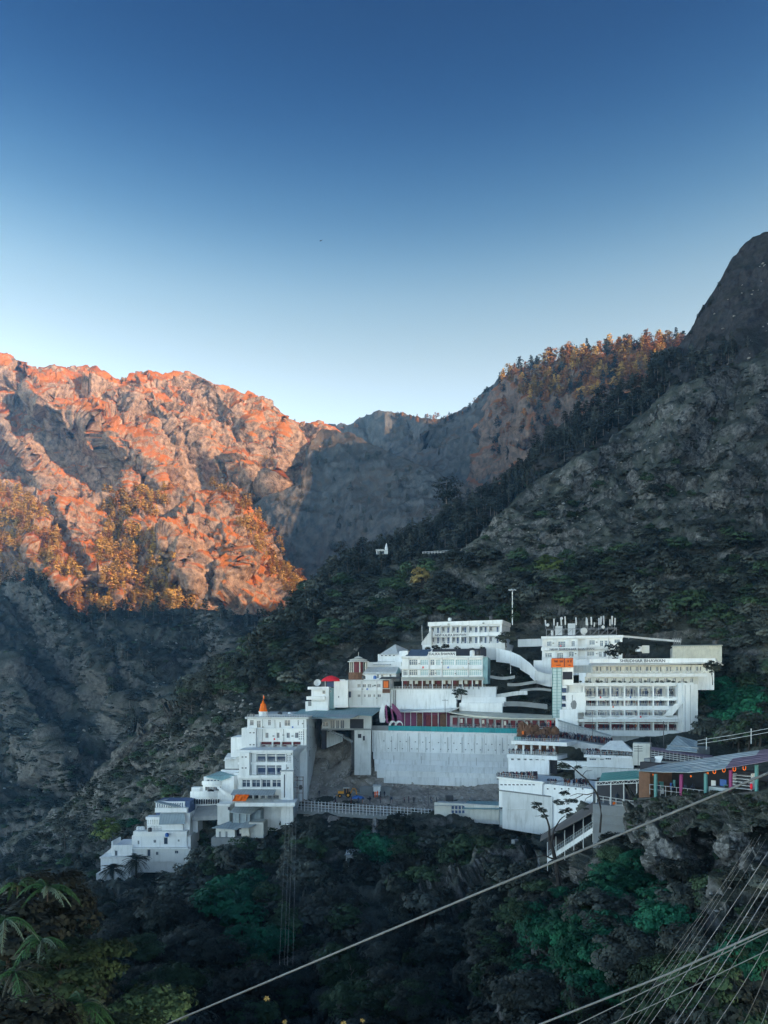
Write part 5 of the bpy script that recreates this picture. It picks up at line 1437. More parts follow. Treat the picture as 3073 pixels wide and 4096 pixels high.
def sheet_store():
    F = Fr(2685, 222, 2890, 218)
    root = thing('sheet_metal_store', 'cream ribbed sheet store on the roof terrace right of the sign', 'shed', F.at(2790, 2638))
    q = MB(); n = 22; w = (2888 - 2690) / n
    for k in range(n):
        part(root, 'sheet', MB().pbox(F, 2690 + k * w, 2690 + (k + 1) * w - .8, 2586 - 3 * k / n, 2642, -.2, -.08 + .1 * (k % 2)), 'cream_sheet')
    part(root, 'core', MB().pbox(F, 2690, 2888, 2590, 2650, -8, -.25), 'cream_paint')
    q = MB(); q.slab([F.at(2686, 2585, .4), F.at(2892, 2581, .4), F.at(2886, 2578, -8), F.at(2690, 2581, -8)], .12); part(root, 'roof', q, 'cream_sheet')
    single('water_tank', MB().lathe(F.at(2556, 2606, 0), [(1.0, 0), (1.0, 1.3), (.8, 1.5), (.2, 1.6)], 12), 'white_paint', 'round white water tank on the dark roof behind the sign', 'tank')
    single('roof_cabin', MB().pbox(F, 2570, 2598, 2582, 2612, -3, 0), 'cream_paint', 'small cream cabin between the water tank and the ribbed store', 'cabin')
    q = MB()
    L = [(2490, 2541, 236), (2540, 2545, 238), (2600, 2551, 240), (2660, 2556, 240), (2725, 2562, 240)]
    for (x0, y0, d0), (x1, y1, d1) in zip(L[:-1], L[1:]):
        q.hexa([P(x0, y0 + 8, d0), P(x1, y1 + 8, d1), P(x1, y1 + 8, d1 + 1), P(x0, y0 + 8, d0 + 1), P(x0, y0, d0), P(x1, y1, d1), P(x1, y1, d1 + 1), P(x0, y0, d0 + 1)])
    single('path_parapet', q, 'white_paint', 'thin white parapet of the hillside path behind the antenna building', 'wall')
    q = MB()
    for k in range(4): q.tube([P(2696 + k * 8, 2580, 232), P(2700 + k * 8, 2552, 232)], .12, 5)
    q.tube([P(2690, 2556, 232), P(2728, 2560, 232)], .15, 5)
    single('steel_stand', q, 'grey_metal', 'small steel stand above the left end of the ribbed store', 'stand')
sheet_store()

# ------------------------------------------------------------------ terraces with crowds below the gallery building
def terraces():
    F = Fr(2040, 186, 2225, 180)
    root = thing('viewing_terrace', 'white two level viewing terrace with square pillars at the end of the great wall', 'terrace', F.at(2130, 3085))
    part(root, 'deck', MB().pbox(F, 2046, 2268, 2966, 2981, -7, 1.5), 'white_paint')
    part(root, 'back', MB().pbox(F, 2062, 2225, 2981, 3022, -5, -3), 'rust_brown')
    for px in (2062, 2090, 2122, 2156, 2186, 2212): part(root, 'pillar', MB().pbox(F, px, px + 7, 2981, 3022, -1, -.4), 'white_paint')
    part(root, 'lower_deck', MB().pbox(F, 2028, 2230, 3020, 3036, -7, 1.2), 'white_paint')
    w = [(a, a + 13, 3033, 3041) for a in (2044, 2070, 2095, 2118, 2143, 2167)]
    facade(root, F, 2034, 2196, 3030, 3095, w, 0.8, .4); part(root, 'core', MB().pbox(F, 2034, 2196, 3028, 3095, -7, .35), 'white_paint')
    for r in w: window(root, F, *r, .45, 0)
    part(root, 'dark_flank', MB().pbox(F, 2196, 2228, 3036, 3095, -6, -.5), 'dark_inside')
    rail(root, F, 2040, 2240, 2953, 2967, 1.4, 22, 2); rail(root, F, 2026, 2228, 3006, 3022, 1.1, 22, 3)
    part(root, 'teal_booth', MB().pbox(F, 2056, 2084, 2948, 2966, -3, -1), 'teal_paint')
    crowd('crowd', 'crowd of visitors standing on the pillared viewing terrace', [F.at(random.uniform(2036, 2225), 3021, random.uniform(-2.4, .6)) for _ in range(60)] + [F.at(random.uniform(2100, 2235), 2966, random.uniform(-2, 1)) for _ in range(44)])
    # lower white building and its crowded roof
    L = Fr(1990, 168, 2200, 158); L2 = Fr(2200, 158, 2375, 150)
    lb = thing('lower_block', 'large blank white block with a row of small vents under a crowded roof', 'building', L.at(2100, 3300))
    part(lb, 'wall', MB().pbox(L, 1996, 2170, 3122, 3240, -10, 0), 'white_paint')
    part(lb, 'coping', MB().pbox(L, 1988, 2174, 3117, 3124, -10, .5), 'white_paint')
    for k in range(9):
        px = 2002 + k * 16; part(lb, 'vent', MB().pbox(L, px, px + 9, 3137, 3141, -.05, .04), 'dark_inside')
    q = MB(); q.hexa([L.at(2130, 3240, -8), L.at(2215, 3240, -8), L.at(2215, 3240, -.3), L.at(2130, 3240, -.3), L.at(2130, 3122, -8), L.at(2215, 3150, -8), L.at(2215, 3150, -.3), L.at(2130, 3122, -.3)])
    part(lb, 'sloped_wall', q, 'white_paint')
    part(lb, 'right_wing', MB().pbox(L2, 2180, 2372, 3146, 3330, -12, 0), 'white_paint')
    for k in range(6):
        px = 2188 + k * 28; part(lb, 'vent', MB().pbox(L2, px, px + 6, 3153, 3158, -.05, .04), 'dark_inside')
    part(lb, 'ledge', MB().pbox(L, 1992, 2200, 3172, 3176, -1, .5), 'grey_concrete')
    part(lb, 'foot', MB().pbox(L, 2010, 2210, 3176, 3330, -6, .3), 'old_white')
    window(lb, L2, 2325, 2346, 3246, 3266, .04, 1, frame='grey_metal')
    rail(lb, L, 1990, 2140, 3098, 3118, .3, 22, 2); rail(lb, L2, 2200, 2372, 3134, 3147, -.2, 20, 2)
    crowd('crowd', 'dense crowd of visitors on the roof of the large blank white block', [L.at(random.uniform(1990, 2150), 3117, random.uniform(-3.5, -.2)) for _ in range(110)] + [L2.at(random.uniform(2185, 2365), 3146, random.uniform(-3, -.5)) for _ in range(50)])
    # ornamental cave gate: brown rocks with animal like curls
    G = Fr(2070, 190, 2232, 186)
    gt = thing('grotto_gate', 'brown rockwork grotto sculpture at the corner of the terrace', 'sculpture', G.at(2150, 2966))
    rs = random.Random(5)
    for k in range(60):
        px = 2078 + rs.uniform(0, 148); top = 2898 if px < 2130 else 2912; py = rs.uniform(top, 2962)
        c = G.at(px, py, rs.uniform(-2.5, 0)); r = rs.uniform(.5, 1.2); q = MB(); prof = [(r * .5, -r), (r, -r * .3), (r * .9, r * .4), (r * .3, r)]
        q.lathe(c, prof, 7, rs.uniform(.7, 1.2), rs.uniform(.6, 1), rs.uniform(0, 6))
        q.v = [v + Vector((rs.uniform(-.18, .18), rs.uniform(-.18, .18), rs.uniform(-.18, .18))) for v in q.v]
        part(gt, 'rock', q, 'rust_brown')
    for px, py, r in ((2178, 2934, 1.5), (2205, 2928, 1.7), (2150, 2942, 1.1)):
        q = MB(); pts = [G.at(px, py, .9) + Vector((r * math.cos(a * .5) * (1 - a * .05), -.1, r * math.sin(a * .5) * (1 - a * .05))) for a in range(13)]
        q.tube(pts, .13, 6, .06); part(gt, 'curl', q, 'rust_brown')
    for k in range(5):
        px = 2086 + k * 9; part(gt, 'spike', MB().tube([G.at(px, 2930, -.5), G.at(px + 1, 2896, -.5)], .32, 6, .2), 'rust_brown')
    part(gt, 'orange_flag', MB().pbox(G, 2088, 2096, 2924, 2938, .8, .9), 'orange_panel')
    # sloping queue fence to the right of the grotto
    Q = Fr(2230, 192, 2440, 186)
    qf = thing('queue_fence', 'descending fence of pale posts and dark wire beside the grotto', 'fence', Q.at(2330, 2950))
    for k in range(18):
        px = 2234 + k * 12; y = 2888 + k * 3.4
        part(qf, 'post', MB().pbox(Q, px, px + 3, y, y + 44, -.3, -.1), 'pale_metal')
    q = MB()
    for o in (2, 16, 30): q.tube([Q.at(2234, 2888 + o, -.2), Q.at(2440, 2946 + o, -.2)], .06, 4)
    part(qf, 'rails', q, 'pale_metal')
    q = MB(); q.slab([Q.at(2232, 2884, 1.2), Q.at(2444, 2946, 1.2), Q.at(2444, 2940, -2), Q.at(2232, 2878, -2)], .1); part(qf, 'roof', q, 'grey_sheet')
    crowd('crowd', 'line of visitors along the descending queue fence', [Q.at(2236 + k * 5.2 + random.uniform(-2, 2), 2950 + k * .7, random.uniform(.6, 2.6)) for k in range(42) for _ in (0, 1)])
    q = MB(); q.slab([Q.at(2230, 2952, 3.5), Q.at(2460, 2990, 3.5), Q.at(2460, 2975, -3), Q.at(2230, 2940, -3)], 1.6); single('queue_deck', q, 'old_white', 'narrow white deck under the line of visitors by the queue fence', 'deck')
    # white tent and its crowded deck
    T = Fr(2340, 176, 2535, 172)
    tn = thing('white_tent', 'white peaked tent over the crowded deck', 'tent', T.at(2465, 3040))
    q = MB(); e = [T.at(2398, 2996, 1), T.at(2534, 3006, 1), T.at(2530, 2994, -7), T.at(2412, 2986, -7)]; r0, r1 = T.at(2440, 2963, -3), T.at(2488, 2962, -3)
    for t3 in ((e[0], e[1], r1, r0), (e[1], e[2], r1), (e[2], e[3], r0, r1), (e[3], e[0], r0)): q.slab(t3, .08)
    part(tn, 'canopy', q, 'white_paint')
    for px, n in ((2402, .8), (2468, .8), (2530, .8), (2416, -6), (2524, -6)): part(tn, 'pole', MB().tube([T.at(px, 2998, n), T.at(px, 3028, n)], .07), 'grey_metal')
    dk = thing('crowded_deck', 'white deck building with ribbon windows under the tent', 'building', T.at(2440, 3090))
    part(dk, 'deck', MB().pbox(T, 2336, 2530, 3022, 3032, -8, .6), 'white_paint')
    ww = [(2358, 2386, 3033, 3041), (2422, 2446, 3031, 3039), (2400, 2416, 3034, 3041)]
    facade(dk, T, 2348, 2535, 3028, 3070, ww, 0, .3); part(dk, 'core', MB().pbox(T, 2348, 2535, 3026, 3085, -8, -.32), 'white_paint')
    for r in ww: window(dk, T, *r, -.26, 2)
    part(dk, 'white_slab', MB().pbox(T, 2230, 2420, 3046, 3080, -3, -1), 'white_paint')
    part(dk, 'lower_wall', MB().pbox(T, 2300, 2560, 3072, 3120, -4, .5), 'old_white')
    rail(dk, T, 2336, 2530, 3006, 3023, .5, 20, 2)
    crowd('crowd', 'crowd of visitors packed on the deck under the white tent', [T.at(random.uniform(2345, 2525), 3022, random.uniform(-4, 0)) for _ in range(90)])
    # grey booth and poles
    single('grey_booth', MB().pbox(T, 2532, 2604, 2974, 3062, -3, 1), 'cream_paint', 'plain beige windowless booth right of the white tent', 'booth')
    B = Fr(2650, 168, 2800, 160)
    bl = thing('peaked_shelter', 'pale peaked sheet shelter below the right end of the gallery building', 'shelter', B.at(2720, 3000))
    q = MB(); q.slab([B.at(2662, 2998, 2), B.at(2788, 3008, 2), B.at(2790, 2964, -5), B.at(2708, 2942, -5)], .12); part(bl, 'roof', q, 'blue_grey_sheet')
    part(bl, 'wall', MB().pbox(B, 2668, 2795, 2985, 3050, -4, 0), 'grey_concrete')
    tn2 = thing('queue_tunnel', 'long dark caged queue tunnel running right towards the trees', 'walkway', B.at(2720, 3040))
    q = MB(); q.slab([B.at(2600, 2998, 4), B.at(2850, 3034, 4), B.at(2850, 3022, 1), B.at(2600, 2986, 1)], .1); part(tn2, 'roof', q, 'violet_sheet')
    for k in range(16):
        px = 2604 + k * 15; part(tn2, 'post', MB().tube([B.at(px, 2996 + k * 2.1, 3.8), B.at(px, 3030 + k * 2.1, 3.8)], .07, 5), 'grey_metal')
    part(tn2, 'cage', MB().pbox(B, 2600, 2850, 3010, 3060, 0, 1), 'dark_inside')
    q = MB()
    for o in (12, 20, 28): q.tube([B.at(2602, 2996 + o, 3.9), B.at(2850, 3030 + o, 3.9)], .05, 4)
    part(tn2, 'bars', q, 'pale_metal')
    part(tn2, 'white_chute', MB().slab([B.at(2606, 3066, 5), B.at(2634, 3066, 5), B.at(2652, 3024, 4.2), B.at(2622, 3024, 4.2)], .3), 'white_paint')
    part(tn2, 'floor', MB().slab([B.at(2560, 3070, 5), B.at(2860, 3075, 5), B.at(2860, 3045, 0), B.at(2600, 3035, 0)], 2.5), 'old_white')
    part(tn2, 'machine', MB().pbox(B, 2576, 2604, 3034, 3060, 4, 6), 'grey_concrete')
terraces()

# ------------------------------------------------------------------ market shed with coloured posts and glowing garlands
def market():
    F = Fr(2560, 92, 3073, 80)
    root = thing('market_shed', 'long open market shed with patched metal roof and coloured posts', 'shed', F.at(2800, 3192))
    n = 13; low = [(2550, 3083), (2640, 3088), (2762, 3090), (2860, 3080), (2946, 3066), (3073, 3044), (3200, 3020)]; up = [(2640, 3062), (2700, 3053), (2748, 3047), (2840, 3032), (2925, 3019), (3059, 3001), (3200, 2980)]
    lx, ux = np.linspace(2550, 3200, n + 1), np.linspace(2630, 3220, n + 1)
    for k in range(n):
        for h in range(3):
            t0, t1 = h / 3, (h + 1) / 3 + .03
            def pt(i, t):
                a = F.at(lx[i], np.interp(lx[i], *zip(*low)), 1.2); b = F.at(ux[i], np.interp(ux[i], *zip(*up)), -5)
                return a.lerp(b, t) + Vector((0, 0, random.uniform(0, .03) + .02 * h))
            mat = 'violet_sheet' if (k >= 7 and h < 2) or (k >= 9) else ('grey_sheet' if (k + h) % 3 else 'blue_grey_sheet')
            if h == 2 and k < 9: mat = 'grey_sheet'
            part(root, 'roof_sheet', MB().slab([pt(k, t0), pt(k + 1, t0), pt(k + 1, t1), pt(k, t1)], .05), mat)
    for px, y0, y1, mat in ((2621, 3096, 3194, 'teal_paint'), (2723, 3098, 3194, 'magenta_paint'), (2821, 3094, 3188, 'teal_paint'), (2921, 3080, 3180, 'magenta_paint'), (3024, 3060, 3165, 'teal_paint'), (3128, 3045, 3150, 'magenta_paint')):
        part(root, 'post', MB().pbox(F, px - 5, px + 5, y0, y1, 0, .3), mat)
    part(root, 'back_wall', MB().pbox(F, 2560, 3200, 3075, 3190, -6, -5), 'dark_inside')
    part(root, 'left_wall', MB().pbox(F, 2556, 2600, 3088, 3196, -5, .1), 'rust_brown')
    q = MB(); q.slab([F.at(2548, 3193, .4), F.at(3200, 3158, .4), F.at(3200, 3120, -6), F.at(2560, 3165, -6)], .6); part(root, 'floor', q, 'dark_floor')
    part(root, 'counter', MB().pbox(F, 2835, 2915, 3150, 3182, -1.5, -.3), 'blue_grey_sheet')
    for k in range(6): part(root, 'shelf', MB().pbox(F, 2930, 3005, 3102 + k * 13, 3104 + k * 13, -1.6, -.6), 'pale_metal')
    for px in (2928, 3004): part(root, 'shelf_post', MB().pbox(F, px, px + 2, 3095, 3182, -1.6, -.6), 'pale_metal')
    for k, (px, py, w) in enumerate(((2632, 3126, 22), (2645, 3150, 10), (2680, 3132, 14), (2692, 3120, 9), (2845, 3122, 18), (2880, 3118, 26), (2895, 3138, 16))):
        part(root, 'hung_cloth', MB().pbox(F, px, px + w, py, py + 26, -2, -1.9), ('teal_paint', 'pale_metal', 'blue_tank')[k % 3])
    rail(root, F, 2600, 2820, 3150, 3192, .2, 10, 2, 'grey_metal')
    # garlands of lamps under the eave
    spots = [(2858, 3086), (2896, 3080), (2938, 3076), (2978, 3072)]
    for k, (px, py) in enumerate(spots):
        g = MB(); c = F.at(px, py, .4); pts = [c + Vector((.16 * math.sin(a), 0, -.24 * math.cos(a) * (1 if abs(a) < 1.6 else 1.2))) for a in np.linspace(-2.2, 2.2, 11)]
        g.tube(pts, .038, 6)
        single('lamp_garland', g, 'lamp_glow', ('leftmost glowing orange loop lamp under the market shed eave', 'second glowing orange loop lamp from the left under the shed eave', 'third glowing orange loop lamp from the left under the shed eave', 'glowing orange loop lamp nearest the right teal post')[k], 'lamp')
    for k, (px, py) in enumerate(((2586, 3098), (2612, 3098), (2622, 3100), (2764, 3104), (2826, 3095), (2832, 3092))):
        single('lamp_bulb', MB().lathe(F.at(px, py, -.6), [(.04, -.14), (.1, -.06), (.09, .04), (.03, .1)], 8), 'lamp_glow', 'small orange bulb glowing in the market shed', 'lamp', 'bulbs in the market shed')
    single('red_lantern', MB().lathe(F.at(3006, 3146, .2), [(.1, -.3), (.14, -.1), (.14, .2), (.08, .32)], 8), 'red_cloth', 'small red container hanging beside the right teal post of the shed', 'container')
    for k, (px, off, lb) in enumerate(((2636, -.5, 'visitor standing by the left teal post of the market shed'), (2690, -1.2, 'visitor in the shed just left of the first magenta post'), (2746, -.8, 'visitor just right of the first magenta post in the shed'), (2772, -1.4, 'visitor in a pale top midway between magenta and teal posts'))):
        person(lb, F.at(px, 3190, off), random.uniform(-1, 1))
    # dark canopy to its left
    C = Fr(2385, 106, 2560, 100)
    cn = thing('dark_canopy', 'dark open canopy with green ribbed roof left of the market shed', 'shelter', C.at(2470, 3222))
    for k in range(10):
        px = 2395 + k * 16; part(cn, 'roof_sheet', MB().slab([C.at(px, 3127 - k * 1.4, 1), C.at(px + 15.6, 3126 - k * 1.4, 1), C.at(px + 30, 3090 - k * 1.2, -6), C.at(px + 14, 3092 - k * 1.2, -6)], .06), 'green_sheet')
    q = MB()
    for o in (0, .45): q.tube([C.at(2380, 3128, 1) - Vector((0, 0, o)), C.at(2562, 3118, 1) - Vector((0, 0, o))], .05, 5)
    for k in range(16): q.tube([C.at(2382 + k * 11.2, 3128 - k * .6, 1) - Vector((0, 0, .45 * (k % 2))), C.at(2393 + k * 11.2, 3127.5 - k * .6, 1) - Vector((0, 0, .45 * ((k + 1) % 2)))], .035, 4)
    part(cn, 'truss', q, 'pale_metal')
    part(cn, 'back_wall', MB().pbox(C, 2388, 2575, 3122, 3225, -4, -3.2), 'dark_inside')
    part(cn, 'floor', MB().slab([C.at(2382, 3222, .8), C.at(2570, 3214, .8), C.at(2570, 3190, -6), C.at(2400, 3195, -6)], .5), 'grey_concrete')
    for px in (2386, 2444, 2496, 2548): part(cn, 'post', MB().tube([C.at(px, 3130, .9), C.at(px, 3222, .9)], .09), 'pale_metal')
    rail(cn, C, 2388, 2545, 3194, 3220, .9, 6, 2, 'pale_metal')
    single('orange_sack', MB().lathe(C.at(2459, 3222, .3), [(.2, 0), (.3, .15), (.26, .4), (.1, .5)], 8), 'orange_cloth', 'small bright orange sack on the floor of the dark canopy', 'sack')
    for px, lb in ((2530, 'visitor at the right end of the dark canopy'), (2545, 'visitor beside the dark brown shed wall in the canopy'), (2505, 'visitor under the middle of the dark canopy'), (2470, 'visitor behind the orange sack under the canopy')):
        person(lb, C.at(px, 3218, -1.5 - random.random()), random.uniform(-1, 1))
    W = Fr(2366, 104, 2500, 101)
    sw = thing('stone_wall', 'grey plastered retaining wall below the dark canopy', 'wall', W.at(2430, 3380))
    part(sw, 'face', MB().pbox(W, 2372, 2500, 3222, 3400, -4, 0), 'grey_concrete')
    for k in range(3): part(sw, 'band', MB().pbox(W, 2370, 2500, 3262 + k * 36, 3266 + k * 36, 0, .12), 'grey_concrete')
market()

# ------------------------------------------------------------------ covered stair climbing to the canopy
def stair():
    root = thing('covered_stair', 'dark roofed stairway climbing to the canopy from the bare tree', 'stairway', P(2270, 3400, 112))
    a0, a1 = P(2175, 3392, 116), P(2378, 3252, 106)
    b0, b1 = P(2175, 3352, 116), P(2378, 3200, 106)
    off = Vector((.6, 3.0, 0))
    q = MB(); q.slab([P(2160, 3364, 115), P(2378, 3246, 105), P(2376, 3205, 109), P(2165, 3340, 119)], .1); part(root, 'roof', q, 'dark_metal')
    q = MB(); N = 22
    s0, s1 = P(2190, 3432, 116), P(2372, 3312, 106)
    for k in range(N):
        p, r = s0.lerp(s1, k / N), s0.lerp(s1, (k + 1) / N)
        q.hexa([p + Vector((0, 0, -.6)), Vector((r.x, r.y, p.z - .6)), Vector((r.x, r.y, p.z - .6)) + off, p + Vector((0, 0, -.6)) + off, Vector((p.x, p.y, r.z)), r, r + off, Vector((p.x, p.y, r.z)) + off])
    part(root, 'steps', q, 'grey_concrete')
    q = MB(); q.slab([s0 + Vector((0, -.15, .1)), s1 + Vector((0, -.15, .1)), s1 + Vector((0, 0, .1)), s0 + Vector((0, 0, .1))], .7); part(root, 'stringer', q, 'old_white')
    part(root, 'back_screen', MB().quad(s0 + off, s1 + off, s1 + off + Vector((0, 0, 3)), s0 + off + Vector((0, 0, 3))), 'dark_inside')
    q = MB()
    for h in (.55, 1.0): q.tube([s0 + Vector((0, -.1, h)), s1 + Vector((0, -.1, h))], .035, 5)
    for k in range(24):
        p = s0.lerp(s1, k / 23); q.tube([p + Vector((0, -.1, 0)), p + Vector((0, -.1, 1.0))], .022, 4)
    part(root, 'railing', q, 'blue_grey_sheet')
    for k in range(6):
        p = s0.lerp(s1, k / 5); part(root, 'post', MB().tube([p + Vector((0, -.1, -2)), p + Vector((0, -.1, 2.5))], .07), 'old_white')
    bs = P(2180, 3470, 121)
    W = Fr(2140, 128, 2300, 122)
    fw = thing('foundation_wall', 'stained bluish concrete foundation below the roofed stairway', 'wall', W.at(2220, 3560))
    part(fw, 'face', MB().pbox(W, 2150, 2262, 3440, 3620, -6, 0), 'grey_concrete')
    part(fw, 'pier', MB().pbox(W, 2046, 2060, 3360, 3600, -1, 0), 'grey_concrete'); part(fw, 'pier', MB().pbox(W, 2078, 2092, 3380, 3600, -1, 0), 'grey_concrete')
stair()

# visitors along the open galleries
crowd('crowd', 'visitors standing along the open galleries of the broad white building', [GF.at(random.uniform(2345, 2728), y, n - random.uniform(.5, 1.6)) for y, n, c in ((2786, 0, 26), (2823, .5, 30), (2862, 1.0, 40), (2922, 1.5, 44)) for _ in range(c)])
fittings(GH, GF, [(2360, 2760), (2470, 2760), (2580, 2758), (2690, 2760), (2420, 2800), (2640, 2800)], [(2741, 2740, 2930), (2762, 2740, 2960), (2290, 2780, 2840)], [(2400, 2786, 'red_cloth'), (2520, 2786, 'blue_tank'), (2610, 2824, 'cream_paint'), (2450, 2824, 'orange_panel'), (2560, 2864, 'red_cloth')], 2.3)
F_ = Fr(1608, 230, 1931, 225)
crowd('crowd', 'visitors on the verandah of the long guest house', [F_.at(random.uniform(1615, 1925), 2757, random.uniform(.6, 2.8)) for _ in range(36)])
F_ = Fr(1800, 221, 2240, 206)
crowd('crowd', 'visitors walking along the maroon panelled gallery', [F_.at(random.uniform(1810, 2230), 2914, random.uniform(-.2, .5)) for _ in range(46)])
F_ = Fr(1200, 192, 1980, 188)
crowd('crowd', 'labourers scattered over the building site', [F_.at(random.uniform(1300, 1900), 3212, random.uniform(-3, 1)) for _ in range(16)])
# ------------------------------------------------------------------ terraced house at the lower left
def stepped_house():
    F = Fr(440, 184, 763, 184)
    root = thing('stepped_house', 'white house stepping down the slope at the lower left behind two palms', 'building', F.at(600, 3440))
    W = 'white_paint'
    wm = [(551, 558, 3362, 3377), (615, 625, 3359, 3371), (656, 672, 3349, 3377), (712, 719, 3358, 3366)]
    wl_ = [(590, 603, 3397, 3425), (624, 635, 3406, 3420), (700, 714, 3402, 3414)]
    part(root, 'core', MB().pbox(F, 528, 763, 3346, 3490, -9, -.3), W)
    facade(root, F, 528, 748, 3342, 3394, wm, 0, .3, name='middle_wall'); facade(root, F, 500, 763, 3394, 3450, wl_, .3, .6, name='lower_wall')
    for r in wm + wl_: window(root, F, *r, -.26 if r[2] < 3390 else .05, 1 if r[3] - r[2] < 20 else 0, frame='old_white')
    part(root, 'slab', MB().pbox(F, 520, 752, 3391, 3396, -2, .9), W)
    part(root, 'terrace_parapet', MB().pbox(F, 533, 748, 3326, 3345, -2, .4), W)
    part(root, 'stair_flank', MB().pbox(F, 748, 765, 3340, 3440, -6, -.8), 'old_white')
    # left lower terrace block
    wz = [(460, 471, 3402, 3430)]
    part(root, 'left_core', MB().pbox(F, 447, 530, 3384, 3500, -8, .4), W)
    facade(root, F, 445, 530, 3380, 3440, wz, .8, .4, name='left_wall'); window(root, F, *wz[0], .45, 1)
    part(root, 'left_parapet', MB().pbox(F, 448, 524, 3364, 3384, -6, -5.4), W); part(root, 'left_parapet', MB().pbox(F, 446, 452, 3366, 3386, -5, .6), W)
    part(root, 'lower_left_wall', MB().pbox(F, 403, 524, 3432, 3535, -8, 1.6), W); part(root, 'ledge', MB().pbox(F, 399, 528, 3428, 3434, -8, 2.1), W)
    part(root, 'foot_block', MB().pbox(F, 385, 420, 3494, 3580, -8, 2.6), 'old_white'); part(root, 'foot_door', MB().pbox(F, 400, 411, 3530, 3556, 2.5, 2.65), 'dark_inside')
    q = MB()
    for k in range(8): q.pbox(F, 405 + k * 6, 411 + k * 6, 3425 - k * 5, 3440, -4, -2.5)
    part(root, 'steps', q, 'old_white')
    # upper tiers
    part(root, 'upper_block', MB().pbox(F, 648, 732, 3296, 3345, -7, -1), W)
    q = MB(); q.slab([F.at(636, 3297, .6), F.at(742, 3294, .6), F.at(738, 3252, -1.4), F.at(640, 3253, -1.4)], .15); part(root, 'sloping_face', q, 'blue_grey_sheet')
    part(root, 'upper_core', MB().pbox(F, 642, 760, 3252, 3345, -9, -2), W)
    part(root, 'band', MB().pbox(F, 620, 748, 3232, 3250, -8, -1), W)
    st = [(628 + k * 9, 633 + k * 9, 3211, 3230) for k in range(12)]
    facade(root, F, 623, 740, 3206, 3234, st, -2, .4, name='pavilion_wall'); part(root, 'pavilion_core', MB().pbox(F, 624, 760, 3206, 3260, -9, -2.4), 'blue_inside')
    q = MB(); q.slab([F.at(617, 3206, -1), F.at(698, 3226, -.5), F.at(772, 3210, -5), F.at(694, 3189, -10)], .2); part(root, 'pavilion_roof', q, 'blue_grey_sheet')
    part(root, 'right_wing', MB().pbox(F, 735, 792, 3246, 3330, -10, -5), W)
    for r in ((757, 768, 3256, 3262),): part(root, 'vent', MB().pbox(F, *r, -5.05, -4.95), 'dark_inside')
    # left balcony with slotted rail
    part(root, 'side_balcony', MB().pbox(F, 583, 640, 3268, 3279, -6, -3), W)
    for k in range(6): part(root, 'baluster', MB().pbox(F, 588 + k * 9, 592 + k * 9, 3279, 3298, -4, -3.6), W)
    part(root, 'balcony_wall', MB().pbox(F, 588, 642, 3279, 3345, -8, -5), W)
    rail(root, F, 540, 645, 3305, 3328, -.4, 8, 2, 'grey_metal')
    for k, px in enumerate((556, 570)): part(root, 'roof_tank', MB().lathe(F.at(px, 3326, -3), [(.7, 0), (.7, 1.0), (.3, 1.3)], 8), 'white_paint')
stepped_house()

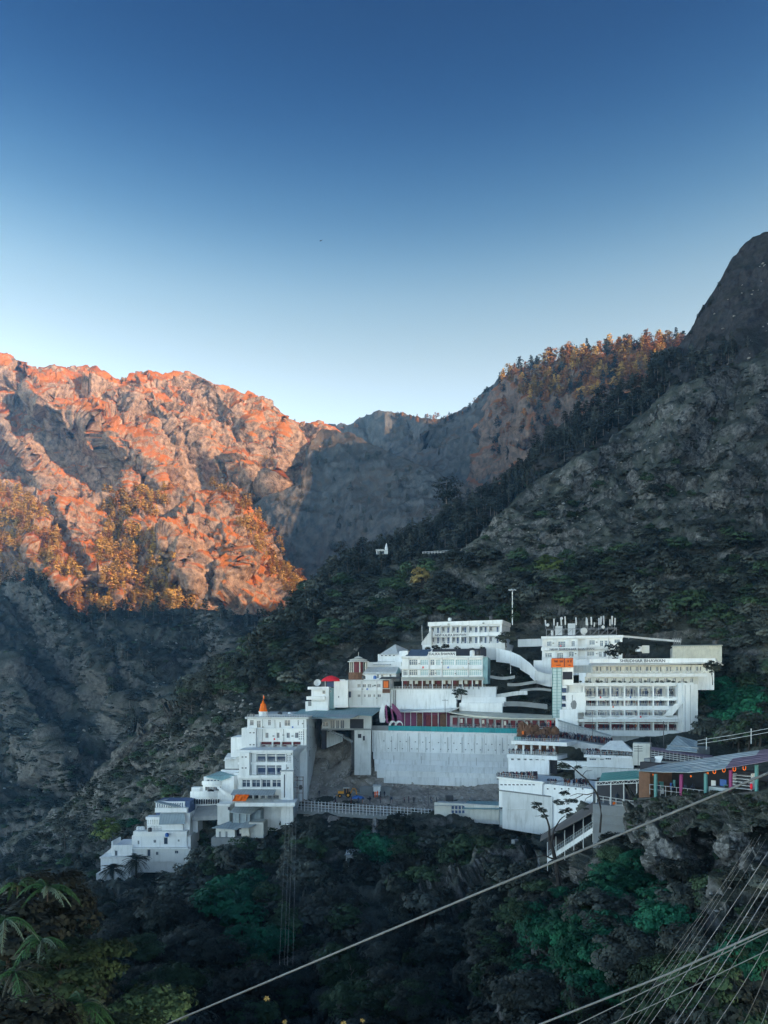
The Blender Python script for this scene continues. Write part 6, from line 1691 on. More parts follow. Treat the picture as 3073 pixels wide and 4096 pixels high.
def curved_house():
    F = Fr(765, 192, 940, 190)
    root = thing('curved_house', 'white house with curved balconies and teal sheet roof left of the hotel', 'building', F.at(860, 3235))
    W = 'white_paint'
    def bow(px0, px1, py0, py1, bulge, n0, name, mat=W, th=.4):
        q = MB(); N = 14; P0 = []
        for k in range(N + 1):
            t = k / N; px = px0 + (px1 - px0) * t; P0.append((px, n0 + bulge * math.sin(math.pi * min(1, t * 1.15))))
        for (a, na), (b, nb) in zip(P0[:-1], P0[1:]):
            q.hexa([F.at(a, py1, na - th), F.at(b, py1, nb - th), F.at(b, py1, nb), F.at(a, py1, na), F.at(a, py0, na - th), F.at(b, py0, nb - th), F.at(b, py0, nb), F.at(a, py0, na)])
        return part(root, name, q, mat)
    part(root, 'core', MB().pbox(F, 815, 935, 3108, 3260, -8, -2), W)
    part(root, 'right_wall', MB().pbox(F, 888, 936, 3104, 3240, -7, -.5), W)
    st = [(830 + k * 13, 838 + k * 13, 3119, 3140) for k in range(4)]
    facade(root, F, 824, 888, 3112, 3146, st, -1, .4, name='room_wall'); part(root, 'room_inside', MB().pbox(F, 824, 888, 3112, 3146, -1.6, -1.38), 'blue_inside')
    q = MB(); q.slab([F.at(824, 3106, .5), F.at(886, 3120, 1), F.at(940, 3101, -1), F.at(882, 3084, -7)], .2); part(root, 'roof', q, 'teal_roof')
    part(root, 'roof_parapet', MB().pbox(F, 884, 960, 3080, 3104, -9, -8), W)
    part(root, 'back_block', MB().pbox(F, 935, 956, 3092, 3200, -8, -3), W)
    bow(808, 900, 3124, 3140, 1.6, -.8, 'upper_balcony'); bow(812, 895, 3140, 3172, 1.0, -1.0, 'curved_wall')
    bow(761, 890, 3166, 3190, 2.2, -.2, 'lower_balcony'); bow(768, 888, 3190, 3245, 1.5, -.5, 'lower_wall')
    for k in range(11):
        px = 776 + k * 9.5; part(root, 'slot', MB().pbox(F, px, px + 4, 3198, 3216, .6 + 1.0 * math.sin(math.pi * (k + 1) / 12), 1.05 + 1.0 * math.sin(math.pi * (k + 1) / 12)), 'dark_inside')
    for k in range(8):
        px = 822 + k * 8; part(root, 'slot', MB().pbox(F, px, px + 3.5, 3148, 3162, -.2, .1), 'dark_inside')
    q = MB(); q.hexa([F.at(860, 3142, 1.4), F.at(872, 3142, 1.4), F.at(872, 3142, 2.6), F.at(860, 3142, 2.6), F.at(895, 3180, 1.4), F.at(909, 3174, 1.4), F.at(909, 3174, 2.6), F.at(895, 3180, 2.6)])
    part(root, 'outside_stair', q, W)
    part(root, 'annex', MB().pbox(F, 766, 800, 3150, 3170, -5, -3), W)
    single('water_tank', MB().lathe(F.at(843, 3186, .4), [(.85, 0), (.85, 1.5), (.5, 1.8)], 10), 'dark_metal', 'dark cylindrical water tank on the lower curved balcony', 'tank')
    q = MB(); q.slab([F.at(770, 3268, 5), F.at(900, 3262, 5), F.at(930, 3215, 1), F.at(790, 3225, 1)], 1.0); single('stone_yard', q, 'grey_concrete', 'stepped grey yard in front of the house with curved balconies', 'yard')
curved_house()

def huts():
    F = Fr(850, 181, 1064, 180)
    a = thing('tin_hut', 'upper tin roofed hut with grey blue walls below the orange cloth', 'hut', F.at(980, 3285))
    q = MB(); q.slab([F.at(917, 3248, 1.2), F.at(1003, 3257, 1.8), F.at(1052, 3225, -4), F.at(952, 3218, -4)], .12); part(a, 'roof', q, 'grey_sheet')
    part(a, 'wall', MB().pbox(F, 928, 1000, 3248, 3300, -5, 0), 'blue_grey_sheet'); part(a, 'side_wall', MB().pbox(F, 1000, 1042, 3240, 3300, -5, -1.6), 'blue_grey_sheet')
    for px in (928, 958, 986, 1000): part(a, 'post', MB().pbox(F, px, px + 2.5, 3248, 3300, 0, .12), 'dark_metal')
    b = thing('tin_hut', 'lower tin roofed hut with pale walls on a stone plinth', 'hut', F.at(920, 3362))
    q = MB(); q.slab([F.at(847, 3311, 4), F.at(951, 3318, 4.4), F.at(984, 3290, -.5), F.at(914, 3286, -.5)], .1); part(b, 'roof', q, 'blue_grey_sheet')
    q = MB(); q.slab([F.at(938, 3312, 4), F.at(1000, 3310, 3.6), F.at(1066, 3276, -1.5), F.at(1000, 3276, -1.5)], .1); part(b, 'roof', q, 'grey_sheet')
    part(b, 'wall', MB().pbox(F, 864, 940, 3313, 3360, -2, 3.2), 'old_white'); part(b, 'side_wall', MB().pbox(F, 996, 1054, 3290, 3352, -3, 1.5), 'cream_paint')
    part(b, 'dark_bay', MB().pbox(F, 940, 968, 3312, 3360, -2, 1.5), 'dark_inside'); part(b, 'mid_wall', MB().pbox(F, 966, 998, 3306, 3352, -2, 2.2), 'cream_paint')
    for px in (876, 902): part(b, 'door', MB().pbox(F, px, px + 8, 3326, 3350, 3.18, 3.26), 'grey_concrete')
    part(b, 'plinth', MB().pbox(F, 846, 985, 3352, 3400, -3, 4.2), 'grey_concrete')
    for k, px in enumerate((958, 972, 984)): part(b, 'laundry', MB().pbox(F, px, px + 8, 3318, 3334, 3.6, 3.65), 'cream_paint')
    c = thing('white_shed', 'small plain white shed between the curved house and the upper tin hut', 'shed', F.at(895, 3280))
    part(c, 'wall', MB().pbox(F, 870, 918, 3222, 3300, -6, -1.5), 'old_white'); part(c, 'roof', MB().pbox(F, 867, 921, 3216, 3223, -6.3, -1.2), 'white_paint'); part(c, 'doorway', MB().pbox(F, 912, 919, 3228, 3240, -1.6, -1.45), 'dark_inside')
    # tiny hut in the trees of the gully
    g = Fr(1378, 165, 1465, 165); h = thing('tin_hut', 'tiny pale hut half hidden in the trees of the gully', 'hut', g.at(1420, 3440))
    part(h, 'wall', MB().pbox(g, 1384, 1406, 3410, 3470, -3, 0), 'old_white'); part(h, 'side_wall', MB().pbox(g, 1406, 1450, 3414, 3470, -3, -1), 'old_white')
    for k in range(4):
        q = MB(); q.slab([g.at(1378 + k * 16, 3420 - k, .8), g.at(1393 + k * 16, 3419 - k, .8), g.at(1412 + k * 16, 3396, -4), g.at(1397 + k * 16, 3396, -4)], .1); part(h, 'roof_sheet', q, 'blue_grey_sheet')
    # strip building at the right of the building site
    s_ = Fr(1738, 181, 1998, 176); st = thing('strip_building', 'low flat building with teal sheet roof and blue windows under the great wall', 'building', s_.at(1860, 3268))
    part(st, 'wall', MB().pbox(s_, 1738, 1996, 3222, 3290, -5, -.3), 'old_white')
    ww = [(1806 + k * 14, 1818 + k * 14, 3222, 3238) for k in range(4)] + [(1806 + k * 14, 1818 + k * 14, 3240, 3254) for k in range(4)]
    facade(st, s_, 1738, 1996, 3216, 3275, ww, 0, .3, 'cream_paint')
    for r in ww: window(st, s_, *r, -.26, 0, pane='blue_inside')
    q = MB(); q.slab([s_.at(1736, 3222, .7), s_.at(1852, 3222, .7), s_.at(1860, 3206, -5), s_.at(1750, 3206, -5)], .12); part(st, 'roof', q, 'grey_sheet')
    q = MB(); q.slab([s_.at(1852, 3234, .9), s_.at(2002, 3236, .9), s_.at(2002, 3206, -6), s_.at(1868, 3204, -6)], .12); part(st, 'roof', q, 'teal_roof')
    k2 = Fr(1996, 168, 2180, 160); sh = thing('blue_shed', 'shabby bluish sheet shed at the foot of the large blank block', 'shed', k2.at(2080, 3285))
    for k in range(9):
        px = 1998 + k * 19; part(sh, 'sheet', MB().pbox(k2, px, px + 18, 3240 + random.uniform(-8, 8), 3300, -.3, -.2 + .1 * (k % 2)), ('blue_grey_sheet', 'grey_sheet', 'old_white')[k % 3])
    part(sh, 'core', MB().pbox(k2, 1998, 2168, 3246, 3320, -4, -.4), 'grey_concrete')
    q = MB(); q.slab([k2.at(2030, 3240, 1), k2.at(2130, 3236, 1), k2.at(2140, 3214, -4), k2.at(2050, 3216, -4)], .1); part(sh, 'roof', q, 'old_white')
    single('orange_cover', MB().slab([k2.at(2084, 3212, .5), k2.at(2112, 3208, .5), k2.at(2122, 3203, -1), k2.at(2092, 3205, -1)], .1), 'orange_cloth', 'small orange cover lying on the roof of the shabby bluish shed', 'cover')
huts()

# ------------------------------------------------------------------ building site
def site():
    F = Fr(1345, 197, 1425, 197); c = F.at(1383, 3190)
    z = c.z
    root = thing('backhoe_loader', 'yellow and dark backhoe loader digging on the building site', 'digger', c)
    V = Vector
    def B(x0, x1, y0, y1, z0, z1): return MB().hexa([c + V(p) for p in ((x0, y0, z0), (x1, y0, z0), (x1, y1, z0), (x0, y1, z0), (x0, y0, z1), (x1, y0, z1), (x1, y1, z1), (x0, y1, z1))])
    part(root, 'chassis', B(-1.5, 1.3, -.7, .7, .6, 1.1), 'dark_metal'); part(root, 'bonnet', B(-2.0, -.5, -.5, .5, 1.1, 1.7), 'yellow_paint')
    cab = part(root, 'cab', B(-.5, .9, -.7, .7, 1.1, 2.5), 'dark_inside'); part(root, 'cab_roof', B(-.6, 1.0, -.8, .8, 2.5, 2.65), 'cream_paint', cab)
    for x in (-.5, .25, .86): part(root, 'cab_pillar', B(x, x + .08, -.74, -.68, 1.1, 2.5), 'yellow_paint', cab)
    def wheel(x, y, r):
        q = MB(); m = 14
        for yy, rr in ((y - .22, r * .8), (y - .2, r), (y + .2, r), (y + .22, r * .8)):
            for a in range(m): q.v.append(c + V((x + rr * math.cos(a * 2 * math.pi / m), yy, r + rr * math.sin(a * 2 * math.pi / m))))
        for j in range(3):
            for a in range(m): q.f.append((j * m + a, j * m + (a + 1) % m, j * m + m + (a + 1) % m, j * m + m + a))
        q.f.append(tuple(range(m))); q.f.append(tuple(3 * m + a for a in range(m)))
        w = part(root, 'wheel', q, 'boot_rubber'); part(root, 'rim', MB().tube([c + V((x, y - .26, r)), c + V((x, y + .26, r))], r * .45, 10), 'yellow_paint', w)
    for y in (-.8, .8): wheel(.7, y, .75); wheel(-1.5, y, .55)
    part(root, 'boom', MB().tube([c + V((1.3, 0, 1.1)), c + V((2.0, 0, 2.5)), c + V((2.7, 0, 2.2))], .16, 6), 'yellow_paint')
    part(root, 'dipper', MB().tube([c + V((2.7, 0, 2.2)), c + V((3.0, 0, .8))], .13, 6), 'yellow_paint')
    part(root, 'bucket', B(2.7, 3.2, -.35, .35, .2, .8), 'dark_metal'); part(root, 'loader_arm', MB().tube([c + V((-1.0, -.6, 1.2)), c + V((-2.6, -.6, .5))], .1, 6), 'yellow_paint')
    part(root, 'shovel', B(-3.2, -2.6, -1.0, 1.0, .1, .8), 'grey_metal')
    g = lambda px, py: P(px, py, (gdepth(px, py, 'hillside') or 197) - .3)
    plain('hi_vis', (0.9, 0.16, 0.03), 0.8, 0.1)
    for px, py, m, lb in ((1494, 3190, 'crowd_cloth', 'worker in dark clothes left of the two orange vests'), (1501, 3190, 'hi_vis', 'left worker in bright orange on the building site'), (1510, 3188, 'hi_vis', 'right worker in bright orange on the building site'),
                          (1522, 3190, 'crowd_cloth', 'worker in dark clothes right of the orange vests'), (1538, 3190, 'crowd_cloth', 'lone worker in dark clothes near the low concrete wall'), (1277, 3186, 'crowd_cloth', 'man standing left of the digger by the slip')):
        person(lb, P(px, py, 196.5), random.uniform(-1, 1), m, .6)
    W = Fr(1440, 205, 1560, 205)
    single('block_wall', MB().pbox(W, 1440, 1560, 3146, 3190, -1, 0), 'grey_concrete', 'unfinished grey block wall behind the orange workers', 'wall')
    sd = thing('site_shed', 'small white site shed standing behind the orange workers', 'shed', W.at(1508, 3175)); part(sd, 'wall', MB().pbox(W, 1494, 1522, 3148, 3180, .5, 2.5), 'white_paint'); part(sd, 'roof', MB().pbox(W, 1491, 1525, 3142, 3148, .2, 2.9), 'old_white')
    single('tarpaulin', MB().lathe(P(1432, 3194, 195.5), [(1.5, 0), (1.3, .4), (.7, .7), (.1, .8)], 9, 1.2, .6), 'blue_tank', 'blue tarpaulin heap right of the digger', 'tarpaulin')
    single('generator', MB().pbox(Fr(1780, 190, 1830, 190), 1784, 1814, 3184, 3206, -2, 0), 'dark_metal', 'dark square machine near the right end of the building site', 'machine')
    # white grid fence along the shelf edge
    E = Fr(1190, 187, 1740, 184)
    fc = thing('grid_fence', 'long pale grid fence along the edge of the building site', 'fence', E.at(1460, 3250))
    n = 40
    for k in range(n + 1):
        px = 1190 + 550 * k / n; y = 3202 + 36 * (k / n); h = 30 if k % 2 else 34
        part(fc, 'post', MB().pbox(E, px, px + 2.2, y - 2, y + h + 8, -.1, .05), 'pale_metal')
    for o in (2, 13, 24):
        q = MB(); q.tube([E.at(1190, 3202 + o, 0), E.at(1742, 3238 + o, 0)], .06, 4); part(fc, 'rail', q, 'pale_metal')
    q = MB(); a, b = E.at(1188, 3232, -.3), E.at(1744, 3270, -.3); q.slab([a, b, b + V((0, 1.5, 0)), a + V((0, 1.5, 0))], 1.4); part(fc, 'kerb', q, 'grey_concrete')
    # H frame poles
    hp = thing('pole_frame', 'rusty two legged steel pole frame right of the hotel foot', 'pole', P(1188, 3207, 184))
    for px in (1163, 1188, 1212): part(hp, 'leg', MB().tube([P(px, 3212, 184), P(px + 1, 3106, 184)], .1, 6), 'rust_brown')
    for y in (3108, 3122, 3150, 3172): part(hp, 'cross_bar', MB().tube([P(1163, y, 183.9), P(1213, y, 183.9)], .07, 5), 'rust_brown')
    part(hp, 'transformer', MB().lathe(P(1203, 3150, 183.5), [(.3, -.5), (.4, -.4), (.4, .4), (.2, .6)], 8), 'dark_metal')
    def pole(px, y0, y1, d, lb, arms=2, r=.09, mat='dark_metal'):
        o = thing('utility_pole', lb, 'pole', P(px, y1, d)); part(o, 'shaft', MB().tube([P(px, y1 + 6, d), P(px, y0, d)], r, 6, r * .7), mat)
        for k in range(arms): part(o, 'cross_arm', MB().tube([P(px, y0 + 6 + k * 9, d - .1) + V((-.9, 0, 0)), P(px, y0 + 6 + k * 9, d - .1) + V((.9, 0, 0))], .05, 4), mat)
    pole(1713, 3150, 3246, 187, 'dark utility pole standing at the grid fence', 2, .1)
    pole(2553, 2980, 3074, 150, 'slim dark utility pole before the beige booth', 3, .07)
    pole(2602, 2945, 3072, 150, 'tall dark utility pole at the right edge of the beige booth', 0, .09)
    pole(2655, 2885, 3000, 172, 'stout dark pole before the right end of the galleries', 1, .13)
    pole(2371, 2870, 2960, 180, 'thin pole at the left end of the galleries', 0, .06)
    pole(2553, 2432, 2512, 285, 'thin leaning pole in the forest above the ribbed store', 0, .12, 'pale_metal')
    pole(1781, 2795, 2855, 214, 'short thin pole on the gallery roof before the terrace wall', 1, .06)
    pole(2043, 2598, 2690, 224, 'slim pale lamp pole beside the curving ramp wall', 0, .1, 'pale_metal')
    # tall lamp mast
    m = thing('lamp_mast', 'tall white floodlight mast in the trees above the guest houses', 'mast', P(2050, 2480, 262)); part(m, 'shaft', MB().tube([P(2050, 2500, 262), P(2050, 2360, 262)], .2, 8, .13), 'white_paint')
    hd = part(m, 'head_ring', MB().lathe(P(2050, 2362, 262), [(.5, 0), (.8, .15), (.8, .3), (.2, .45)], 10), 'pale_metal')
    for k in range(6):
        a = k * math.pi / 3; e = P(2050, 2358, 262) + V((1.1 * math.cos(a), 1.1 * math.sin(a), -.2)); part(m, 'floodlight', MB().lathe(e, [(.15, -.2), (.32, -.1), (.2, .25)], 6), 'pale_metal', hd)
site()

# ------------------------------------------------------------------ hill path with white railing and shrine in the forest
def hill_path():
    pts = [(1690, 2208), (1740, 2205), (1790, 2203), (1830, 2207), (1850, 2212)]
    root = thing('path_railing', 'thin white railing of the hill path high in the forest', 'railing', P(1770, 2215, 352))
    q = MB(); d = 352
    for (x0, y0), (x1, y1) in zip(pts[:-1], pts[1:]):
        for o in (0, 5): part(root, 'bar', MB().tube([P(x0, y0 + o, d), P(x1, y1 + o, d)], .09, 4), 'white_paint')
    for k in range(14):
        px = 1692 + k * 12; y = np.interp(px, *zip(*pts)); part(root, 'post', MB().tube([P(px, y - 1, d), P(px, y + 10, d)], .11, 5), 'white_paint')
    s = thing('hill_shrine', 'tiny white shrine with a spire on the wooded ridge', 'shrine', P(1535, 2212, 372)); f = Fr(1500, 372, 1560, 372)
    part(s, 'wall', MB().pbox(f, 1506, 1552, 2200, 2216, -3, 0), 'white_paint'); part(s, 'spire', MB().lathe(f.at(1546, 2200, -1), [(.9, 0), (.7, 1.4), (.25, 3.0), (.05, 3.6)], 8), 'white_paint'); part(s, 'roof', MB().pbox(f, 1503, 1536, 2197, 2201, -3.5, .5), 'old_white')
    for k in range(3): part(s, 'door', MB().pbox(f, 1510 + k * 11, 1515 + k * 11, 2204, 2215, -.02, .06), 'dark_inside')
    for nm, x0, x1, y0, y1, d, lb in (('path_kerb', 1990, 2130, 2259, 2287, 318, 'left stretch of pale hill path seen among the trees'), ('path_kerb', 2340, 2445, 2350, 2376, 300, 'middle stretch of pale hill path among the trees'), ('path_kerb', 2780, 2915, 2530, 2562, 255, 'right stretch of pale hill path near the ribbed store'), ('path_kerb', 1232, 1305, 2655, 2648, 285, 'short pale path railing in the trees left of the pavilion')):
        q = MB(); N = 7
        for k in range(N):
            t, u = k / N, (k + .93) / N; w = lambda v: 3 * math.sin(v * 5)
            a, b = P(x0 + (x1 - x0) * t, y0 + (y1 - y0) * t + w(t), d - 4), P(x0 + (x1 - x0) * u, y0 + (y1 - y0) * u + w(u), d - 4)
            q.hexa([a, b, b + Vector((0, .4, 0)), a + Vector((0, .4, 0)), a + Vector((0, 0, .28)), b + Vector((0, 0, .28)), b + Vector((0, .4, .28)), a + Vector((0, .4, .28))])
        single(nm, q, 'old_white', lb, 'kerb')
hill_path()

# ------------------------------------------------------------------ ropeway cables and wires
def rope(pts, R_, strands, pitch, label, name='steel_rope', seg=14):
    pts = [Vector(p) for p in pts]; L = [0]
    for a, b in zip(pts[:-1], pts[1:]): L.append(L[-1] + (b - a).length)
    def pos(s):
        k = max(0, min(len(L) - 2, int(np.searchsorted(L, s)) - 1)); return pts[k].lerp(pts[k + 1], (s - L[k]) / (L[k + 1] - L[k]))
    N = int(L[-1] / pitch * seg)
    t = (pts[-1] - pts[0]).normalized(); x = t.cross(Vector((0, 0, 1))).normalized(); y = x.cross(t)
    root = thing(name, label, 'cable', pts[0])
    for q in range(strands):
        m = MB(); line = []
        for k in range(N + 1):
            s = L[-1] * k / N; a = 2 * math.pi * (s / pitch + q / strands); line.append(pos(s) + (x * math.cos(a) + y * math.sin(a)) * (R_ * .55))
        m.tube(line, R_ * .5, 5); o = part(root, 'strand', m, 'rope_steel')
        for p in o.data.polygons: p.use_smooth = True
    part(root, 'core', MB().tube([pos(L[-1] * k / 30) for k in range(31)], R_ * .5, 6), 'dark_metal')
rope([P(300, 4262, 14.6), P(680, 4092, 13.8), P(1100, 3914, 13.0), P(1500, 3745, 12.2), P(1900, 3578, 11.5), P(2480, 3338, 10.6), P(3073, 3092, 9.8), P(3500, 2915, 9.2)], .0185, 4, .24, 'thick twisted steel rope crossing the whole gully from lower left to right')
rope([P(1900, 4205, 10.6), P(2163, 4096, 10.2), P(2675, 3895, 9.5), P(3073, 3716, 9.0), P(3400, 3570, 8.6)], 0.0145, 4, .2, 'second twisted steel rope near the lower right corner')
rope([P(2100, 4190, 11.5), P(2315, 4096, 11.0), P(2680, 3918, 10.2), P(3073, 3728, 9.6), P(3300, 3620, 9.3)], .008, 3, .12, 'thin steel rope just under the second twisted rope', seg=8)
rope([P(2200, 4205, 11.5), P(2447, 4096, 11.0), P(2760, 3952, 10.2), P(3073, 3800, 9.6), P(3300, 3690, 9.3)], .0065, 3, .12, 'lowest thin steel rope at the lower right corner', seg=8)
def wires():
    ends = [((1590, 60), (1060, 840)), ((1606, 52), (1088, 840)), ((1630, 40), (1108, 840)), ((1650, 60), (1132, 840)), ((1660, 100), (1158, 840)), ((1660, 180), (1235, 840)), ((1660, 215), (1262, 840)), ((1660, 330), (1345, 840)), ((1660, 480), (1440, 840)), ((1660, 590), (1552, 840)), ((1660, 745), (1628, 840)), ((1598, 70), (1012, 840)), ((1660, 270), (1300, 840))]
    for k, ((ax, ay), (bx, by)) in enumerate(ends):
        a = (1500 + .9476 * ax, 3300 + .9476 * ay); b = (1500 + .9476 * bx, 3300 + .9476 * by)
        t0, t1 = -.25, 1.12
        p0 = (a[0] + (b[0] - a[0]) * t0, a[1] + (b[1] - a[1]) * t0) if ax > 1655 else (a[0], a[1])
        p1 = (a[0] + (b[0] - a[0]) * t1, a[1] + (b[1] - a[1]) * t1)
        d0, d1 = (24, 15) if ax > 1655 else (58, 15)
        q = MB(); A, B_ = P(*p0, d0), P(*p1, d1)
        pts = [A.lerp(B_, t) + Vector((0, 0, -.12 * 4 * t * (1 - t))) for t in np.linspace(0, 1, 14)]
        q.tube(pts, .009 if k % 3 else .012, 5, .0065)
        single('wire', q, 'rope_steel' if k % 2 else 'grey_metal', 'thin stay wire of the steep lower right bundle', 'wire', 'steep wires at the lower right')
    for k, (x0, x1) in enumerate(((1150, 1118), (1162, 1138), (1176, 1150), (1187, 1172))):
        q = MB(); q.tube([P(x0, 3150, 100).lerp(P(x1, 3860, 62), t) for t in np.linspace(0, 1, 10)], .006, 4)
        single('wire', q, 'grey_metal', 'faint wire hanging in the gully below the hotel', 'wire', 'faint wires hanging in the gully')
    for k, (a, b) in enumerate((((2790, 2962), (3200, 2888)), ((2790, 2976), (3200, 2904)))):
        q = MB(); q.tube([P(*a, 118).lerp(P(*b, 96), t) - Vector((0, 0, .5 * t * (1 - t))) for t in np.linspace(0, 1, 10)], .03, 4)
        single('rail_wire', q, 'pale_metal', ('upper', 'lower')[k] + ' pale rail wire before the dark trees at the right edge', 'wire')
    for px, y0, y1 in ((2826, 2950, 2998), (3005, 2914, 2975)):
        single('rail_post', MB().tube([P(px, y1, 112), P(px, y0, 112)], .06, 5), 'pale_metal', ('left' if px < 2900 else 'right') + ' slim post of the rail wires at the right edge', 'post')
wires()
q = MB(); c = P(1283, 963, 190)
q.lathe(c, [(.02, -.16), (.09, -.08), (.1, .05), (.05, .16), (.01, .2)], 6)
q.quad(c + Vector((.05, 0, .05)), c + Vector((.4, -.1, .22)), c + Vector((.45, 0, .16)), c + Vector((.06, 0, -.06))); q.quad(c + Vector((-.05, 0, .05)), c + Vector((-.06, 0, -.06)), c + Vector((-.3, 0, -.12)), c + Vector((-.26, -.1, -.02)))
single('bird', q, 'letter_ink', 'tiny dark bird flying alone in the blue sky', 'bird')
# ------------------------------------------------------------------ plants
foliage('leaf_dark', (0.011, 0.014, 0.012), (0.064, 0.074, 0.060))
foliage('leaf_grey', (0.024, 0.028, 0.025), (0.115, 0.125, 0.105))
foliage('leaf_green', (0.018, 0.036, 0.02), (0.075, 0.12, 0.058))
foliage('leaf_emerald', (0.008, 0.038, 0.024), (0.026, 0.165, 0.082))
foliage('leaf_gold', (0.25, 0.135, 0.032), (0.50, 0.31, 0.085))  # sunlight painted into the leaf colour of the far pines
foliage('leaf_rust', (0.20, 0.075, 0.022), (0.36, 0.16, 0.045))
foliage('leaf_lime', (0.05, 0.085, 0.025), (0.15, 0.19, 0.05))
foliage('leaf_straw', (0.15, 0.11, 0.045), (0.32, 0.24, 0.09))
foliage('frond_green', (0.008, 0.026, 0.012), (0.04, 0.10, 0.042))
foliage('frond_pale', (0.02, 0.04, 0.03), (0.13, 0.18, 0.14))

def leaf_quads(c, nrm, size, r):
    """one four cornered leaf tuft at each centre"""
    n = len(c)
    t = r.normal(size=(n, 3)); t -= nrm * np.sum(t * nrm, 1, keepdims=True); t /= np.linalg.norm(t, axis=1, keepdims=True) + 1e-9
    b = np.cross(nrm, t)
    s = size * r.uniform(.6, 1.35, (n, 1)); w = s * r.uniform(.45, .9, (n, 1))
    k = r.uniform(-.25, .25, (n, 1)) * s
    v = np.stack([c - t * s, c - b * w + nrm * k, c + t * s, c + b * w + nrm * k], 1).reshape(-1, 3)
    return v, np.arange(4 * n).reshape(n, 4)

def crown_arr(seed, nclump, nleaf, size, rz=.85, inner=.35, flat=0.0, lift=1.0):
    """unit crown standing on the origin: uneven clumps round a lumpy ball"""
    r = np.random.default_rng(seed)
    d = r.normal(size=(nclump, 3)); d[:, 2] = np.abs(d[:, 2]) * 1.1 - .45; d /= np.linalg.norm(d, axis=1, keepdims=True)
    lump = 1 + .28 * np.sin(d[:, 0] * 3.1 + seed) * np.cos(d[:, 1] * 2.7 + seed * 2) + r.uniform(-.15, .15, nclump)
    rad = r.uniform(inner + .15, 1, nclump) ** .5 * lump * .82
    cc = d * rad[:, None] * np.array([1, 1, rz]); cr = r.uniform(.16, .34, nclump)
    which = r.integers(0, nclump, nleaf)
    o = r.normal(size=(nleaf, 3)); o /= np.linalg.norm(o, axis=1, keepdims=True)
    o[:, 2] = np.where(o[:, 2] < -.2, -o[:, 2] * .6, o[:, 2])
    pos = cc[which] + o * (cr[which] * r.uniform(.55, 1.0, nleaf) ** .4)[:, None] * np.array([1.15, 1.15, .75])
    nrm = o * .9 + d[which] * .5 + np.array([0, 0, .35]) + r.normal(size=(nleaf, 3)) * .3; nrm /= np.linalg.norm(nrm, axis=1, keepdims=True)
    pos[:, 2] += rz * .62 * lift
    return leaf_quads(pos, nrm, size, r)

def trunk_mb(h, r, seed, lean=.1, branches=4, top=None):
    rs = random.Random(seed); mb = MB(); x, y = rs.uniform(-lean, lean), rs.uniform(-lean, lean)
    pts = [Vector((x * t * h + .04 * h * math.sin(t * 5 + seed), y * t * h, t * h)) for t in np.linspace(0, 1, 6)]
    mb.tube(pts, r, 6, r * .35)
    for k in range(branches):
        a = rs.uniform(0, 6.28); b0 = pts[2 + k % 3]; e = b0 + Vector((math.cos(a), math.sin(a), 1.0)) * h * .32
        mb.tube([b0, b0.lerp(e, .5) + Vector((0, 0, .03 * h)), e], r * .4, 4, r * .12, False)
    return mb

def pine_arr(seed, nleaf, size, style):
    """unit height pine: bare lower stem, open whorls above"""
    r = np.random.default_rng(seed)
    base = {'tall': .42, 'full': .16, 'round': .5}[style]
    C, Cr, D = [], [], []
    z = base
    while z < 1.0:
        f = (z - base) / (1 - base)
        wid = {'tall': .20 * (1 - f) ** .6 + .05, 'full': .22 * (1 - f) ** .8 + .02, 'round': .27 * math.sqrt(max(.05, 1 - (1.7 * f - .75) ** 2))}[style]
        for k in range(r.integers(3, 6)):
            a = r.uniform(0, 6.28); q = r.uniform(.35, 1.0) * wid
            C.append((q * math.cos(a), q * math.sin(a), z + r.uniform(-.02, .03) - (.02 if style == 'full' else 0))); Cr.append(r.uniform(.35, .6) * wid + .025); D.append((math.cos(a), math.sin(a), .4))
        z += r.uniform(.035, .075)
    C, Cr, D = np.array(C), np.array(Cr), np.array(D)
    w = r.integers(0, len(C), nleaf); o = r.normal(size=(nleaf, 3)); o /= np.linalg.norm(o, axis=1, keepdims=True)
    pos = C[w] + o * Cr[w][:, None] * np.array([1, 1, .5]) * r.uniform(.4, 1, (nleaf, 1))
    nrm = o * .7 + D[w] * .4 + np.array([0, 0, .4]); nrm /= np.linalg.norm(nrm, axis=1, keepdims=True)
    return leaf_quads(pos, nrm, size, r)

def np_mesh(name, arr, mat): return mesh_np(name, arr[0], arr[1], MATS[mat])
def joined(name, arr, leafmat, tmb, barkmat):
    """crown and trunk in one mesh, for trees too many to count"""
    v, f = arr; n = len(v)
    tv = np.array([tuple(p) for p in tmb.v]); tf = [q for q in tmb.f if len(q) == 4]; tf = np.array(tf) + n
    me = mesh_np(name, np.concatenate([v, tv]), np.concatenate([f, tf]), MATS[leafmat]); me.materials.append(MATS[barkmat])
    idx = np.zeros(len(me.polygons), dtype=np.int32); idx[len(f):] = 1; me.polygons.foreach_set('material_index', idx)
    return me

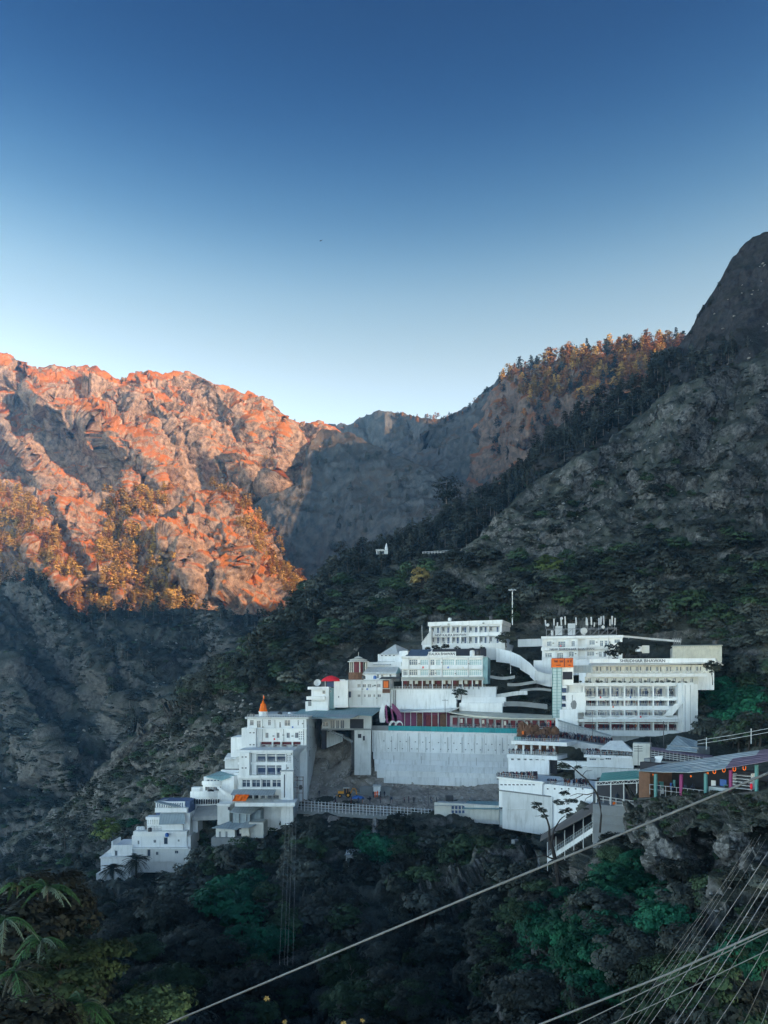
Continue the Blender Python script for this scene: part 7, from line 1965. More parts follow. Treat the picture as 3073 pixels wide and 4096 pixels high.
BROAD = {q: [crown_arr(20 + k, *a, rz=.75 + .12 * (k % 3)) for k in range(4)] for q, a in (('near', (44, 4200, .05)), ('mid', (34, 1300, .085)), ('far', (26, 330, .17)))}
PINE = {q: [pine_arr(60 + k, a, s, st) for k, st in enumerate(('tall', 'full', 'round', 'tall', 'full'))] for q, (a, s) in (('mid', (650, .028)), ('far', (230, .042)))}
_cm = {}
def crown_mesh(q, k, mat, kind='b'):
    key = (q, k, mat, kind)
    if key not in _cm:
        _cm[key] = np_mesh('crown', (BROAD if kind == 'b' else PINE)[q][k], mat)
    return _cm[key]
_tm = {}
def trunk_mesh(kind, k):
    if (kind, k) not in _tm:
        mb = trunk_mb(.95, .055, k) if kind == 'b' else MB().tube([Vector((.01 * math.sin(t * 4 + k), 0, t)) for t in np.linspace(0, .97, 6)], .016, 6, .004)
        _tm[(kind, k)] = mb.mesh('trunk', 'bark' if kind == 'b' else 'pale_bark')
    return _tm[(kind, k)]

def tree(label, pos, size, q='mid', k=0, mat='leaf_dark', kind='b', rot=0.0, group=None, stem=0.0, wide=1.0, name=None, cat='tree'):
    """size: crown radius for a leafy tree (stem: bare trunk under it), height for a pine"""
    root = bpy.data.objects.new(name or ('leafy_tree' if kind == 'b' else 'pine_tree'), None); col.objects.link(root)
    root.location = pos; root.rotation_euler = (0, 0, rot); tag(root, label, cat, group)
    c = link('crown', crown_mesh(q, k, mat, kind), root); t = link('trunk', trunk_mesh(kind, k), root)
    if kind == 'b':
        c.scale = (size * wide, size * wide, size); c.location = (0, 0, stem); t.scale = (size, size, (stem + size) / .95)
    else:
        c.scale = t.scale = (size * wide, size * wide, size)
    return root

def stuff_instances(name, label, protos, pos, scale, rotz, idx):
    """tens of thousands of small plants or stones: one object, geometry nodes set a mesh on each point"""
    coll = bpy.data.collections.new(name + '_kinds')
    for k, me in enumerate(protos):
        o = bpy.data.objects.new('%s_kind_%02d' % (name, k), me); coll.objects.link(o)
    me = bpy.data.meshes.new(name); me.vertices.add(len(pos)); me.vertices.foreach_set('co', np.asarray(pos, dtype=np.float32).ravel())
    for nm, typ, dat in (('sc', 'FLOAT_VECTOR', scale), ('rz', 'FLOAT_VECTOR', rotz), ('id_', 'INT', idx)):
        at = me.attributes.new(nm, typ, 'POINT'); dat = np.asarray(dat)
        at.data.foreach_set('vector' if typ == 'FLOAT_VECTOR' else 'value', dat.astype(np.float32 if typ != 'INT' else np.int32).ravel())
    o = link(name, me); tag(o, label, None, None, 'stuff')
    ng = bpy.data.node_groups.new(name, 'GeometryNodeTree')
    ng.interface.new_socket('Geometry', in_out='INPUT', socket_type='NodeSocketGeometry'); ng.interface.new_socket('Geometry', in_out='OUTPUT', socket_type='NodeSocketGeometry')
    n, l = ng.nodes, ng.links
    gi, go = n.new('NodeGroupInput'), n.new('NodeGroupOutput'); ip = n.new('GeometryNodeInstanceOnPoints'); ci = n.new('GeometryNodeCollectionInfo')
    ci.inputs['Collection'].default_value = coll; ci.inputs['Separate Children'].default_value = True; ci.inputs['Reset Children'].default_value = True
    ip.inputs['Pick Instance'].default_value = True
    def attr(nm, t):
        a = n.new('GeometryNodeInputNamedAttribute'); a.data_type = t; a.inputs['Name'].default_value = nm; return a.outputs['Attribute']
    l.new(gi.outputs[0], ip.inputs['Points']); l.new(ci.outputs[0], ip.inputs['Instance'])
    l.new(attr('id_', 'INT'), ip.inputs['Instance Index']); l.new(attr('sc', 'FLOAT_VECTOR'), ip.inputs['Scale']); l.new(attr('rz', 'FLOAT_VECTOR'), ip.inputs['Rotation'])
    l.new(ip.outputs[0], go.inputs[0])
    o.modifiers.new('scatter', 'NODES').node_group = ng
    return o

def inside(px, py, poly):
    px, py = np.asarray(px), np.asarray(py); r = np.zeros(px.shape, bool); n = len(poly)
    for i in range(n):
        (x0, y0), (x1, y1) = poly[i], poly[(i + 1) % n]
        c = (y0 > py) != (y1 > py)
        with np.errstate(divide='ignore', invalid='ignore'):
            r ^= c & (px < (x1 - x0) * (py - y0) / (y1 - y0 + 1e-9) + x0)
    return r
CLEAR = [[(1290, 3262), (1368, 3262), (1368, 3450), (1290, 3450)], [(1484, 3258), (1516, 3258), (1516, 3345), (1484, 3345)], [(1792, 3285), (1830, 3285), (1830, 3355), (1792, 3355)]]
def pick(body, poly, n, seed, gap=0.0, tmax=None):
    """n ground points of a body inside a polygon of the photograph, at least gap pixels apart"""
    b = BODY[body]; m = inside(b['px'], b['py'], poly)
    if body == 'hillside':
        for cl in CLEAR: m &= ~inside(b['px'], b['py'], cl)
    if tmax is not None: m &= (b['t'] <= tmax)[:, None]
    ii = np.flatnonzero(m.ravel()); r = np.random.default_rng(seed); r.shuffle(ii)
    PXv, PYv, pts = b['px'].ravel(), b['py'].ravel(), b['pts'].reshape(-1, 3)
    out, cells = [], {}
    for i in ii:
        if gap > 0:
            cx, cy = int(PXv[i] // gap), int(PYv[i] // gap)
            if (cx, cy) in cells: continue
            cells[(cx, cy)] = 1
        out.append(i)
        if len(out) >= n: break
    out = np.array(out, int)
    return pts[out], PXv[out], PYv[out]

EMERALD = [(920, 3650, 110, 150), (700, 3470, 100, 60), (1060, 3840, 130, 90), (1480, 3440, 90, 60), (2480, 3610, 230, 120), (2280, 3900, 210, 260), (2640, 3800, 200, 130), (2980, 4000, 130, 120), (1320, 3490, 60, 40), (2930, 2840, 110, 110)]
def leaf_for(px, py, r, base=('leaf_dark', 'leaf_dark', 'leaf_grey', 'leaf_dark')):
    for x, y, a, b in EMERALD:
        if ((px - x) / a) ** 2 + ((py - y) / b) ** 2 < r.uniform(.5, 1.1): return 'leaf_emerald'
    return base[int(r.integers(0, len(base)))]

MARKS = [(600, 3480, 'below the stepped house with palms'), (950, 3420, 'below the tin roofed huts'), (1250, 3330, 'under the left end of the grid fence'), (1600, 3340, 'under the middle of the grid fence'), (1850, 3340, 'under the blue windowed low building'),
         (2080, 3400, 'beside the bare tree'), (2400, 3560, 'below the covered stair'), (2700, 3600, 'under the rock face'), (2950, 3550, 'below the market shed'), (800, 3750, 'in the deep gully left of the wires'), (1150, 3650, 'behind the faint hanging wires'),
         (1500, 3650, 'just above the thick steel rope'), (1300, 3950, 'just below the thick steel rope'), (1900, 3800, 'under the middle of the thick rope'), (2350, 3850, 'in the lower right green thicket'), (2850, 3900, 'behind the steep wires'), (300, 3700, 'left of the gully'), (700, 4000, 'at the bottom edge near the rope'),
         (1900, 4000, 'at the bottom right of the rope'), (2400, 4050, 'at the bottom by the second rope'), (1300, 2450, 'on the ridge above the pavilion'), (1600, 2450, 'above the pyramid roofed house'), (1900, 2400, 'behind the topmost guest house'), (2250, 2400, 'behind the antennas'),
         (2600, 2450, 'above the ribbed store'), (2950, 2500, 'at the right edge above the galleries'), (2900, 2850, 'right of the gallery building'), (1100, 2650, 'on the slope above the hotel spire'), (2100, 2700, 'between the guest house and the lift tower'), (600, 3000, 'on the left slope beyond the hotel'), (250, 3350, 'on the lower left slope'), (2200, 2280, 'below the rocky spur')]
def where(px, py): return min(MARKS, key=lambda m: (m[0] - px) ** 2 + (m[1] - py) ** 2)[2]

_occ = ZALL.copy()
def visible(px, py, d, tol=1.03):
    ix, iy = int(px / 4), int(py / 4)
    return 0 <= ix < BW and 0 <= iy < min(BH, 1024) and d < _occ[iy, ix] * tol

# ---- leafy trees of the hillside
rv = np.random.default_rng(3)
zones = [  # polygon, count, gap px, crown radius range, bare stem range
    ([(700,2800),(900,2690),(1050,2560),(1250,2360),(1600,2300),(1880,2240),(2400,2250),(3073,2170),(3073,2470),(2900,2570),(2500,2560),(2050,2500),(1700,2500),(1600,2580),(1480,2610),(1400,2600),(1250,2690),(1180,2800),(1000,2780)], 520, 22, (2.8, 6.0), (1.0, 4.0)),
    ([(2800,2560),(2950,2470),(3090,2450),(3090,3010),(2830,2990),(2760,2900),(2780,2760)], 110, 24, (2.4, 4.4), (.5, 2.5)),
    ([(0,3600),(380,3660),(560,3620),(700,3540),(800,3480),(1000,3440),(1200,3350),(1700,3365),(1980,3380),(2060,3440),(2200,3620),(2420,3520),(2560,3540),(2700,3620),(3073,3720),(3073,4350),(0,4350)], 560, 28, (1.9, 4.4), (.3, 1.8)),
    ([(1965,2600),(2080,2640),(2190,2690),(2200,2860),(2120,2850),(1990,2740)], 26, 20, (1.4, 2.4), (.5, 1.5)),
    ([(0,3450),(400,3130),(800,2810),(960,2760),(970,2940),(880,3060),(640,3190),(520,3290),(420,3450),(380,3560),(0,3600)], 150, 26, (1.0, 2.6), (.2, .8)),
    ([(2480,3250),(2600,3230),(3073,3190),(3073,3720),(2760,3600),(2560,3450)], 70, 22, (.5, 1.3), (.1, .5)),
    ([(2380,3420),(2560,3420),(2600,3560),(2400,3560)], 14, 30, (1.5, 2.4), (.3, 1)),
    ([(1900,2190),(2000,2060),(2413,1800),(2700,1580),(3073,1400),(3073,2180),(2400,2240),(1900,2260)], 130, 26, (1.0, 3.2), (.1, .8)),
    ([(2120,2000),(2260,1960),(2330,2080),(2250,2200),(2080,2200)], 24, 22, (1.6, 3.6), (.2, 1.5)),
    ([(2500,1900),(2800,1830),(3073,1950),(3073,2150),(2500,2200)], 50, 24, (1.4, 3.6), (.2, 1.2)),
    ([(1060,3290),(1190,3270),(1200,3340),(1070,3370)], 12, 20, (1.0, 1.8), (.1, .5)),
    ([(600,3470),(780,3430),(800,3490),(640,3560)], 14, 18, (1.0, 1.8), (.1, .4)),
    ([(1200,3300),(1700,3310),(1980,3335),(1990,3385),(1700,3370),(1200,3355)], 46, 18, (.7, 1.3), (.1, .3)),
    ([(770,3290),(850,3240),(860,3330),(850,3400),(770,3420)], 12, 18, (1.2, 2.2), (.3, 1)),
]
cand = []
for zi, (poly, n, gap, rr, ss) in enumerate(zones):
    pts, pxs, pys = pick('hillside', poly, n, 100 + zi, gap)
    for p, x, y in zip(pts, pxs, pys):
        near = p[1]
        size = rv.uniform(*rr)
        if zi == 2: size *= np.interp(near, [45, 90, 180], [.55, .75, 1.05])
        cand.append(dict(p=p, px=x, py=y, s=size, st=rv.uniform(*ss), mat=leaf_for(x, y, rv, ('leaf_dark', 'leaf_dark', 'leaf_grey', 'leaf_green') if zi in (0, 4) else ('leaf_dark', 'leaf_grey', 'leaf_grey', 'leaf_green')), k=int(rv.integers(0, 4)), rot=rv.uniform(0, 6.28), z=zi, vis=visible(x, y - 30, p[1])))
cand.sort(key=lambda c: -(c['s'] / c['p'][1] * (1 if c['vis'] else .01)))
COLW = {'leaf_dark': 'dark', 'leaf_grey': 'greyish', 'leaf_green': 'dull green', 'leaf_emerald': 'emerald green'}
for c in cand[:290]:
    d = c['p'][1]; sz = 'small' if c['s'] * 2958 / d < 45 else ('large' if c['s'] * 2958 / d > 85 else 'medium')
    w = where(c['px'], c['py']); lab = '%s %s leafy tree %s' % (sz, COLW[c['mat']], w)
    tree(lab, Vector(c['p']) - Vector((0, 0, .3)), c['s'], 'near' if d < 110 else 'mid', c['k'], c['mat'], 'b', c['rot'], 'leafy trees ' + w, c['st'], rv.uniform(.9, 1.2))
rest = cand[290:]
protos, pk = [], {}
for m in ('leaf_dark', 'leaf_grey', 'leaf_green', 'leaf_emerald'):
    for k in range(2):
        pk[(m, k)] = len(protos); protos.append(joined('bush_kind', BROAD['mid'][k], m, trunk_mb(.9, .05, k), 'bark'))
stuff_instances('hillside_thicket', 'mass of smaller dark trees filling the hillside between the larger ones', protos, [c['p'] + np.array([0, 0, c['st'] * .5 - .3]) for c in rest], [(c['s'],) * 3 for c in rest], [(0, 0, c['rot']) for c in rest], [pk[(c['mat'], c['k'] % 2)] for c in rest])

# ---- low scrub on the slopes and stones among it
scr = []
for body, poly, n, s0, s1, seed in (('hillside', [(-50,3480),(400,3110),(800,2790),(1000,2620),(1200,2420),(1600,2290),(1880,2200),(2000,2060),(2413,1785),(2698,1558),(3100,1380),(3100,2600),(2600,2600),(1700,2520),(1250,2720),(980,2960),(700,3200),(380,3560),(-50,3620)], 9000, .25, .95, 5),
                                    ('hillside', [(-50,3560),(700,3450),(1200,3270),(2100,3300),(2300,3480),(2500,3230),(3100,3190),(3100,4400),(-50,4400)], 3600, .3, .9, 6),
                                    ('valley_slope', [(-50,2300),(300,2450),(1100,2470),(1100,2700),(700,3000),(400,3200),(-50,3450)], 3800, .8, 2.4, 7),
                                    ('right_mountain', [(1250,2400),(1800,2090),(2400,1620),(2700,1450),(3100,1450),(3100,1500),(2600,1750),(2000,2150),(1500,2450)], 2600, .7, 2.0, 8)):
    pts, pxs, pys = pick(body, poly, n, seed)
    for p, x, y in zip(pts, pxs, pys): scr.append((p - np.array([0, 0, .1]), rv.uniform(s0, s1), rv.uniform(0, 6.28), 0 if rv.random() < .6 else (1 if rv.random() < .75 else 2), p[1]))
sp = [np_mesh('scrub_kind', BROAD['far'][k], m) for k, m in enumerate(('leaf_dark', 'leaf_grey', 'leaf_green'))]
stuff_instances('scrub', 'low dark scrub and grass tufts covering the shaded slopes', sp, [s[0] for s in scr], [(s[1] * 1.2, s[1] * 1.2, s[1] * .7) for s in scr], [(0, 0, s[2]) for s in scr], [s[3] for s in scr])

def stone_mesh(seed):
    r = np.random.default_rng(seed); mb = MB().lathe((0, 0, 0), [(.35, -.5), (.8, -.2), (.9, .15), (.55, .5), (.15, .62)], 7)
    mb.v = [Vector(v) * r.uniform(.75, 1.2) + Vector(tuple(r.uniform(-.12, .12, 3))) for v in mb.v]
    return mb.mesh('stone_kind', 'pale_stone')
plain('pale_stone', (0.30, 0.29, 0.28), 0.95, 0.1, 0.45, 1.4)
stn = []
for body, poly, n, s0, s1, seed in (('hillside', [(1950,2150),(2100,1970),(2413,1790),(2698,1560),(3080,1390),(3080,2050),(2500,2100),(2000,2200)], 420, .25, .9, 21), ('hillside', [(700,2830),(1000,2640),(1220,2500),(1300,2650),(1150,2800),(980,2950),(700,3020)], 160, .3, 1.0, 22),
                                    ('hillside', [(2420,3230),(3080,3185),(3080,3720),(2700,3600),(2450,3420)], 520, .1, .42, 23), ('hillside', [(1200,3100),(1480,3060),(1560,3150),(1980,3150),(1980,3230),(1200,3240)], 150, .15, .5, 24),
                                    ('valley_slope', [(0,2330),(300,2480),(1100,2500),(800,2850),(0,3300)], 420, .5, 1.8, 25), ('right_mountain', [(2600,1500),(3080,1000),(3080,1500),(2700,1600)], 90, .5, 1.4, 26), ('hillside', [(0,3420),(250,3240),(300,3350),(0,3560)], 60, .4, 1.2, 27)):
    pts, pxs, pys = pick(body, poly, n, seed)
    for p in pts: stn.append((p, rv.uniform(s0, s1) * rv.uniform(.5, 1), rv.uniform(0, 6.28)))
stuff_instances('loose_stones', 'pale loose stones scattered over the slopes and the building site', [stone_mesh(k) for k in range(5)], [s[0] for s in stn], [(s[1], s[1], s[1] * .8) for s in stn], [(rv.uniform(-.5, .5), rv.uniform(-.5, .5), s[2]) for s in stn], rv.integers(0, 5, len(stn)))

bk = pick('rocky_bank', [(2536,3190),(3100,3160),(3100,3330),(2536,3360)], 150, 61)
stuff_instances('bank_scrub', 'dark scrub growing on the rocky bank under the market shed', sp, bk[0], [(v, v, v * .7) for v in rv.uniform(.2, .75, len(bk[0]))], [(0, 0, v) for v in rv.uniform(0, 6, len(bk[0]))], rv.integers(0, 3, len(bk[0])))

# ---- pines: skyline trees one by one, the rest of each wood as one mass
pines = []
def ridge_pines(body, line, n, h0, h1, seed, mats, zone, dd=0.0):
    r = np.random.default_rng(seed); a = np.array(line, float)
    for px in np.sort(r.uniform(a[0, 0], a[-1, 0], n)):
        py = np.interp(px, a[:, 0], a[:, 1]) + r.uniform(2, 26); d = gdepth(px, py + 8, body)
        if d: pines.append(dict(p=np.array(P(px, py + 6, d)), px=px, py=py, h=r.uniform(h0, h1), mat=mats[r.integers(0, len(mats))], k=int(r.integers(0, 5)), rot=r.uniform(0, 6.28), zone=zone, pri=1))
def fill_pines(body, poly, n, h0, h1, seed, mats, zone, gap=0):
    pts, pxs, pys = pick(body, poly, n, seed, gap); r = np.random.default_rng(seed)
    for p, x, y in zip(pts, pxs, pys): pines.append(dict(p=p, px=x, py=y, h=r.uniform(h0, h1), mat=mats[r.integers(0, len(mats))], k=int(r.integers(0, 5)), rot=r.uniform(0, 6.28), zone=zone, pri=0))
DK = ('leaf_dark', 'leaf_dark', 'leaf_grey')
ridge_pines('right_mountain', [(x, y) for x, y in D_sky if 1230 < x < 2120], 62, 7, 14, 31, DK, 'on the right wooded skyline')
ridge_pines('right_mountain', [(2120, 1840), (2252, 1695), (2452, 1600), (2646, 1490), (2720, 1400)], 46, 8, 15, 32, DK, 'on the upper right wooded skyline')
ridge_pines('right_mountain', [(2720, 1390), (2860, 1165), (2930, 1030)], 9, 3, 6, 33, DK, 'on the edge of the dark crag')
fill_pines('right_mountain', [(1280,2330),(1650,2160),(1980,1970),(2140,1840),(2450,1610),(2700,1430),(2850,1400),(3073,1380),(2840,1500),(2580,1660),(2190,1890),(2000,2060),(1880,2200),(1600,2290),(1330,2350)], 480, 7, 13, 34, DK, 'in the right ridge wood', 13)
ridge_pines('valley_slope', [(0, 2318), (130, 2330), (290, 2455), (345, 2475), (460, 2440), (850, 2455), (1090, 2500)], 60, 9, 17, 35, DK, 'on the dark valley skyline')
fill_pines('valley_slope', [(100,2380),(400,2480),(1050,2500),(1100,2650),(700,2950),(500,3000),(300,2700)], 200, 7, 12, 36, DK, 'on the shaded valley slope', 20)
fill_pines('hillside', [(640,2860),(820,2790),(900,2700),(1000,2630),(1100,2540),(1250,2400),(1300,2440),(1150,2640),(950,2740),(760,2880)], 60, 8, 14, 37, DK, 'left of the shrine town', 16)
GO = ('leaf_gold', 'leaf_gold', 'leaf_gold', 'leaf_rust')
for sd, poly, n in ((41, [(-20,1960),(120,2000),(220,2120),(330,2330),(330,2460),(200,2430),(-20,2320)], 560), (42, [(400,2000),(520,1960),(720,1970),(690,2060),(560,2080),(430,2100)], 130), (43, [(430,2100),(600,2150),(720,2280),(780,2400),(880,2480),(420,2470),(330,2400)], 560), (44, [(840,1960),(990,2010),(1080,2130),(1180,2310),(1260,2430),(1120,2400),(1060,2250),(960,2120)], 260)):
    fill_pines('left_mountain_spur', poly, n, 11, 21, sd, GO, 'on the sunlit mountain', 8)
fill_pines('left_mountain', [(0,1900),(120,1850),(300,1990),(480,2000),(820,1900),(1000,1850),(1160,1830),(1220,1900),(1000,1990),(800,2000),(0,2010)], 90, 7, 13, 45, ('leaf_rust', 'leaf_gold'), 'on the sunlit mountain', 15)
ridge_pines('left_mountain', [(440, 1500), (500, 1526), (640, 1514), (860, 1536), (950, 1583), (1100, 1630), (1200, 1692), (1280, 1696)], 30, 4, 9, 46, ('leaf_dark', 'leaf_rust'), 'on the sunlit mountain crest')
ridge_pines('far_mountain', [(1300, 1700), (1400, 1704), (1470, 1660), (1570, 1648), (1640, 1662), (1780, 1672), (1890, 1630), (1970, 1540)], 44, 9, 17, 47, ('leaf_dark', 'leaf_rust'), 'on the far shaded crest')
ridge_pines('wooded_far_ridge', [(1990, 1530), (2084, 1482), (2271, 1425), (2485, 1400), (2646, 1378), (2740, 1372)], 80, 14, 30, 48, ('leaf_rust', 'leaf_gold', 'leaf_dark'), 'on the sunlit far crest')
fill_pines('wooded_far_ridge', [(2010,1540),(2271,1440),(2480,1415),(2640,1400),(2740,1400),(2600,1500),(2400,1600),(2200,1640),(2100,1620)], 170, 14, 28, 49, ('leaf_gold', 'leaf_gold', 'leaf_rust'), 'on the sunlit far ridge', 12)
fill_pines('wooded_far_ridge', [(1960,1640),(2010,1560),(2300,1480),(2500,1480),(2480,1560),(2300,1640),(2150,1760),(2050,1860),(1960,1850)], 230, 12, 24, 52, ('leaf_rust', 'leaf_dark', 'leaf_dark'), 'on the far ridge face', 11)
fill_pines('shadow_shoulder', [(930,2150),(1020,2020),(1200,1950),(1290,1740),(1500,1810),(1900,1990),(1750,2080),(1500,2200),(1300,2350),(1000,2250)], 170, 9, 15, 53, ('leaf_grey',), 'on the dark valley shoulder', 14)
fill_pines('far_mountain', [(1300,1760),(1950,1620),(2050,1800),(1800,2000),(1500,2250),(1300,2300)], 80, 9, 15, 50, ('leaf_grey',), 'on the far shaded mountain', 18)
for q in pines: q['app'] = q['h'] / q['p'][1] * 2958; q['vis'] = visible(q['px'], q['py'], q['p'][1], 1.06)
pines.sort(key=lambda q: -(q['pri'] * q['vis'] * 1000 + q['vis'] * 100 + q['app']))
PC = {'leaf_dark': 'dark', 'leaf_grey': 'greyish', 'leaf_gold': 'golden lit', 'leaf_rust': 'rust coloured'}
SH = ('tall open', 'full conical', 'round topped', 'slender open', 'broad conical')
for q in pines[:300]:
    lab = '%s %s pine %s' % (PC[q['mat']], SH[q['k']], q['zone'])
    tree(lab, Vector(q['p']) - Vector((0, 0, .6)), q['h'], 'mid' if q['p'][1] < 600 else 'far', q['k'], q['mat'], 'p', q['rot'], 'pines ' + q['zone'], wide=random.uniform(.95, 1.4))
rest = pines[300:]
protos, pk = [], {}
for m in ('leaf_dark', 'leaf_grey', 'leaf_gold', 'leaf_rust'):
    for k in range(5):
        pk[(m, k)] = len(protos); protos.append(joined('pine_kind', PINE['far'][k], m, MB().tube([Vector((0, 0, t)) for t in (0, .3, .6, .95)], .014, 5, .004), 'pale_bark'))
stuff_instances('pine_forest', 'mass of pines covering the far slopes', protos, [q['p'] - np.array([0, 0, .6]) for q in rest], [(q['h'] * rv.uniform(1, 1.5),) * 2 + (q['h'],) for q in rest], [(0, 0, q['rot']) for q in rest], [pk[(q['mat'], q['k'])] for q in rest])

# ---- trees that stand out
def stand(px, py, body='hillside', dd=0.0, dz=-.3):
    d = (gdepth(px, py, body) or 200) + dd; return P(px, py, d) + Vector((0, 0, dz))
tree('tall yellow green tree on a bare trunk left of the stepped house', stand(428, 3440), 4.3, 'mid', 1, 'leaf_lime', stem=6.5, wide=1.0)
tree('small bright green bush like tree above the stepped house terrace', stand(534, 3320), 2.3, 'mid', 2, 'leaf_emerald', stem=.6)
tree('tall dark tree at the far left with a straight bare trunk', stand(262, 3400), 4.0, 'mid', 3, 'leaf_grey', stem=6.0)
tree('round clipped dark tree on the terrace wall below the guest house', P(1844, 2800, 221), 2.3, 'mid', 0, 'leaf_dark', stem=.9, wide=.95)
tree('bright green tree on the forest slope above the antennas', stand(2195, 2330, dd=-8), 6.2, 'mid', 1, 'leaf_lime', stem=3)
tree('golden autumn tree in the forest above the pyramid roof', stand(1685, 2395, dd=-8), 6.0, 'mid', 2, 'leaf_straw', stem=5, wide=.8)
tree('dark bushy tree at the right end of the topmost guest house', P(2025, 2590, 238), 3.6, 'mid', 3, 'leaf_dark', stem=1.0)
tree('dark bushy tree at the right side of the antenna building', P(2495, 2650, 214), 4.4, 'mid', 0, 'leaf_dark', stem=1.0)
tree('slim dark tree rising before the right end of the galleries', P(2850, 2740, 170), 2.0, 'mid', 1, 'leaf_dark', stem=3.0)
tree('lone great pine standing against the hazy valley', stand(1787, 2068, 'right_mountain'), 25, 'mid', 2, 'leaf_dark', 'p', wide=1.35)
tree('second pine close behind the lone great pine', stand(1812, 2072, 'right_mountain'), 19, 'mid', 2, 'leaf_dark', 'p', .9, wide=1.2)
tree('round pine on the wooded ridge before the sunlit far ridge', stand(2400, 1625, 'right_mountain'), 14, 'mid', 2, 'leaf_dark', 'p', 1.9, wide=1.5)
tree('tallest round pine before the sunlit far ridge', stand(2632, 1520, 'right_mountain'), 20, 'mid', 2, 'leaf_dark', 'p', 2.9, wide=1.2)
tree('round dark shrub on the slope right of the yellow green tree', stand(690, 3200), 3.4, 'mid', 2, 'leaf_green', stem=.2, wide=1.1)
# flower boxes of the gallery building and roof garden of the guest house
for k in range(22):
    px = 2278 + k * 22 + random.uniform(-5, 5); p = GF.at(px, 2732, .2)
    tree('green plant in the flower boxes of the gallery building', p, random.uniform(.3, .6), 'far', k % 4, 'leaf_dark', group='plants in the flower boxes', stem=0, name='box_plant', cat='plant')
for k, (px, py) in enumerate(((1712, 2604), (1742, 2604), (1783, 2602), (1830, 2606), (1862, 2612), (1888, 2612), (1930, 2610), (1760, 2606))):
    tree(('first', 'second', 'third', 'fourth', 'fifth', 'sixth', 'seventh', 'small extra')[k] + ' dark shrub from the left on the guest house roof', P(px, py, 244), random.uniform(.9, 1.5), 'far', k % 4, 'leaf_dark', stem=.2, name='roof_shrub', cat='shrub')

# ---- date palms
def palm(label, px, py, d, h, fr, n, seed):
    rs = random.Random(seed); base = P(px, py, d); root = thing('date_palm', label, 'palm', base)
    part(root, 'trunk', MB().tube([base + Vector((0, 0, t * h)) for t in np.linspace(0, 1, 6)], .28, 8, .2), 'bark')
    for k in range(n):
        a = k * 2.4 + rs.uniform(-.2, .2); up = rs.uniform(-.35, 1.2); q = MB(); prev = None; L = fr * rs.uniform(.85, 1.1)
        pts = []
        for j in range(8):
            t = j / 7; r = L * t * math.cos(up * (1 - t * .7)) ; z = L * (math.sin(up) * t - .62 * t * t)
            pts.append(base + Vector((r * math.cos(a), r * math.sin(a), h + z)))
        q.tube(pts, .035, 4, .012, False)
        side = Vector((-math.sin(a), math.cos(a), 0))
        for j in range(1, 8):
            for u in (0, .5):
                if j == 7 and u: continue
                p = pts[j].lerp(pts[min(j + 1, 7)], u); tg = (pts[j] - pts[j - 1]).normalized(); l = .85 * (1 - abs(j / 7 - .45) * .8)
                for sg in (-1, 1):
                    e = p + (side * sg + tg * .7).normalized() * l + Vector((0, 0, -.1)); q.quad(p, p + tg * .2, e + tg * .06, e)
        part(root, 'frond', q, 'leaf_dark')
    return root
palm('left date palm in front of the stepped house', 452, 3548, 177, 4.2, 3.1, 52, 1)
palm('right date palm in front of the stepped house', 545, 3512, 176, 4.2, 3.2, 52, 2)

# ---- the bare branching tree beside the covered stair
def bare_tree():
    d = 99; root = thing('bare_tree', 'dark branching tree with sparse leaf clumps beside the covered stair', 'tree', P(2238, 3560, d))
    limbs = [([(2240, 3600), (2232, 3490), (2212, 3400), (2200, 3360)], .34, .22), ([(2200, 3360), (2196, 3310), (2186, 3270), (2150, 3215), (2135, 3205)], .18, .04), ([(2205, 3375), (2216, 3320), (2240, 3280), (2262, 3262)], .14, .05),
             ([(2222, 3440), (2180, 3420), (2140, 3430), (2110, 3440)], .12, .04), ([(2230, 3490), (2200, 3520), (2165, 3500), (2130, 3515)], .1, .03), ([(2236, 3520), (2190, 3560), (2160, 3590)], .08, .03),
             ([(2240, 3600), (2245, 3520), (2230, 3460)], .14, .08), ([(2398, 3200), (2380, 3160), (2345, 3115), (2300, 3080), (2268, 3055), (2245, 3045)], .15, .04), ([(2380, 3170), (2350, 3180), (2310, 3176), (2280, 3185)], .08, .03),
             ([(2345, 3115), (2330, 3100), (2345, 3085), (2370, 3080)], .06, .02), ([(2300, 3080), (2310, 3050), (2295, 3038)], .05, .02), ([(2370, 3180), (2345, 3195), (2335, 3225)], .06, .02), ([(2330, 3180), (2290, 3200), (2255, 3215)], .06, .02), ([(2398, 3200), (2404, 3260), (2400, 3330)], .1, .14),
             ([(2150, 3215), (2140, 3235), (2165, 3240)], .05, .02), ([(2190, 3280), (2170, 3262), (2140, 3265)], .06, .02), ([(2216, 3320), (2235, 3330), (2255, 3325)], .06, .02)]
    for k, (pts, r0, r1) in enumerate(limbs):
        fine = []
        for (x0, y0), (x1, y1) in zip(pts[:-1], pts[1:]):
            for t in (0, .5): fine.append(P(x0 + (x1 - x0) * t + random.uniform(-2, 2), y0 + (y1 - y0) * t + random.uniform(-2, 2), d - (k % 5) * .25))
        fine.append(P(*pts[-1], d - (k % 5) * .25)); part(root, 'trunk' if k == 0 else 'branch', MB().tube(fine, r0, 6, r1), 'bark')
    for k, (px, py, r) in enumerate(((2255, 3070, 1.0), (2262, 3105, .9), (2250, 3060, .7), (2258, 3172, .8), (2288, 3205, .9), (2235, 3210, .8), (2258, 3250, .8), (2312, 3066, .6), (2150, 3214, .7), (2170, 3240, .7), (2180, 3265, .6), (2140, 3225, .5), (2345, 3230, .4), (2276, 3234, .5), (2240, 3325, .5))):
        o = link('leaf_clump', crown_mesh('mid', k % 4, 'leaf_dark'), root); o.scale = (r, r, r * .7); o.location = P(px, py + 10, d - .8) - Vector(root['base'])
bare_tree()
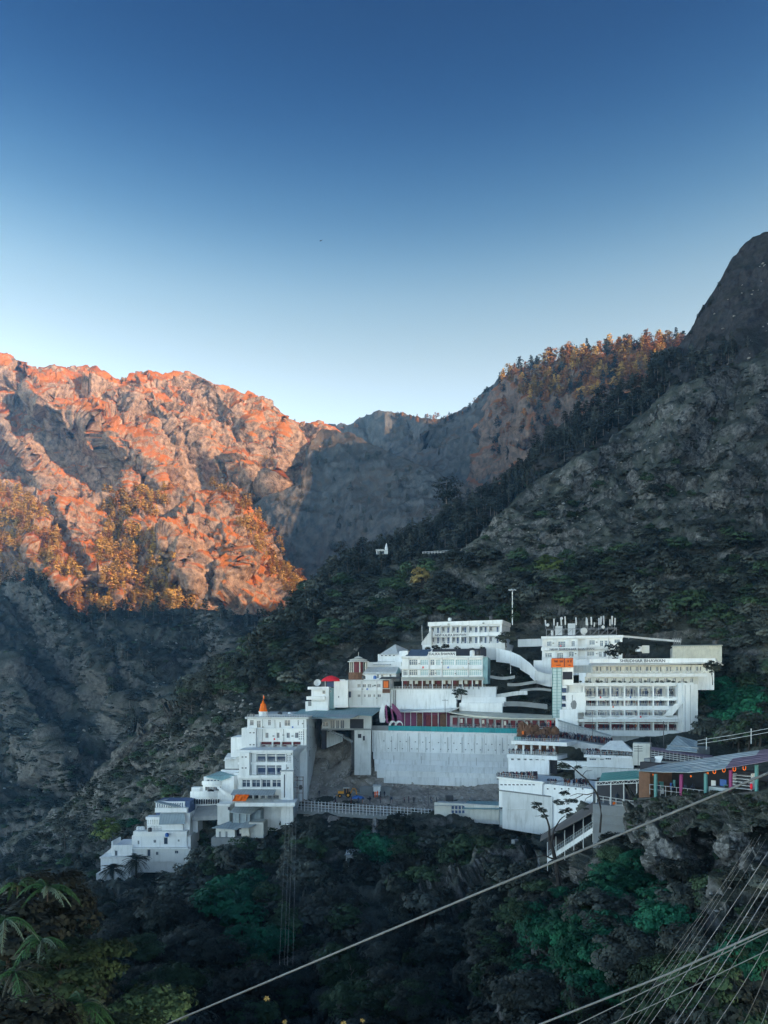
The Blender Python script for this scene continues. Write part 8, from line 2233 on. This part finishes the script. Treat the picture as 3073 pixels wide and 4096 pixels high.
q = MB(); d = (gdepth(1406, 4010) or 80) - 4
for k, (a, b) in enumerate((((1410, 4030), (1402, 3860)), ((1405, 3960), (1425, 3900)), ((1403, 3930), (1385, 3900)), ((1403, 3900), (1418, 3870)), ((1407, 3990), (1390, 3950)), ((1404, 3880), (1390, 3845)))):
    q.tube([P(*a, d), P((a[0] + b[0]) / 2 + 4, (a[1] + b[1]) / 2, d), P(*b, d)], .05, 5, .012)
single('dead_shrub', q, 'pale_bark', 'pale leafless shrub in the gully below the thick rope', 'shrub')

# ---- near fronds and leaves at the lower left
def frond_plant(label, px, py, d, n, L, seed, mats=('frond_green', 'frond_green', 'frond_pale'), spread=1.0, up0=.9, name='frond_plant', lean=None):
    rs = random.Random(seed); base = P(px, py, d); root = thing(name, label, 'plant', base)
    part(root, 'stem', MB().tube([base + Vector((0, 0, -.3)), base], .014, 6, .012), 'bark')
    for k in range(n):
        a = k * 2.4 + rs.uniform(-.3, .3); up = up0 + rs.uniform(-.6, .5); l = L * rs.uniform(.5, 1.2); q = MB(); pts = []
        if lean is not None: a = lean + rs.uniform(-1.3, 1.3)
        N = 14
        for j in range(N + 1):
            t = j / N; r = l * t * (.55 + .4 * math.cos(up)) * spread; z = l * (math.sin(up) * t * .9 - .95 * t * t)
            pts.append(base + Vector((r * math.cos(a), r * math.sin(a), z)))
        q.tube(pts, .02, 4, .006, False)
        sd = Vector((-math.sin(a), math.cos(a), 0))
        for j in range(2, N + 1):
            for u in (0, .5):
                p = pts[j - 1].lerp(pts[j], u + rs.uniform(-.15, .15)); tg = (pts[j] - pts[j - 1]).normalized(); ll = l * .21 * math.sin(math.pi * (.18 + .78 * (j - 1 + u) / N)); w = .035 * l / 1.6
                for sg in (-1, 1):
                    dr = (sd * sg + tg * rs.uniform(.2, .9) + Vector((0, 0, -.55 + rs.uniform(-.5, .3)))).normalized(); e = p + dr * ll * rs.uniform(.6, 1.15); m = p + dr * ll * .45
                    q.quad(p, m + tg * w, e, m - tg * w)
        part(root, 'frond', q, mats[k % len(mats)])
    return root
frond_plant('topmost drooping frond plant at the left edge', 190, 3555, 17.0, 9, .8, 11, up0=.75)
frond_plant('drooping frond plant in the middle of the left edge', 20, 3680, 16.0, 10, .85, 12, up0=.5)
frond_plant('pale tipped frond plant right of the left edge', 170, 3760, 16.5, 10, .85, 13, up0=.5)
frond_plant('broad green frond plant at the bottom left', 330, 4020, 13.5, 16, .85, 14, mats=('frond_green', 'frond_green', 'leaf_green', 'frond_pale'), up0=.45)
frond_plant('brownish frond plant in the bottom left corner', 120, 4030, 13.0, 12, .8, 15, mats=('frond_green', 'leaf_green', 'leaf_dark'), up0=.5)
frond_plant('shadowed frond plant low at the left edge', 60, 3890, 15.0, 12, .95, 16, mats=('leaf_green', 'frond_green', 'leaf_dark'), up0=.4)
frond_plant('small upright frond plant above the topmost fronds', 70, 3545, 19.0, 8, .8, 17, mats=('leaf_green', 'frond_green'), up0=.9)
frond_plant('hanging frond plant left of the olive bush', 230, 3860, 17.0, 9, .8, 18, mats=('leaf_dark', 'leaf_green', 'frond_pale'), up0=.2)
for k, (px, py, d, s, m, lb) in enumerate(((330, 3830, 19, 1.0, 'leaf_green', 'dull green leafy bush right of the frond plants'), (250, 3920, 16, .8, 'leaf_green', 'olive leafy bush above the bottom left fronds'), (600, 4060, 18, .9, 'leaf_green', 'pale speckled bush at the bottom left of the rope'), (40, 4120, 12, .9, 'leaf_dark', 'dark bush in the bottom left corner'), (470, 4130, 14, .7, 'leaf_green', 'low green bush at the bottom edge'), (180, 3640, 21, 1.3, 'leaf_dark', 'dark bush behind the topmost fronds'), (30, 3800, 19, 1.5, 'leaf_dark', 'dark bush behind the left edge fronds'), (190, 3960, 18, 1.3, 'leaf_dark', 'dark bush behind the bottom left fronds'))):
    tree(lb, P(px, py, d) - Vector((0, 0, s * .6)), s, 'near', k % 4, m, stem=0, wide=1.2, name='leafy_bush', cat='bush')
def star_leaf(label, px, py, d, s, n=7, mat='leaf_straw', seed=0):
    rs = random.Random(seed); base = P(px, py, d); root = thing('broad_leaf_sprig', label, 'sprig', base)
    part(root, 'stem', MB().tube([base + Vector((0, .3, -.2)), base], .006, 5), 'bark')
    for k in range(n):
        a = 2 * math.pi * k / n + rs.uniform(-.2, .2); dr = Vector((math.cos(a), -.35, math.sin(a) * .75)).normalized(); sd = dr.cross(Vector((0, 1, 0))).normalized(); q = MB()
        m = base + dr * s * .55; q.quad(base, m + sd * s * .17, base + dr * s, m - sd * s * .17); part(root, 'leaf', q, mat)
star_leaf('pale yellow star shaped sprig left of the thick rope', 1068, 3992, 14, .07, 7, seed=1)
star_leaf('pale yellow sprig at the bottom edge below the rope', 1140, 4086, 14, .06, 8, seed=2)
star_leaf('orange tinted sprig at the bottom edge', 1375, 4090, 13, .06, 8, seed=3)
star_leaf('pale sprig at the bottom edge right of the orange one', 1450, 4080, 13.5, .055, 8, seed=4)

# ---- look-alikes that share a description are told apart by their order from the left
ORD = ['first', 'second', 'third', 'fourth', 'fifth', 'sixth', 'seventh', 'eighth', 'ninth', 'tenth', 'eleventh', 'twelfth', 'thirteenth', 'fourteenth', 'fifteenth', 'sixteenth', 'seventeenth', 'eighteenth', 'nineteenth', 'twentieth', 'twenty-first', 'twenty-second', 'twenty-third', 'twenty-fourth', 'twenty-fifth', 'twenty-sixth']
same = {}
for o in bpy.data.objects:
    if o.parent is None and 'label' in o and 'category' in o: same.setdefault(o['label'], []).append(o)
for lab, os_ in same.items():
    if 1 < len(os_) <= len(ORD) and len(lab.split()) <= 12:
        os_.sort(key=lambda o: o.location.x / max(o.location.y, 1))
        for k, o in enumerate(os_): o['label'] = '%s, %s from the left' % (lab, ORD[k])
done()
